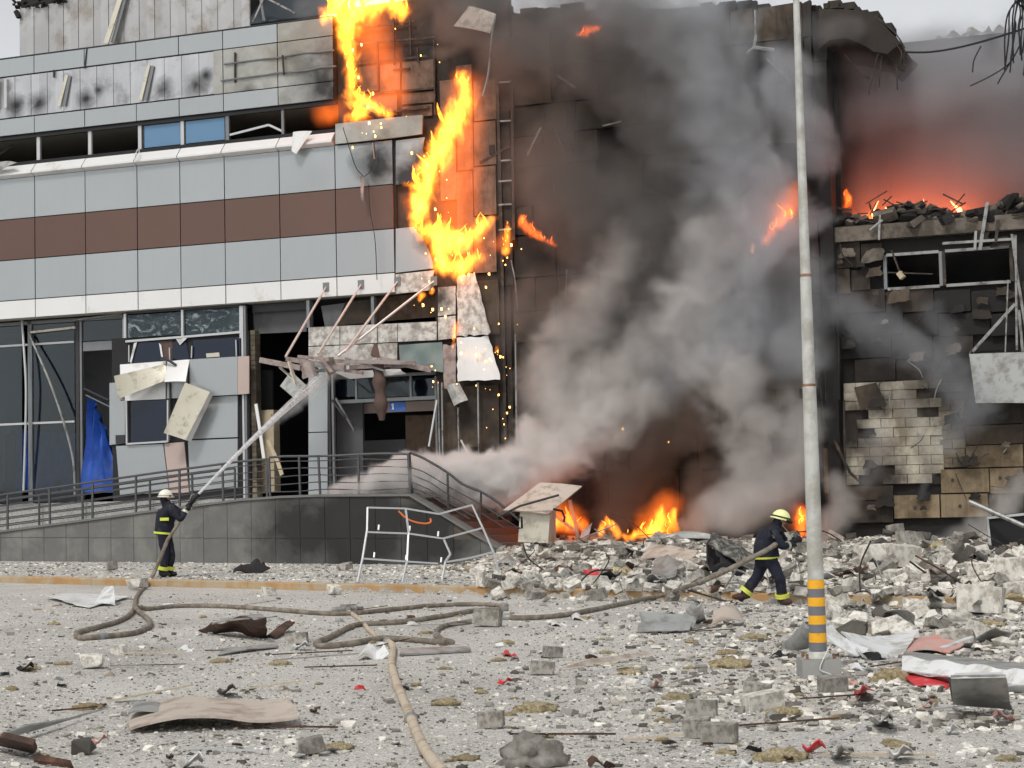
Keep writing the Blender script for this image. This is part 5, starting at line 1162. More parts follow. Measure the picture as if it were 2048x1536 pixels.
sheet('fallen_cladding', 'long beige cladding panel curled at one end in the foreground', 'panel', 'sheet_beige', ((256, 1456, .05), (598, 1424, .12), (574, 1386, .20), (264, 1416, .04)), 14, 4, .02, lambda a, b: .05 * math.sin(a * 5) + .1 * max(0, a - .75) ** 1.2, 0, .01, 2)
sheet('small_plate', 'small blue grey plate lying on the beige cladding panel', 'plate', 'sheet_grey', ((256, 1426, .10), (320, 1424, .10), (332, 1408, .10), (270, 1406, .11)), 4, 3, .012, None, .02, .04, 9)
sheet('black_scrap', 'crumpled black sheet at the foot of the ramp wall', 'scrap', 'black_scrap', ((462, 1146, .02), (540, 1142, .04), (528, 1120, .26), (496, 1124, .2)), 7, 5, .02, lambda a, b: .06 * math.sin(a * 8 + b * 4), 0, .06, 6)
sheet('metal_sheet', 'folded grey metal sheet between the taut hose and the pole', 'metal sheet', 'sheet_grey', ((1276, 1262, .03), (1378, 1260, .05), (1392, 1238, .12), (1282, 1230, .18)), 8, 5, .01, lambda a, b: .07 * math.sin(b * 7), 0, .03, 7)
sheet('metal_sheet', 'white upright torn plate beside the folded grey sheet', 'metal sheet', 'sheet_white', ((1366, 1238, .05), (1412, 1240, .05), (1404, 1204, .35), (1384, 1204, .36)), 5, 5, .012, None, .06, .04, 8)
sheet('metal_sheet', 'pinkish dented sheet left of the striding firefighter', 'metal sheet', 'sheet_beige', ((1420, 1252, .03), (1492, 1246, .04), (1482, 1222, .16), (1430, 1222, .18)), 6, 5, .012, None, .08, .05, 18)
o = thing('curved_sheet', 'large white curved panel lying behind the striped pole', 'panel', Matrix.Translation(gp(1700, 1310))); bs = o.location.copy()
MB().patch([pc(1562, 1293, .02), pc(1618, 1296, .05), pc(1640, 1256, .32), pc(1608, 1244, .36)], 6, 6, .015, None, .06, .01, 1).build('left_wing', 'sheet_grey', o, True)
MB().patch([pc(1640, 1256, .32), pc(1722, 1314, .02), pc(1738, 1296, .1), pc(1664, 1250, .34)], 8, 3, .015, None, -.05, .0, 2).build('fold', 'sheet_white', o, True)
MB().patch([pc(1726, 1312, .05), pc(1806, 1310, .03), pc(1838, 1256, .2), pc(1684, 1262, .24)], 8, 6, .015, lambda a, b: -.08 * math.sin(a * 3.1), 0, .02, 3).build('main_sheet', 'sheet_white', o, True)
MB().patch([pc(1716, 1314, .02), pc(1764, 1322, .02), pc(1752, 1304, .08), pc(1730, 1304, .08)], 4, 3, .03, None, .0, .08, 4).build('torn_backing', 'black_scrap', o, True)
sheet('dark_strip', 'dark curved strip above the white curved panel', 'strip', 'sheet_grey', ((1758, 1232, .05), (1828, 1252, .04), (1830, 1232, .2), (1772, 1224, .18)), 8, 3, .012, None, -.06, .02, 11)
sheet('pink_sheet', 'faded pink sheet right of the white curved panel', 'sheet', 'sheet_pink', ((1810, 1304, .04), (1898, 1306, .03), (1948, 1276, .08), (1830, 1276, .1)), 7, 5, .015, None, .04, .03, 12)
sheet('white_strip', 'thin white strip lying across the pink sheet', 'strip', 'sheet_white', ((1878, 1294, .16), (1884, 1297, .16), (1948, 1274, .16), (1942, 1271, .16)), 5, 2, .012, None, 0, 0, 2)
sheet('metal_sheet', 'grey metal sheet pointing up at the right edge of the yard', 'metal sheet', 'sheet_grey', ((1945, 1282, .02), (2010, 1280, .03), (2030, 1264, .14), (1990, 1256, .2)), 5, 3, .012, None, .03, .03, 13)
o = thing('metal_channel', 'long white aluminium channel reaching out at the right edge', 'metal channel', Matrix.Translation(gp(1900, 1350))); bs = o.location.copy()
MB().patch([pc(1802, 1342, .10), pc(2075, 1376, .10), pc(2075, 1344, .22), pc(1804, 1312, .20)], 14, 3, .012, lambda a, b: .015 * math.sin(a * 23), 0, .006, 5).build('face', 'sheet_white', o, True)
MB().patch([pc(1804, 1312, .20), pc(2075, 1344, .22), pc(2075, 1330, .20), pc(1808, 1302, .18)], 10, 2, .012, None, 0, .005, 6).build('upper_lip', 'sheet_grey', o, True)
MB().patch([pc(1802, 1350, .04), pc(2075, 1390, .04), pc(2075, 1376, .10), pc(1802, 1342, .10)], 10, 2, .012, None, 0, .005, 7).build('lower_lip', 'frame_white', o, True)
sheet('red_sheet', 'bright red sheet under the white aluminium channel', 'sheet', 'sheet_red', ((1836, 1372, .02), (1896, 1376, .02), (1898, 1352, .06), (1808, 1350, .06)), 5, 3, .012, None, .02, .05, 14)
o = thing('battered_box', 'battered grey metal casing lying open at the right edge', 'casing', Matrix.Translation(gp(1965, 1418))); bs = o.location.copy()
MB().patch([pc(1908, 1410, .06), pc(2026, 1420, .03), pc(2012, 1352, .34), pc(1902, 1354, .34)], 8, 6, .015, lambda a, b: .05 * math.sin(b * 3.1), 0, .01, 8).build('front', 'sheet_grey', o, True)
MB().patch([pc(1902, 1354, .34), pc(2012, 1352, .34), pc(2004, 1344, .32), pc(1912, 1346, .32)], 5, 2, .012).build('top', 'sheet_white', o, True)
MB().patch([pc(1903, 1398, .06), pc(1908, 1410, .06), pc(1902, 1354, .34), pc(1896, 1358, .30)], 3, 4, .012).build('side', 'black_scrap', o, True)
sheet('long_strip', 'long thin curved brown strip in the middle foreground', 'strip', 'sheet_beige', ((1118, 1338, .02), (1300, 1308, .05), (1304, 1300, .07), (1180, 1318, .08)), 12, 2, .012, lambda a, b: .04 * math.sin(a * 3.1), 0, .01, 15)
sheet('long_strip', 'long grey strip reaching in from the left edge', 'strip', 'sheet_grey', ((-20, 1478, .06), (120, 1444, .05), (216, 1416, .03), (60, 1450, .10)), 10, 3, .012, None, .02, .01, 16)
sheet('dark_plank', 'dark scorched plank at the lower left corner', 'plank', 'rust_dark', ((-10, 1490, .03), (68, 1508, .02), (66, 1490, .12), (0, 1474, .14)), 5, 3, .04, None, 0, .02, 17)
sheet('dark_plank', 'dark plank end at the bottom left edge', 'plank', 'rust_dark', ((66, 1520, .03), (146, 1530, .03), (140, 1520, .06), (76, 1508, .06)), 4, 2, .03, None, 0, .02, 19)
sheet('blue_strip', 'blue grey strip lying left of the pale hose', 'strip', 'sheet_grey', ((434, 1310, .02), (556, 1294, .02), (556, 1288, .03), (440, 1302, .03)), 6, 2, .012, None, .02, .01, 20)
sheet('grey_rail', 'flat grey rail right of the pale hose top', 'strip', 'sheet_grey', ((800, 1308, .03), (942, 1300, .03), (940, 1292, .06), (800, 1296, .06)), 6, 2, .02, None, .0, .01, 21)
sheet('metal_sheet', 'small folded white sheet left of the pale hose top', 'metal sheet', 'sheet_white', ((714, 1316, .03), (776, 1312, .03), (768, 1294, .12), (730, 1292, .10)), 5, 3, .01, lambda a, b: .04 * math.sin(a * 7), 0, .04, 22)
# car-like wreck, cabinet, right box
o = thing('crushed_car', 'crushed car body half buried in the rubble behind the firefighter', 'car', Matrix.Translation(gp(1465, 1160))); bs = o.location.copy(); base_c = GP(1465, 1150)
yc = base_c.y
cw = lambda x, y, dy=0: AY(x, y, yc + dy) - bs
MB().patch([cw(1416, 1088, -.1), cw(1506, 1142, -.6), cw(1512, 1110, .1), cw(1425, 1064, .3)], 10, 6, .02, lambda a, b: .04 * math.sin(b * 3.1) + .02 * math.sin(a * 13), 0, .02, 3).build('roof_panel', 'car_burnt', o, True)
MB().patch([cw(1418, 1160, -.1), cw(1500, 1168, -.5), cw(1506, 1142, -.55), cw(1416, 1090, -.05)], 10, 6, .03, lambda a, b: .08 * math.sin(a * 11 + b * 6), 0, .05, 5).build('body_side', 'black_scrap', o, True)
MB().patch([cw(1416, 1158, -.1), cw(1424, 1166, .6), cw(1424, 1066, .6), cw(1415, 1088, .0)], 4, 4, .03, None, .03, .04, 6).build('front_end', 'black_scrap', o, True)
for x, y, r_ in ((1446, 1146, .22), (1490, 1158, .2)):
    c_ = cw(x, y, -.45); wh = MB(); wh.tube([c_ + Vector((0, .1, 0)), c_ + Vector((0, .08, 0)), c_ - Vector((0, .08, 0)), c_ - Vector((0, .1, 0))], [r_ * .9, r_, r_, r_ * .9], 16); wo_ = wh.build('wheel', 'black_rubber', o, True)
    MB().tube([c_ - Vector((0, .105, 0)), c_ - Vector((0, .11, 0))], r_ * .55, 14).build('rim', 'steel_bare', wo_, True)
for pts in (((1400, 1165), (1440, 1158), (1490, 1175)), ((1430, 1150), (1470, 1140), (1500, 1150)), ((1440, 1170), (1475, 1164), (1512, 1180))): MB().tube(spline([cw(x, y, -.65) for x, y in pts], 5), .02, 6).build('bent_trim', 'steel_bare', o, True)
o = thing('metal_cabinet', 'toppled beige metal cabinet with open lid below the stairs', 'cabinet', Matrix.Translation(gp(1070, 1092))); bs = o.location.copy(); yc = W((loc(GP(1070, 1092)).x, -3.3, 0)).y
MB().patch([cw(1006, 1020, -.5), cw(1096, 1028, -.6), cw(1164, 972, .5), cw(1080, 965, .6)], 6, 6, .03, None, .02, .0, 3).build('lid', 'sheet_beige', o)
MB().patch([cw(1036, 1084, -.35), cw(1096, 1086, -.45), cw(1100, 1028, -.45), cw(1040, 1022, -.35)], 5, 4, .03, None, .01, 0, 4).build('door', 'panel_cream', o)
MB().patch([cw(1096, 1086, -.45), cw(1112, 1080, .4), cw(1112, 1018, .4), cw(1100, 1028, -.45)], 3, 3, .03).build('side', 'sheet_beige', o)
for pts, m in ((((1034, 1035), (1043, 1034), (1044, 1056), (1036, 1056)), 'black_rubber'), (((1106, 1018), (1124, 1022), (1129, 1034), (1128, 1044)), 'black_rubber'), (((995, 1034), (1040, 1012), (1118, 990)), 'frame_dark')): MB().tube([cw(x, y, -.7) for x, y in pts], .028, 6).build('handle' if m == 'black_rubber' else 'lid_rib', m, o)
st2 = thing('bent_post', 'bent grey steel posts standing in the rubble beside the cabinet', 'posts', Matrix.Translation(gp(1130, 1085))); bs = st2.location.copy(); yc = GP(1130, 1083).y
for pts, r_ in ((((1102, 1090), (1104, 1050), (1103, 1020)), .07), (((1156, 1086), (1152, 1050), (1143, 1018), (1140, 1000)), .05), (((1110, 1030), (1150, 1062)), .04), (((1104, 1065), (1115, 1080), (1140, 1088)), .03)): MB().tube(spline([cw(x, y, 0) for x, y in pts], 4), r_, 7).build('post', 'sheet_grey', st2, True)
MB().patch([cw(1160, 1078), cw(1178, 1068), cw(1184, 1046), cw(1164, 1062)], 3, 3, .02, None, 0, .05).build('torn_plate', 'sheet_white', st2)
o = thing('dark_bin', 'dark open steel box with a white rim at the right edge', 'steel box', Matrix.Translation(gp(2010, 1096))); bs = o.location.copy(); yc = GP(2005, 1094).y
MB().patch([cw(1980, 1092, -.3), cw(2100, 1100, -.5), cw(2100, 1024, -.5), cw(1976, 1036, -.3)], 4, 4, .04).build('front', 'black_scrap', o)
MB().bar(cw(1974, 1036, -.32), cw(2100, 1023, -.55), .06, .05).bar(cw(1974, 1036, -.33), cw(1980, 1092, -.34), .06, .05).build('rim', 'frame_white', o)
MB().patch([cw(1976, 1036, -.28), cw(2100, 1024, -.45), cw(2100, 1022, .6), cw(1985, 1030, .6)], 3, 2, .04).build('top', 'charred', o)
o = tag(MB().tube([AY(1938, 1003, yc - .4), AY(2048, 1052, yc - 1.0)], .05, 8).build('steel_pipe', 'steel_bare', None, True), 'grey steel pipe slanting over the dark steel box', 'pipe')
o = sheet('curved_plate', 'dark curved plate standing at the ground fire', 'plate', 'charred', ((1366, 1070, .02), (1384, 1068, .02), (1386, 1034, .42), (1352, 1040, .36)), 5, 6, .03, None, .1, .03, 2)
sheet('charred_beam', 'charred flat beam lying in front of the ground fire', 'beam', 'charred', ((1222, 1078, .06), (1332, 1066, .12), (1330, 1056, .2), (1230, 1072, .14)), 8, 3, .06, None, .0, .03, 4)
sheet('long_strip', 'thin grey strip arching over the rubble right of the fire', 'strip', 'sheet_grey', ((1270, 1078, .1), (1440, 1078, .1), (1440, 1072, .14), (1370, 1062, .22)), 10, 2, .02, lambda a, b: .08 * math.sin(a * 3.1), 0, 0, 3)
sheet('metal_sheet', 'crumpled grey sheets on the rubble left of the crushed car', 'metal sheet', 'sheet_grey', ((1300, 1160, .05), (1350, 1150, .1), (1365, 1118, .36), (1310, 1112, .3)), 7, 6, .012, lambda a, b: .05 * math.sin(a * 6 + b * 5), 0, .05, 24)
sheet('metal_sheet', 'pale beige sheet on top of the rubble left of the crushed car', 'metal sheet', 'sheet_beige', ((1278, 1118, .1), (1380, 1122, .12), (1396, 1096, .3), (1300, 1092, .28)), 7, 5, .012, lambda a, b: .05 * math.sin(a * 5), 0, .04, 25)
sheet('red_sheet', 'red scrap sheet in the middle of the rubble heap', 'sheet', 'sheet_red', ((1168, 1148, .12), (1196, 1150, .12), (1198, 1138, .2), (1164, 1140, .2)), 4, 3, .012, None, .02, .06, 26)

# ---- templates for broken pieces
def hull(seed, n=14, box=(1, 1, 1), rough=.25):
    rr = random.Random(seed); bm = bmesh.new()
    for sx in (-1, 1):
        for sy in (-1, 1):
            for sz in (-1, 1): bm.verts.new((sx * box[0] * (1 - rr.random() * rough), sy * box[1] * (1 - rr.random() * rough), sz * box[2] * (1 - rr.random() * rough)))
    for k in range(n - 8): bm.verts.new([rr.uniform(-1, 1) * b_ for b_ in box])
    bmesh.ops.convex_hull(bm, input=bm.verts[:]); bmesh.ops.delete(bm, geom=[v for v in bm.verts if not v.link_faces], context='VERTS')
    me = bpy.data.meshes.new('fragment'); bm.to_mesh(me); bm.free(); return me
def mk(meshes, m):
    out = []
    for me in meshes: c = me.copy(); c.materials.clear(); c.materials.append(MATS[m]); out.append(c)
    return out
HB_ = [hull(k, 10, (1, .55, .5), .12) for k in range(6)]; HI = [hull(20 + k, 15, (1, .8, .6), .55) for k in range(8)]
BL = {m: mk(HB_, m) for m in ('chunk_pale', 'chunk_grey')}; IR = {m: mk(HI, m) for m in ('chunk_pale', 'chunk_grey', 'chunk_dark')}
def put(name, me, P, s, rot, label, cat, group=None, sink=.25):
    o = bpy.data.objects.new(name, me); COL.objects.link(o); o.scale = (s, s, s) if not isinstance(s, tuple) else s
    o.rotation_euler = rot; zs_ = o.scale[2]; o.location = (P[0], P[1], gh(P[0], P[1]) + zs_ * .6 * (1 - sink)); return tag(o, label, cat, group)
# hero blocks with labels of their own: px, py (base), half length, mesh kind, label
hero = [(1962, 1228, (.34, .46, .40), 'B', 'chunk_pale', 'largest clean pale block right of the striped pole'), (1808, 1136, (.30, .44, .44), 'B', 'chunk_pale', 'upright pale block on the heap behind the striped pole'), (1745, 1135, (.30, .36, .4), 'I', 'chunk_pale', 'broken pale block on the heap just right of the striped pole'),
        (2030, 1162, (.30, .45, .40), 'B', 'chunk_pale', 'pale block on the heap at the right edge'), (975, 1254, (.19, .2, .22), 'B', 'chunk_grey', 'grey block lying where the brown hoses end'), (225, 1142, (.13, .13, .24), 'I', 'chunk_grey', 'rough grey stone standing at the foot of the ramp wall'),
        (275, 1180, (.24, .2, .2), 'I', 'chunk_pale', 'pale stone on the kerb under the hose at the left'), (1666, 1384, (.13, .12, .13), 'B', 'chunk_grey', 'grey block beside the concrete foot of the pole'), (1405, 1438, (.12, .12, .14), 'B', 'chunk_grey', 'grey cube beside the black bag'),
        (1395, 1478, (.10, .10, .14), 'B', 'chunk_grey', 'darker of two grey cubes near the bottom edge'), (1438, 1486, (.13, .12, .13), 'B', 'chunk_grey', 'paler of two grey cubes near the bottom edge'), (982, 1458, (.10, .1, .12), 'B', 'chunk_grey', 'grey block half with flat top right of the pale hose'),
        (625, 1512, (.10, .1, .13), 'I', 'chunk_grey', 'split grey block near the bottom edge left of the pale hose'), (162, 1510, (.09, .1, .11), 'B', 'chunk_dark', 'dark cube near the lower left corner'), (1085, 1350, (.12, .1, .13), 'B', 'chunk_grey', 'grey block at the tip of the long brown strip'),
        (1106, 1316, (.1, .1, .12), 'B', 'chunk_grey', 'small grey cube above the long brown strip'), (1515, 1402, (.12, .1, .14), 'B', 'chunk_grey', 'grey block above the pale brick left of the pole foot'), (1525, 1422, (.18, .12, .14), 'B', 'chunk_pale', 'pale brick lying flat left of the pole foot'),
        (1058, 1545, (.19, .2, .22), 'I', 'chunk_grey', 'large rounded grey boulder cut by the bottom edge'), (668, 1190, (.18, .15, .16), 'I', 'chunk_pale', 'pale stone in front of the kerb below the lattice frame'), (537, 1192, (.13, .12, .16), 'I', 'chunk_pale', 'pale stone in front of the kerb left of the lattice frame'),
        (962, 1188, (.08, .12, .26), 'B', 'chunk_pale', 'pale block standing upright on the kerb'), (185, 1338, (.14, .12, .13), 'I', 'chunk_pale', 'whitish stone in the left yard'), (240, 1310, (.1, .1, .12), 'I', 'chunk_pale', 'small whitish stone below the hose loop'), (690, 1142, (.2, .16, .16), 'I', 'chunk_grey', 'grey stone at the wall behind the lattice frame'),
        (1820, 1094, (.3, .3, .34), 'I', 'chunk_grey', 'grey lump high on the heap right of the pole'), (1790, 1068, (.2, .2, .24), 'I', 'chunk_grey', 'smaller grey lump at the top of the heap by the wall'), (595, 1290, (.13, .1, .14), 'B', 'chunk_grey', 'dull block beside the rusty channel'), (1612, 1110, (.3, .3, .3), 'I', 'chunk_grey', 'grey lump on the heap behind the nozzle')]
for px, py, s, kd, m, lb in hero:
    P = GP(px, py); me = (BL if kd == 'B' and m in BL else IR)[m][R.randrange(6)]; rot = (R.uniform(-.12, .12), R.uniform(-.12, .12), R.uniform(0, 3.1) if kd == 'I' else R.uniform(-.5, .5))
    if 'boulder' in lb: continue
    put('concrete_block', me, P, s, rot, lb, 'block', None, .1)
# chunks scattered on the heap, drawn largest first; the 260 largest are objects, the rest go into one mass
rr = random.Random(21); pool = []
LM = [(1000, 1150, 'beside the lattice frame foot'), (1070, 1080, 'below the toppled cabinet'), (1235, 1140, 'around the largest brown wool clump'), (1150, 1090, 'beside the bent steel posts'), (1100, 1160, 'on the kerb below the cabinet'), (1300, 1170, 'on the kerb under the taut hose'), (1340, 1120, 'around the crumpled grey sheets'), (1290, 1085, 'in front of the ground fire'),
      (1460, 1120, 'around the crushed car'), (1420, 1180, 'below the crushed car'), (1560, 1110, 'behind the striding firefighter'), (1590, 1190, 'at the boots of the striding firefighter'), (1680, 1110, 'just right of the pole shaft'), (1680, 1180, 'just right of the top orange band'), (1690, 1250, 'above the white curved panel'), (1745, 1120, 'at the broken block behind the pole'),
      (1808, 1130, 'around the upright pale block'), (1760, 1180, 'below the upright pale block'), (1868, 1155, 'around the long tan wool clump'), (1880, 1100, 'around the burnt brown wool heap'), (1948, 1185, 'around the wide tan wool clump'), (1962, 1230, 'at the largest clean pale block'), (1840, 1220, 'above the dark curved strip'), (2030, 1160, 'at the pale block by the right edge'), (2000, 1105, 'in front of the dark steel box'), (2040, 1230, 'at the right edge of the heap'),
      (160, 1200, 'near the white torn sheet'), (230, 1275, 'inside or below the hose loop'), (480, 1260, 'around the rusty channel'), (420, 1430, 'around the beige cladding panel'), (60, 1350, 'at the left edge of the yard'), (60, 1490, 'at the lower left corner'), (620, 1500, 'near the split grey block'), (680, 1290, 'around the folded dark hose'), (830, 1420, 'beside the thick pale hose'), (620, 1380, 'between the beige panel and the pale hose'), (980, 1255, 'at the grey block by the hose ends'), (980, 1440, 'near the flat topped grey block'), (1058, 1510, 'near the large boulder'),
      (1200, 1320, 'around the long brown strip'), (1230, 1240, 'below the taut hose'), (1330, 1250, 'around the folded grey sheet'), (1400, 1420, 'around the black bag'), (1430, 1480, 'around the two grey cubes'), (1250, 1430, 'in the middle foreground'), (1460, 1330, 'around the brown wool clump left of the pole'), (1520, 1415, 'around the pale brick'), (1640, 1350, 'at the concrete foot of the pole'), (1640, 1490, 'near the thin red strip'), (1750, 1290, 'around the white curved panel'), (1880, 1290, 'around the pink sheet'), (1850, 1365, 'around the red sheet'), (1960, 1390, 'around the battered casing'), (1900, 1465, 'around the white paper scrap'), (1780, 1430, 'near the grey rounded plate'), (2010, 1500, 'at the lower right corner')]
def near(px, py): return min(LM, key=lambda t: (t[0] - px) ** 2 + (2.2 * (t[1] - py)) ** 2)[2]
def to_px(P):
    d = Vector(P) - CAM; z = d.dot(FW); return 1024 + FPX * d.dot(RT) / z, 768 - FPX * d.dot(UP) / z
tries = 0
while len(pool) < 2000 and tries < 24000:
    tries += 1
    px = rr.uniform(930, 2090); py = rr.uniform(1068, 1300) if px > 1650 else rr.uniform(1075, 1205)
    edge = 1.0
    if px < 1080: edge = (px - 900) / 180
    if py > 1190: edge *= .5 if py < 1230 else .25
    if rr.random() > edge: continue
    if 1180 < px < 1380 and py < 1080: continue
    P = GP(px, py)
    if -loc(P).y < .5: continue
    s = .04 + .15 * rr.random() ** 2.6
    if px > 1640: s *= 1.15
    pool.append((s, P, px, py))
pool.sort(key=lambda t: -t[0])
mass = []
for k, (s, P, px, py) in enumerate(pool):
    far = py < 1105
    m = rr.choices(('chunk_pale', 'chunk_grey', 'chunk_dark'), (.62, .30, .08) if not far else (.25, .5, .25))[0]
    blk = rr.random() < .5 and m in BL
    if k < 262:
        me = (BL if blk else IR)[m][rr.randrange(6)]; zt = near(px, py); sz = 'big' if s > .13 else 'middling' if s > .09 else 'small'; tone = dict(chunk_pale='pale', chunk_grey='grey', chunk_dark='sooty')[m]; nm = 'block fragment' if blk else 'concrete lump'
        put('block_fragment' if blk else 'concrete_lump', me, P, (s, s * rr.uniform(.7, 1.1), s * rr.uniform(.6, 1.1)), (rr.uniform(-.6, .6), rr.uniform(-.6, .6), rr.uniform(0, 6.3)), f'{sz} {tone} {nm} {zt}', 'fragment', f'{sz} {tone} {nm}s {zt}', .2)
    else: mass.append((m, P, s))
# ---- one mass of small shards (stuff) over the yard, the pavement and the heap
def shard_mass(name, label, m, items, seed):
    rg = np.random.default_rng(seed); V = []; F = []; cnt = 0
    tmpl = []
    for k in range(8):
        a = hull(100 + seed * 9 + k, 11, (1, .8, .55), .7); a.calc_loop_triangles()
        tmpl.append((np.array([v.co[:] for v in a.vertices]), [tuple(p.vertices) for p in a.polygons]))
    for (x, y, z, s) in items:
        tv, tf = tmpl[int(rg.integers(8))]; a, b_, c_ = rg.uniform(0, 6.28), rg.normal(0, .35), rg.normal(0, .35)
        ca, sa = math.cos(a), math.sin(a); Rz = np.array([[ca, -sa, 0], [sa, ca, 0], [0, 0, 1]]); Rx = np.array([[1, 0, 0], [0, math.cos(b_), -math.sin(b_)], [0, math.sin(b_), math.cos(b_)]])
        v = (tv * (s, s * rg.uniform(.5, 1.1), s * rg.uniform(.5, 1.2))) @ (Rz @ Rx).T + (x, y, z + s * .15)
        V.append(v); F += [tuple(i + cnt for i in f) for f in tf]; cnt += len(tv)
    me = bpy.data.meshes.new(name); me.from_pydata(np.concatenate(V).tolist(), [], F); me.update()
    return tag(link(name, me, m), label, name.replace('_', ' '), kind='stuff')
items = {'chunk_pale': [], 'chunk_grey': [], 'chunk_dark': []}
for m, P, s in mass: items[m].append((P.x, P.y, gh(P.x, P.y) + s * .2, s))
rg = np.random.default_rng(4)
def scatter(n, y0, y1, smin, smax, cond=None):
    out = []; k = 0
    while k < n:
        u_ = rg.random(); y = y0 * (y1 / y0) ** u_; x = rg.uniform(-1, 1) * (.35 * y + .5)
        if cond and not cond(x, y): continue
        s = smin + (smax - smin) * rg.random() ** 3.5; out.append((x, y, gh(x, y), s)); k += 1
    return out
front = lambda x, y: True
A = scatter(56000, 9.0, 33, .004, .019, lambda x, y: rg.random() < .35 + 1.3 * max(0, mnoise.noise(Vector((x * .5, y * .5, 9.)))  + .35)); Bq = scatter(5000, 9.0, 33, .01, .05)
Hh = scatter(22000, 26, 43, .015, .075, lambda x, y: heap(x, y) > -.02 and -loc((x, y, 0)).y > .4)
Pv = scatter(7000, 33, 47, .012, .05, lambda x, y: kside(x, y) > .2 and -loc((x, y, 0)).y > 3.5 and heap(x, y) < -.02)
Rt = scatter(8000, 13, 30, .012, .07, lambda x, y: x > .08 * y + rg.normal(0, 1.0))
for it, w_ in ((A, (.42, .34, .24)), (Bq, (.5, .32, .18)), (Hh, (.62, .29, .09)), (Rt, (.52, .34, .14)), (Pv, (.6, .3, .1))):
    ks = rg.choice(3, len(it), p=w_)
    for k, e in zip(ks, it): items[('chunk_pale', 'chunk_grey', 'chunk_dark')[k]].append(e)
shard_mass('pale_grit', 'countless pale block shards strewn over the yard and heap', 'chunk_pale', items['chunk_pale'], 1)
shard_mass('grey_grit', 'countless grey stone shards strewn over the yard and heap', 'chunk_grey', items['chunk_grey'], 2)
shard_mass('dark_grit', 'countless dark shards strewn over the yard and heap', 'chunk_dark', items['chunk_dark'], 3)
# ---- mineral wool clumps
def clump(seed):
    rr = random.Random(seed); bm = bmesh.new(); bmesh.ops.create_icosphere(bm, subdivisions=3, radius=1)
    for v in bm.verts:
        d = mnoise.noise(v.co * 2.1 + Vector((seed * 3.3, 0, 0))) * .55 + mnoise.noise(v.co * 6 + Vector((0, seed, 0))) * .28; v.co *= (1 + d); v.co.z *= .5
        if v.co.z < -.25: v.co.z = -.25
    me = bpy.data.meshes.new('wool'); bm.to_mesh(me); bm.free(); me.materials.append(MATS['wool']); me.polygons.foreach_set('use_smooth', [True] * len(me.polygons)); return me
CL = [clump(k) for k in range(6)]
bme = clump(2).copy(); bme.materials.clear(); bme.materials.append(MATS['chunk_grey']); bP = GP(1060, 1530)
o = bpy.data.objects.new('concrete_boulder', bme); COL.objects.link(o); o.scale = (.19, .2, .26); o.location = (bP.x, bP.y, gh(bP.x, bP.y) + .05); tag(o, 'large rounded grey boulder cut by the bottom edge', 'boulder')
wool_at = [(1235, 1150, .42, 'largest brown wool clump in the middle of the heap'), (1868, 1160, .36, 'long tan wool clump high on the right heap'), (1948, 1190, .42, 'wide tan wool clump above the largest pale block'), (1462, 1336, .26, 'brown wool clump left of the pole foot'), (1072, 1424, .20, 'tan wool strip in the middle foreground'),
           (560, 1330, .13, 'small yellow wool tuft left of the pale hose'), (60, 1340, .12, 'yellow wool tuft at the left edge'), (1700, 1212, .22, 'pale wool tuft at the kerb right of the pole'), (1505, 1280, .2, 'brown wool tuft under the striding firefighter'), (1260, 1350, .15, 'yellow wool tuft below the long brown strip'), (1800, 1362, .3, 'brown wool slab beside the red sheet'),
           (1455, 1310, .16, 'small brown wool tuft near the folded grey sheet'), (940, 1140, .16, 'tan wool tuft behind the lattice frame'), (1060, 1092, .24, 'brown wool clump below the toppled cabinet'), (1350, 1400, .14, 'pale wool tuft left of the black bag'), (680, 1500, .12, 'brown wool tuft by the split grey block'), (175, 1420, .14, 'yellow wool tuft by the long grey strip'),
           (1565, 1432, .18, 'rust coloured wool tuft beside the pale brick'), (1560, 1522, .2, 'tan wool tuft at the bottom edge'), (2036, 1205, .3, 'dark wool clump at the right edge'), (1730, 1268, .16, 'small tan wool tuft beside the curved panel'), (1880, 1096, .34, 'burnt brown wool heap at the wall'), (1170, 1240, .14, 'brown wool strip under the taut hose'), (440, 1326, .13, 'flat brown wool scrap in the left yard'),
           (1010, 1290, .14, 'brown wool shred right of the grey rail'), (895, 1412, .15, 'thin brown wool shred right of the pale hose'), (1980, 1252, .2, 'tan wool clump right of the largest pale block')]
for k, (px, py, s, lb) in enumerate(wool_at):
    P = GP(px, py); o = bpy.data.objects.new('wool_clump', CL[k % 6]); COL.objects.link(o); s *= .82; o.scale = (s, s * .6, s * .75); o.rotation_euler = (0, 0, R.uniform(-.5, .5) + (3.14 if k % 2 else 0)); o.location = (P.x, P.y, gh(P.x, P.y) + s * .08); tag(o, lb, 'mineral wool', 'mineral wool clumps')
rr = random.Random(9)
for k in range(64):
    px, py = rr.uniform(900, 2040), rr.uniform(1215, 1525)
    if k % 4 == 0: px = rr.uniform(0, 900)
    P = GP(px, py); o = bpy.data.objects.new('wool_shred', CL[k % 6]); COL.objects.link(o); s = rr.uniform(.025, .07); o.scale = (s * 1.4, s * .9, s * .9); o.rotation_euler = (0, 0, rr.uniform(0, 6)); o.location = (P.x, P.y, gh(P.x, P.y) + s * .1); tag(o, f'small tan wool shred {near(px, py)}', 'mineral wool', f'wool shreds {near(px, py)}')
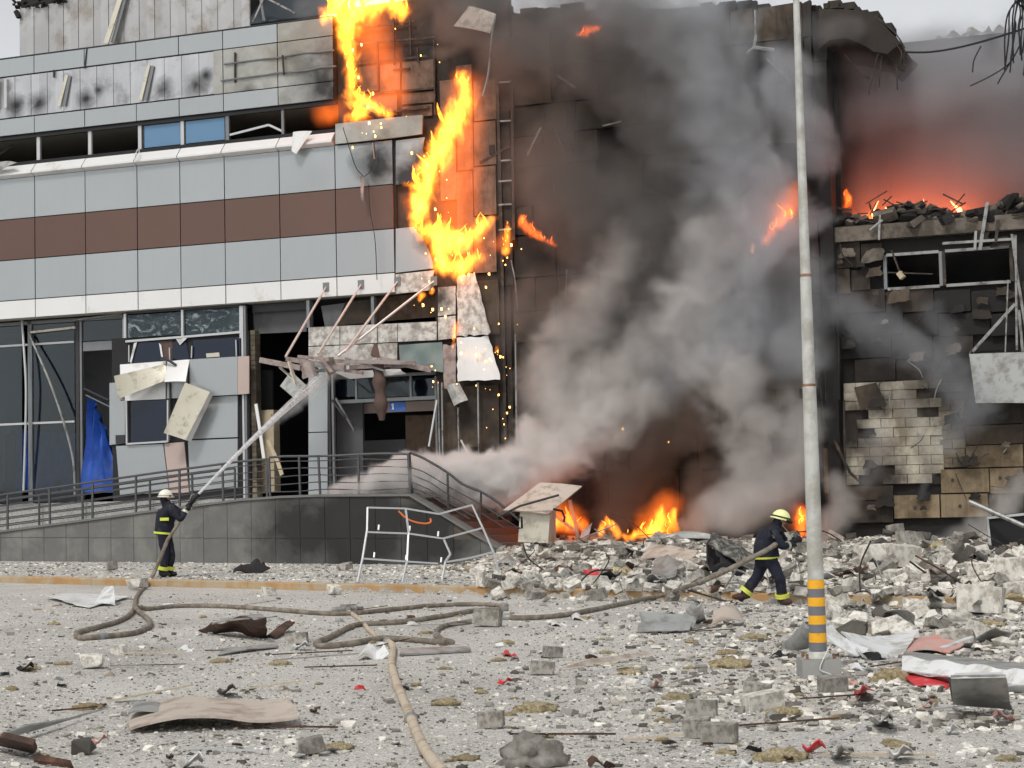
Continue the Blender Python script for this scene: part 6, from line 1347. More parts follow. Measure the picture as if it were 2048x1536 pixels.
# ---- small sheet scraps
rr = random.Random(31)
scr = [(1020, 1310, 'sheet_red', 'small red scrap right of the grey rail'), (1010, 1366, 'sheet_red', 'dark red scrap below the small grey cube'), (1315, 1370, 'sheet_pink', 'tiny pink scrap below the long brown strip'), (1728, 1388, 'sheet_red', 'red scrap right of the pole foot'), (1700, 1366, 'sheet_pink', 'pink scrap beside the grey block at the pole foot'), (200, 1484, 'sheet_pink', 'pink scrap near the lower left corner'), (1630, 1500, 'sheet_red', 'thin red strip near the bottom edge'),
       (1850, 1412, 'sheet_pink', 'pink scrap below the red sheet'), (2010, 1435, 'sheet_pink', 'pink scrap below the battered casing'), (1905, 1462, 'sheet_white', 'white paper scrap at the lower right'), (380, 1526, 'sheet_white', 'cream paper scrap at the bottom edge'), (325, 1384, 'sheet_white', 'white folded scrap above the beige panel'), (370, 1300, 'sheet_white', 'white scrap beside the blue grey strip'), (1780, 1258, 'sheet_red', 'red corner showing under the dark curved strip'), (50, 1338, 'black_scrap', 'black and white scrap at the left edge'),
       (1398, 1410, 'black_scrap', 'crumpled black bag in the right foreground'), (1505, 1500, 'black_scrap', 'black torn sheet near the bottom edge'), (1680, 1510, 'sheet_grey', 'grey pointed sheet near the bottom edge'), (1560, 1436, 'sheet_grey', 'grey bent plate below the pale brick'), (1765, 1445, 'sheet_grey', 'grey rounded plate in the right foreground'), (1205, 1530, 'rust_dark', 'rusty scrap at the bottom edge'), (1120, 1250, 'sheet_white', 'white scrap beside the taut hose'), (1165, 1238, 'sheet_white', 'white curled plate on the taut hose'),
       (1880, 1240, 'sheet_white', 'white shard beside the dark curved strip'), (600, 1296, 'sheet_white', 'pale blue plate beside the dull block'), (1500, 1535, 'sheet_white', 'white scrap cut by the bottom edge right of the boulder'), (1800, 1512, 'sheet_white', 'pale scrap at the lower right edge'), (1340, 1488, 'chunk_dark', 'dark flake near the bottom edge'), (455, 1384, 'chunk_dark', 'dark flake above the beige panel'), (1340, 1240, 'black_scrap', 'black scrap beside the folded grey sheet'), (1560, 1312, 'black_scrap', 'black scrap left of the pole foot'), (1725, 1340, 'sheet_white', 'white stick leaning right of the pole foot')]
for k, (px, py, m, lb) in enumerate(scr):
    s = rr.uniform(14, 26) if 'tiny' not in lb else 9; h = rr.uniform(.03, .14); sk = rr.uniform(-8, 8)
    sheet('sheet_scrap', lb, 'scrap', m, ((px - s, py, .02), (px + s, py + rr.uniform(-3, 3), .02), (px + s * .7 + sk, py - s * .45, h), (px - s * .8 + sk, py - s * .4, h * rr.uniform(.3, 1))), 5, 4, .01, lambda a, b: .03 * math.sin(a * 6), 0, .07, k)
rr = random.Random(77)
for k in range(70):
    px, py = rr.uniform(0, 2048), rr.uniform(1205, 1530); s = rr.uniform(5, 13); c_ = rr.choice(('sheet_white', 'sheet_white', 'sheet_grey', 'black_scrap', 'sheet_beige', 'rust_dark', 'sheet_red' if k % 5 == 0 else 'sheet_white'))
    nmc = {'sheet_white': 'white', 'sheet_grey': 'grey', 'black_scrap': 'black', 'sheet_beige': 'beige', 'rust_dark': 'rusty', 'sheet_red': 'red'}[c_]
    sheet('sheet_flake', f'tiny {nmc} sheet flake {near(px, py)}', 'flake', c_, ((px - s, py, .01), (px + s, py + rr.uniform(-2, 2), .01), (px + s * .7, py - s * .5, .05), (px - s * .8, py - s * .5, .03)), 3, 2, .008, None, .01, .12, k, f'tiny {nmc} flakes {near(px, py)}')
rr = random.Random(52)
for k in range(46):
    px, py = rr.uniform(1000, 2040), rr.uniform(1085, 1235)
    if px < 1640 and py > 1195: py -= 60
    s = rr.uniform(10, 24); h = rr.uniform(.1, .35); m = rr.choice(('sheet_white', 'sheet_grey', 'sheet_beige', 'rust_dark', 'black_scrap', 'sheet_grey', 'sheet_red' if k % 6 == 0 else 'sheet_white')); nmc = {'sheet_white': 'white', 'sheet_grey': 'grey', 'black_scrap': 'black', 'sheet_beige': 'beige', 'rust_dark': 'rusty', 'sheet_red': 'red'}[m]; sk = rr.uniform(-14, 14)
    sheet('bent_sheet', f'bent {nmc} sheet scrap {near(px, py)}', 'sheet scrap', m, ((px - s, py, .03), (px + s, py + rr.uniform(-5, 5), .03), (px + s * .8 + sk, py - s * .6, h), (px - s * .7 + sk, py - s * .5, h * rr.uniform(.3, 1))), 5, 4, .01, lambda a, b, k=k: .05 * math.sin(a * 6 + k), 0, .08, k, f'bent {nmc} scraps {near(px, py)}')
for k in range(40):
    px, py = rr.uniform(1010, 2040), rr.uniform(1080, 1215); P = GP(px, py); d = Vector((rr.uniform(-.6, .6), rr.uniform(-.3, .3), rr.uniform(.0, .45))); e = Vector((rr.uniform(-.3, .3), 0, rr.uniform(-.2, .2)))
    o = MB().tube(spline([Vector((0, 0, -.05)), d, d * 1.6 + e], 4), rr.uniform(.008, .02), 5).build('bent_rod', rr.choice(('char_steel', 'rust_dark', 'steel_bare'))); o.location = P; o.location.z = gh(P.x, P.y); tag(o, f'bent steel rod sticking out {near(px, py)}', 'rod', f'bent rods {near(px, py)}')
# thin rods and sticks
for k in range(46):
    px, py = rr.uniform(0, 2048), rr.uniform(1080, 1525)
    if py < 1200 and px < 1000: py += 140
    P = GP(px, py); a = rr.uniform(-.6, .6); L_ = rr.uniform(.25, .9); d = Vector((math.cos(a), math.sin(a), 0)) * L_; d.z = rr.uniform(0, .1)
    m = rr.choice(('steel_bare', 'rust_dark', 'wood_tan', 'frame_white'))
    nmc = {'steel_bare': 'steel', 'rust_dark': 'rusty', 'wood_tan': 'wooden', 'frame_white': 'white'}[m]
    o = MB().bar((0, 0, .02), (d.x, d.y, .02 + gh(P.x + d.x, P.y + d.y) - gh(P.x, P.y) + d.z), .02, .012).build('stick', m); o.location = (P.x, P.y, gh(P.x, P.y)); tag(o, f'thin {nmc} stick {near(px, py)}', 'stick', f'thin {nmc} sticks {near(px, py)}')
# ================================================================ RUBBLE ON THE BROKEN FLOOR EDGE (upper right)
rr = random.Random(15)
er = thing('edge_rubble', 'charred rubble piled along the broken upper floor edge', 'rubble', FM)
tm = [hull(300 + k, 12, (1, .8, .6), .45) for k in range(6)]
tmd = {m: mk(tm, m) for m in ('concrete_dark', 'charred')}
for k in range(150):
    px = rr.uniform(1672, 2075); top_ = 415 + 14 * math.sin(px * .03) - max(0, px - 1900) * .10; py = rr.uniform(top_, 448); y = rr.uniform(.1, 1.0); v = FL(px, py, y); s = rr.uniform(.08, .24)
    o = bpy.data.objects.new('rubble_piece', tmd['concrete_dark' if rr.random() < .55 else 'charred'][k % 6]); COL.objects.link(o); o.parent = er; o.location = (v.x, y, max(ZL - .1 + s * .3, v.z - s * .5)); o.scale = (s * 1.3, s, s * .8); o.rotation_euler = (rr.uniform(-.8, .8), rr.uniform(-.8, .8), rr.uniform(0, 6))
for k in range(34):
    px = rr.uniform(1675, 2060); v = FL(px, rr.uniform(405, 440), rr.uniform(0, .8)); d = Vector((rr.uniform(-.5, .5), rr.uniform(-.2, .2), rr.uniform(-.15, .3)))
    MB().bar(v, v + d, .03, .03).build('bent_rod', 'char_steel', er)
MB().prism([(UW0 + .01, ZL - .16), (UW1, ZL - .16), (UW1, ZL + .35), (fu(2000, 420), ZL + .30), (fu(1880, 420), ZL + .12), (fu(1780, 420), ZL + .2), (UW0 + .01, ZL + .12)], .4, 1.2).build('rubble_bank', 'charred', er)

# ================================================================ FIRE AND SMOKE VOLUMES (voxel grids grown round a spine)
def spine_mesh(chains, name):
    V = []; E_ = []; rad = []
    for ch in chains:
        P = [FL(c[0], c[1], c[2]) for c in ch]; r_ = [c[3] for c in ch]
        if len(P) == 1: V.append(P[0]); rad.append(r_[0]); V.append(P[0] + Vector((.01, 0, 0))); rad.append(r_[0]); E_.append((len(V) - 2, len(V) - 1)); continue
        first = True
        for a, b, ra, rb in zip(P[:-1], P[1:], r_[:-1], r_[1:]):
            n_ = max(2, int((b - a).length / (.25 * min(ra, rb)) + 1)); n_ = min(n_, 14)
            for k in range(0 if first else 1, n_ + 1):
                t = k / n_; V.append(a.lerp(b, t)); rad.append(ra + (rb - ra) * t)
                if not (first and k == 0): E_.append((len(V) - 2, len(V) - 1))
            first = False
    me = bpy.data.meshes.new(name); me.from_pydata(V, E_, []); at = me.attributes.new('rad', 'FLOAT', 'POINT'); at.data.foreach_set('value', rad); return me, V, rad
def volume(name, chains, voxel, m, nscale, namp, warp, wscale, lo, hi, stretch=(1, 1, 1), seed=0.0, ymax=None, pad=1.35):
    me, V, rad = spine_mesh(chains, name); o = bpy.data.objects.new(name, me); COL.objects.link(o); o.matrix_world = FM
    mn = [min(v[i] - r_ * pad for v, r_ in zip(V, rad)) for i in range(3)]; mx = [max(v[i] + r_ * pad for v, r_ in zip(V, rad)) for i in range(3)]
    if ymax is not None: mx[1] = min(mx[1], ymax)
    t = bpy.data.node_groups.new(name, 'GeometryNodeTree'); t.interface.new_socket('Geometry', in_out='INPUT', socket_type='NodeSocketGeometry'); t.interface.new_socket('Geometry', in_out='OUTPUT', socket_type='NodeSocketGeometry')
    N = t.nodes; Lk = t.links.new
    gi, go = N.new('NodeGroupInput'), N.new('NodeGroupOutput'); ps = N.new('GeometryNodeInputPosition')
    def vm(op, a, b=None):
        n_ = N.new('ShaderNodeVectorMath'); n_.operation = op
        for i, v in enumerate((a, b)):
            if v is None: continue
            if hasattr(v, 'is_output'): Lk(v, n_.inputs[i])
            elif op == 'SCALE' and i == 1: n_.inputs['Scale'].default_value = v
            else: n_.inputs[i].default_value = v
        return n_.outputs[0]
    def ma(op, a, b=None, c=None):
        n_ = N.new('ShaderNodeMath'); n_.operation = op
        for i, v in enumerate((a, b, c)):
            if v is None: continue
            if hasattr(v, 'is_output'): Lk(v, n_.inputs[i])
            else: n_.inputs[i].default_value = v
        return n_.outputs[0]
    p0 = vm('MULTIPLY', vm('ADD', ps.outputs[0], (seed, seed * .7, 0)), stretch)
    def nz(vec, sc, det, rough=.55, dist=0.0):
        n_ = N.new('ShaderNodeTexNoise'); Lk(vec, n_.inputs['Vector']); n_.inputs['Scale'].default_value = sc; n_.inputs['Detail'].default_value = det; n_.inputs['Roughness'].default_value = rough; n_.inputs['Distortion'].default_value = dist; return n_
    wn = nz(p0, wscale, 3); wv = vm('SCALE', vm('SUBTRACT', wn.outputs['Color'], (.5, .5, .5)), warp * 2); pw = vm('ADD', ps.outputs[0], wv)
    pr_ = N.new('GeometryNodeProximity'); pr_.target_element = 'EDGES'; Lk(gi.outputs[0], pr_.inputs[0])
    sp_in = [s for s in pr_.inputs if s.name in ('Source Position', 'Sample Position')][0]; Lk(pw, sp_in)
    sn = N.new('GeometryNodeSampleNearest'); sn.domain = 'POINT'; Lk(gi.outputs[0], sn.inputs[0]); Lk(pw, sn.inputs['Sample Position'])
    si = N.new('GeometryNodeSampleIndex'); si.data_type = 'FLOAT'; si.domain = 'POINT'; na = N.new('GeometryNodeInputNamedAttribute'); na.data_type = 'FLOAT'; na.inputs[0].default_value = 'rad'
    Lk(gi.outputs[0], si.inputs['Geometry']); Lk(na.outputs[0], si.inputs['Value']); Lk(sn.outputs[0], si.inputs['Index'])
    dist = [s for s in pr_.outputs if s.name == 'Distance'][0]
    tt = ma('SUBTRACT', 1.0, ma('DIVIDE', dist, si.outputs[0]))
    p1_ = vm('MULTIPLY', vm('ADD', pw, (seed * 2, 0, seed)), stretch)
    fn_ = nz(p1_, nscale, 6, .6, .6).outputs[0]
    v_ = ma('ADD', tt, ma('MULTIPLY', ma('SUBTRACT', fn_, .5), namp * 2))
    mr = N.new('ShaderNodeMapRange'); mr.interpolation_type = 'SMOOTHSTEP'; Lk(v_, mr.inputs[0]); mr.inputs[1].default_value = lo; mr.inputs[2].default_value = hi; mr.inputs[3].default_value = 0; mr.inputs[4].default_value = 1
    guard = N.new('ShaderNodeMapRange'); Lk(tt, guard.inputs[0]); guard.inputs[1].default_value = -.3; guard.inputs[2].default_value = -.05; guard.inputs[3].default_value = 0; guard.inputs[4].default_value = 1
    dn = ma('MULTIPLY', mr.outputs[0], guard.outputs[0])
    vc = N.new('GeometryNodeVolumeCube'); Lk(dn, vc.inputs['Density']); vc.inputs['Min'].default_value = mn; vc.inputs['Max'].default_value = mx
    for i, k in enumerate(('Resolution X', 'Resolution Y', 'Resolution Z')): vc.inputs[k].default_value = max(4, int((mx[i] - mn[i]) / voxel))
    sm_ = N.new('GeometryNodeSetMaterial'); Lk(vc.outputs[0], sm_.inputs[0]); sm_.inputs['Material'].default_value = MATS[m]; Lk(sm_.outputs[0], go.inputs[0])
    md = o.modifiers.new('grow', 'NODES'); md.node_group = t
    me.materials.append(MATS[m]); return o
def smoke_mat(name, col, dens, aniso=.2):
    m = bpy.data.materials.new(name); m.use_nodes = True; b = NB(m); b.n.clear(); out = b.new('ShaderNodeOutputMaterial'); p = b.new('ShaderNodeVolumePrincipled')
    p.inputs['Color'].default_value = (*col, 1); p.inputs['Density'].default_value = dens; p.inputs['Anisotropy'].default_value = aniso; b.l.new(p.outputs[0], out.inputs['Volume']); MATS[name] = m; m.cycles.volume_step_rate = 3.0
def flame_mat(name, col, k, power=1.5):
    m = bpy.data.materials.new(name); m.use_nodes = True; b = NB(m); b.n.clear(); out = b.new('ShaderNodeOutputMaterial'); at = b.new('ShaderNodeAttribute'); at.attribute_name = 'density'
    e = b.new('ShaderNodeEmission'); e.inputs[0].default_value = (*col, 1); b.l.new(b.math('MULTIPLY', b.math('POWER', at.outputs['Fac'], power), k), e.inputs[1]); b.l.new(e.outputs[0], out.inputs['Volume']); MATS[name] = m; m.cycles.volume_step_rate = 2.0
def emit_mat(name, col, k):
    m = bpy.data.materials.new(name); m.use_nodes = True; b = NB(m); b.n.clear(); out = b.new('ShaderNodeOutputMaterial'); e = b.new('ShaderNodeEmission'); n_ = b.noise(b.pos(), 6, 4, .6)
    e.inputs[0].default_value = (*col, 1); b.l.new(b.ramp(n_, .3, .7, k * .5, k * 1.5), e.inputs[1]); b.l.new(e.outputs[0], out.inputs[0]); MATS[name] = m
smoke_mat('smoke_soot', (.36, .345, .335), 1.0); smoke_mat('smoke_blue', (.74, .755, .785), 1.15); smoke_mat('smoke_pale', (.91, .89, .875), 1.6); smoke_mat('smoke_drift', (.66, .675, .70), .75); smoke_mat('smoke_low', (.97, .95, .94), 3.2); smoke_mat('smoke_white', (.98, .965, .955), 8.0)
smoke_mat('smoke_brown', (.36, .29, .25), 1.7); smoke_mat('smoke_void', (.58, .57, .58), .6); smoke_mat('smoke_wisp', (.70, .72, .76), .7); smoke_mat('smoke_thin', (.6, .6, .6), .5); smoke_mat('spray', (.98, .98, .98), 1.8)
flame_mat('fire', (1, .25, .02), 17, 1.7); flame_mat('fire_veil', (1, .17, .02), 1.3, 1.0); flame_mat('fire_red', (1, .14, .014), 11, 1.6)
emit_mat('fire_core', (1, .30, .03), 3.2); emit_mat('fire_core_red', (1, .14, .015), 3.5); emit_mat('fire_floor', (1, .15, .04), 30); emit_mat('ember', (1, .5, .12), 6)
MATS['ember'].cycles.emission_sampling = 'NONE'
def smoke(name, label, chains, voxel, m, nscale=.8, namp=.55, warp=.35, wscale=.6, lo=.05, hi=.75, **kw):
    return tag(volume(name, chains, voxel, m, nscale, namp, warp, wscale, lo, hi, **kw), label, 'smoke', kind='stuff')
smoke('dark_smoke', 'thin brown black smoke veil over the burnt middle wall', [[(1040, 110, -.6, 1.6), (1180, 60, -.7, 2.1), (1300, 120, -.8, 2.3), (1400, 260, -.8, 2.3)], [(1110, 320, -.6, 1.7), (1220, 460, -.7, 2.0), (1340, 420, -.7, 2.1)], [(1090, 640, -.6, 1.5), (1220, 640, -.7, 1.9), (1320, 560, -.7, 1.9)], [(920, 50, -.3, .9), (1060, 110, -.5, 1.4)], [(1460, 500, -.6, 1.7), (1560, 700, -.6, 1.4)]], .11, 'smoke_soot', nscale=.8, namp=.95, lo=.0, hi=.9, seed=1)
smoke('grey_smoke', 'bluish grey smoke column rising beside the pole', [[(1380, 760, -1.1, 1.5), (1480, 660, -1.1, 2.2), (1540, 540, -1.1, 2.1), (1520, 400, -1.1, 2.2), (1470, 250, -1.0, 2.3), (1430, 120, -1.0, 2.1), (1400, 20, -1.0, 1.8)], [(1470, 250, -.9, 1.9), (1330, 70, -.9, 1.7), (1210, 0, -.8, 1.4)], [(1590, 720, -1.0, 1.4), (1600, 560, -1.0, 1.2)], [(1570, 170, -.8, 1.3), (1610, 300, -.8, 1.0)]], .10, 'smoke_blue', nscale=.85, namp=1.1, warp=.7, wscale=.55, lo=.15, hi=.95, seed=3)
smoke('pale_smoke', 'pale pink smoke rolling up from the ground fire to the right', [[(1040, 940, -1.7, 1.1), (1140, 870, -1.6, 1.5), (1240, 780, -1.5, 1.6), (1330, 680, -1.4, 1.6), (1400, 580, -1.4, 1.5), (1430, 470, -1.3, 1.3)], [(1140, 870, -1.5, 1.3), (1110, 740, -1.4, 1.1), (1180, 620, -1.3, 1.2), (1250, 500, -1.3, 1.0)], [(1330, 700, -1.4, 1.4), (1440, 740, -1.4, 1.5), (1510, 850, -1.3, 1.2), (1500, 940, -1.3, 1.0)]], .08, 'smoke_pale', nscale=1.15, namp=1.1, warp=.6, wscale=.7, lo=.2, hi=.95, seed=7)
smoke('low_smoke', 'thick pinkish white smoke rolling along the wall foot above the stairs', [[(900, 975, -2.2, .5), (1000, 955, -1.9, .85), (1090, 930, -1.8, .95), (1170, 880, -1.7, .85), (1230, 810, -1.6, .7)], [(1090, 930, -1.8, .8), (1060, 860, -1.6, .6)]], .06, 'smoke_low', nscale=1.5, namp=.95, warp=.4, wscale=.9, lo=.1, hi=.7, seed=41)
smoke('pale_smoke', 'pale smoke billowing behind the striding firefighter', [[(1390, 1050, -1.3, .5), (1460, 1020, -1.5, .9), (1540, 980, -1.6, 1.0), (1590, 910, -1.5, .9), (1600, 830, -1.3, .8)]], .07, 'smoke_pale', nscale=1.1, namp=.9, seed=11, lo=.0, hi=1.0)
smoke('white_smoke', 'dense white steam creeping over the platform edge', [[(670, 985, -2.95, .3), (750, 975, -2.95, .55), (810, 955, -2.85, .65), (870, 950, -2.7, .65), (940, 955, -2.4, .8), (1010, 960, -2.1, .8)]], .05, 'smoke_white', nscale=1.9, namp=.75, warp=.2, wscale=1.4, lo=.05, hi=.5, seed=5)
smoke('brown_smoke', 'dark brown smoke boiling over the ground fire', [[(1230, 1030, -1.1, .7), (1250, 950, -1.0, 1.05), (1310, 880, -1.0, 1.1), (1400, 830, -1.1, 1.0), (1430, 760, -1.1, .8)], [(1400, 960, -1.0, .75), (1400, 1030, -1.0, .5)]], .09, 'smoke_brown', nscale=1.0, namp=.7, seed=13)
smoke('upper_floor_smoke', 'red lit smoke filling the open upper floor', [[(1720, 390, 2.8, 2.2), (1880, 370, 2.8, 2.3), (2060, 340, 2.8, 2.4)], [(1730, 240, 2.8, 2.0), (1880, 230, 3.0, 2.1), (2050, 220, 3.2, 2.2)], [(1690, 130, 2.2, 1.2), (1800, 140, 2.8, 1.3), (1900, 120, 3.5, 1.0)]], .16, 'smoke_void', nscale=.55, namp=.6, lo=-.1, hi=.7, seed=17)
smoke('drifting_smoke', 'grey smoke spilling over the broken roof line into the sky', [[(1690, 110, .6, .9), (1790, 130, 1.2, 1.2), (1900, 120, 2.6, 1.3), (2050, 90, 3.6, 1.5)], [(1720, 210, .9, .9), (1860, 190, 1.2, 1.1), (1990, 170, 2.0, 1.1)]], .13, 'smoke_drift', nscale=.7, namp=1.0, warp=.6, wscale=.5, lo=.05, hi=1.0, seed=43)
smoke('wisp_smoke', 'thin bluish wisps drifting over the exposed block wall', [[(1850, 1000, -.8, .15), (1870, 940, -.7, .22), (1840, 860, -.6, .3), (1800, 790, -.5, .35)], [(1870, 760, -.4, .5), (1900, 690, -.4, .55), (1860, 620, -.3, .4)], [(1730, 960, -.6, .4), (1760, 870, -.5, .4)], [(1700, 620, -.6, .7), (1800, 680, -.6, .8), (1960, 800, -.7, .8), (1900, 880, -.7, .6)]], .06, 'smoke_wisp', nscale=1.3, namp=.7, warp=.3, seed=19)
smoke('white_smoke', 'white puff at the wall foot right of the pole', [[(1640, 1068, -1.3, .35), (1672, 1045, -1.3, .5), (1695, 1015, -1.2, .45), (1665, 960, -1.2, .35)]], .05, 'smoke_pale', nscale=1.8, namp=.9, warp=.3, lo=.0, hi=.8, seed=23)
smoke('white_smoke', 'white puff beside the dark steel box at the right', [[(1885, 1092, -1.5, .3), (1930, 1075, -1.5, .42), (1975, 1050, -1.4, .48), (2020, 1010, -1.2, .45), (2048, 970, -1.0, .45)]], .05, 'smoke_pale', nscale=1.8, namp=.9, warp=.3, lo=.0, hi=.8, seed=29)
smoke('roof_smoke', 'thin smoke drifting off the burning roof edge', [[(600, 20, .8, .5), (720, -20, .8, .8), (850, -10, .4, .7), (960, 10, 0, .6), (1050, -10, -.2, .7)], [(880, 100, -.4, .35), (915, 95, -.4, .25)], [(1620, 60, -.6, .5), (1720, 60, -.6, .4)]], .08, 'smoke_thin', nscale=1.2, seed=31)
smoke('water_spray', 'fine spray where the water jet breaks up at the entrance', [[(520, 870, -2.6, .1), (570, 830, -2.2, .2), (615, 795, -1.9, .28), (650, 755, -1.5, .4), (690, 715, -1.1, .5)]], .045, 'spray', nscale=2.6, warp=.12, wscale=2, lo=.1, hi=.9, seed=37)

def licks(chain, seed, dens=1.0):
    """short curling tongues that rise out of the burning line: the solid glowing part of a flame"""
    rr = random.Random(seed); mb = MB(); P = [FL(c[0], c[1], c[2]) for c in chain]
    for (a, b, ca, cb_) in zip(P[:-1], P[1:], chain[:-1], chain[1:]):
        Ls = (b - a).length; n_ = max(2, int(Ls / .11 * dens))
        for k in range(n_):
            t = rr.random(); r_ = ca[3] * (1 - t) + cb_[3] * t; c = a.lerp(b, t) + Vector((rr.gauss(0, .32), rr.gauss(0, .16), rr.gauss(0, .25))) * r_
            ln = r_ * rr.uniform(.5, 1.5); w_ = ln * rr.uniform(.05, .12); sx = rr.uniform(-.45, .45) * ln; cu_ = rr.uniform(-.3, .3) * ln
            pts = [c + Vector((sx * q_ + cu_ * math.sin(q_ * 4.2), rr.uniform(-.03, .03), ln * q_)) for q_ in (0, .2, .4, .6, .8, 1)]
            mb.tube(pts, [w_ * .35, w_ * .9, w_, w_ * .75, w_ * .4, w_ * .05], 6)
    return mb
def flame(label, chains, seed, veil=None, voxel=.035, m='fire', core='fire_core', nscale=4.2, kcore=1.0, lo=.16, hi=1.0, namp=1.05, stretch=(1, 1, .5), warp=.16):
    mb = MB()
    for i, ch in enumerate(chains):
        t = licks(ch, seed * 10 + i, kcore); mb.add(t.v, t.f)
    o = mb.build('flame', core, None, True); o.matrix_world = FM; tag(o, label, 'flame')
    fat = [[(x, y, yy, r_ * 1.35) for x, y, yy, r_ in ch] for ch in chains]
    v = volume('fire_body', fat, voxel, m, nscale, namp, warp, 2.4, lo, hi, stretch=stretch, seed=seed * 1.7); v.parent = o; v.matrix_parent_inverse = o.matrix_world.inverted()
    if veil: g_ = volume('fire_veil', veil, .07, 'fire_veil', 1.8, .6, .2, 1.2, .0, .9, stretch=(1, 1, .6), seed=seed); g_.parent = o; g_.matrix_parent_inverse = o.matrix_world.inverted()
    return o
flame('tall bright flame running down the roof edge beside the sooty panels', [[(735, 0, -.15, .55), (705, 30, -.2, .5), (690, 75, -.2, .34), (700, 120, -.2, .26), (705, 165, -.2, .24), (700, 190, -.2, .22)], [(700, 180, -.2, .2), (735, 205, -.25, .22), (775, 228, -.25, .16)], [(705, 235, -.15, .24), (730, 222, -.2, .22), (700, 205, -.2, .18)], [(655, 30, -.1, .3), (690, 10, 0, .55), (740, -5, .1, .6), (785, 0, .1, .5), (805, 25, .1, .3)]], 3,
      veil=[[(730, 40, .0, .8), (770, 130, .02, .7), (800, 190, .02, .6), (740, 220, .05, .5)], [(690, 225, .3, .5), (640, 230, .5, .4)]])
flame('large leaning flame on the facade between the brown band and the burnt wall', [[(925, 150, -.15, .2), (930, 200, -.2, .3), (905, 245, -.25, .4), (880, 300, -.25, .42), (855, 355, -.25, .42), (840, 400, -.25, .36), (835, 440, -.25, .3)], [(830, 450, -.2, .2), (870, 470, -.25, .4), (905, 490, -.25, .48), (945, 470, -.25, .3), (975, 440, -.2, .2)], [(880, 480, -.25, .35), (885, 525, -.25, .36), (920, 538, -.25, .3), (955, 515, -.25, .2)], [(810, 372, -.15, .1), (840, 375, -.2, .2)]], 9,
      veil=[[(935, 170, .0, .6), (930, 280, .0, .8), (915, 380, .0, .9), (910, 470, .0, .8), (950, 500, .0, .6)], [(820, 400, .05, .35), (830, 430, .05, .3)]])
flame('small yellow flame on the steel channel beside the large flame', [[(1012, 498, -.15, .16), (1013, 470, -.15, .13), (1015, 440, -.15, .07)]], 14, voxel=.03, veil=[[(1012, 480, -.1, .3), (995, 490, -.1, .25)]])
flame('dull red flames licking down the burnt wall', [[(1040, 440, -.1, .14), (1062, 455, -.1, .18), (1082, 475, -.1, .13), (1112, 488, -.1, .07)]], 15, m='fire_red', core='fire_core_red', voxel=.03)
flame('orange flame at the top of the burnt wall in the smoke', [[(1158, 70, -1.0, .10), (1175, 64, -1.0, .15), (1200, 54, -1.0, .09)]], 16, m='fire_red', core='fire_core_red', voxel=.03)
flame('orange flame burning on the ledge left of the pole', [[(1532, 485, -1.3, .12), (1545, 455, -1.3, .22), (1565, 440, -1.3, .26), (1588, 420, -1.3, .14)]], 17, voxel=.035, m='fire_red', veil=[[(1570, 420, -1.2, .5), (1590, 380, -1.2, .35)]])
flame('tiny orange flame below the ledge flame left of the pole', [[(1507, 505, -1.3, .06), (1508, 492, -1.3, .05)]], 18, voxel=.025)
flame('small red flame beside the pillar on the open floor', [[(1692, 410, .3, .12), (1694, 395, .3, .13), (1690, 384, .3, .07)]], 19, m='fire_red', core='fire_core_red', voxel=.03)
flame('ground fire burning along the foot of the burnt wall', [[(1205, 1062, -1.6, .14), (1210, 1045, -1.6, .1)], [(1235, 1070, -1.7, .16), (1222, 1050, -1.7, .13), (1215, 1035, -1.7, .07)], [(1250, 1072, -1.6, .12), (1300, 1062, -1.5, .18), (1335, 1058, -1.5, .22)], [(1335, 1066, -1.5, .24), (1342, 1045, -1.5, .2), (1348, 1022, -1.5, .1)], [(1310, 1062, -1.3, .26), (1318, 1038, -1.3, .2), (1325, 1015, -1.3, .1)]], 21, veil=[[(1300, 1050, -1.1, .6), (1335, 1010, -1.1, .5)], [(1140, 1040, -1.2, .5), (1080, 1010, -1.1, .55), (1060, 960, -1.1, .4)]])
flame('hidden fire glowing behind the toppled cabinet', [[(1080, 1050, -.7, .3), (1120, 1045, -.7, .3), (1160, 1050, -.7, .25)]], 22, m='fire_red', core='fire_core_red')
flame('flame flaring behind the striped pole beside the nozzle', [[(1604, 1068, -1.4, .16), (1604, 1040, -1.4, .2), (1602, 1015, -1.4, .1)]], 23, m='fire_red', veil=[[(1600, 1050, -1.3, .35), (1595, 1020, -1.3, .25)]])
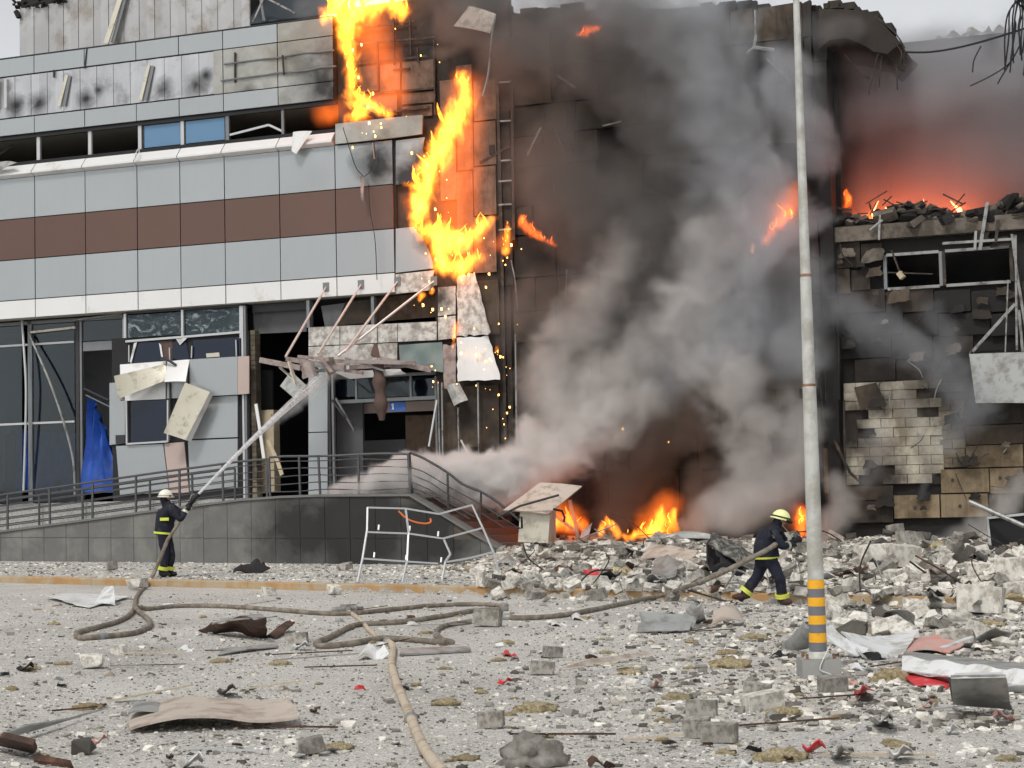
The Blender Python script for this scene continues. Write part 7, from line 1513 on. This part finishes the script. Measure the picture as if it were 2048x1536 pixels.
flame('narrow flame on the corner panels beside the entrance', [[(903, 700, -.12, .05), (908, 672, -.14, .08), (910, 645, -.12, .05)]], 24, voxel=.025, veil=[[(915, 660, -.1, .25)]])
flame('small burning drips at the strip window', [[(840, 600, -.15, .09), (845, 592, -.15, .11)], [(862, 582, -.12, .07), (866, 578, -.12, .07)]], 25, voxel=.025)
flame('ring of flame on the torn corner edge', [[(994, 706, -.2, .08), (996, 696, -.2, .1)]], 26, voxel=.025)
flame('glowing embers under the white puff at the right', [[(1890, 1092, -1.5, .09), (1905, 1090, -1.5, .09)]], 27, m='fire_red', core='fire_core_red', voxel=.03)
flame('wide red fire on the open upper floor behind the rubble', [[(1690, 458, 2.2, .4), (1730, 458, 2.2, .4)], [(1750, 460, 2.6, .45), (1800, 460, 2.6, .45)], [(1820, 460, 2.8, .45), (1870, 460, 2.8, .45)], [(1890, 458, 2.6, .42), (1930, 456, 2.6, .4)], [(1950, 454, 2.4, .33), (1975, 454, 2.4, .33)]], 28, m='fire_red', core='fire_floor', kcore=1.2, voxel=.08)
# falling sparks
rr = random.Random(5); mb = MB(); em = hull(500, 10, (1, 1, 1), .3); ev = [Vector(v.co) for v in em.vertices]; ef = [tuple(p.vertices) for p in em.polygons]
spots = [(700, 60, 60, 120, 8), (730, 260, 60, 60, 9), (850, 350, 50, 120, 12), (900, 470, 110, 90, 12), (900, 600, 70, 90, 16), (950, 700, 60, 110, 14), (1012, 520, 10, 60, 6), (1013, 780, 14, 120, 7), (985, 840, 30, 90, 6), (870, 755, 20, 25, 5), (1270, 860, 120, 90, 2), (990, 680, 20, 60, 5), (800, 130, 90, 90, 6)]
for x, y, sx, sy, n_ in spots:
    for k in range(n_):
        c_ = FL(rr.gauss(x, sx * .5), rr.gauss(y, sy * .5), rr.uniform(-.7, -.3)); s = .005 + .02 * rr.random() ** 2; mb.add([c_ + Vector((v.x * s, v.y * s, v.z * s * rr.uniform(1, 2.4))) for v in ev], ef)
o = mb.build('falling_sparks', 'ember'); o.matrix_world = FM; tag(o, 'glowing sparks dripping from the burning facade', 'sparks', kind='stuff')
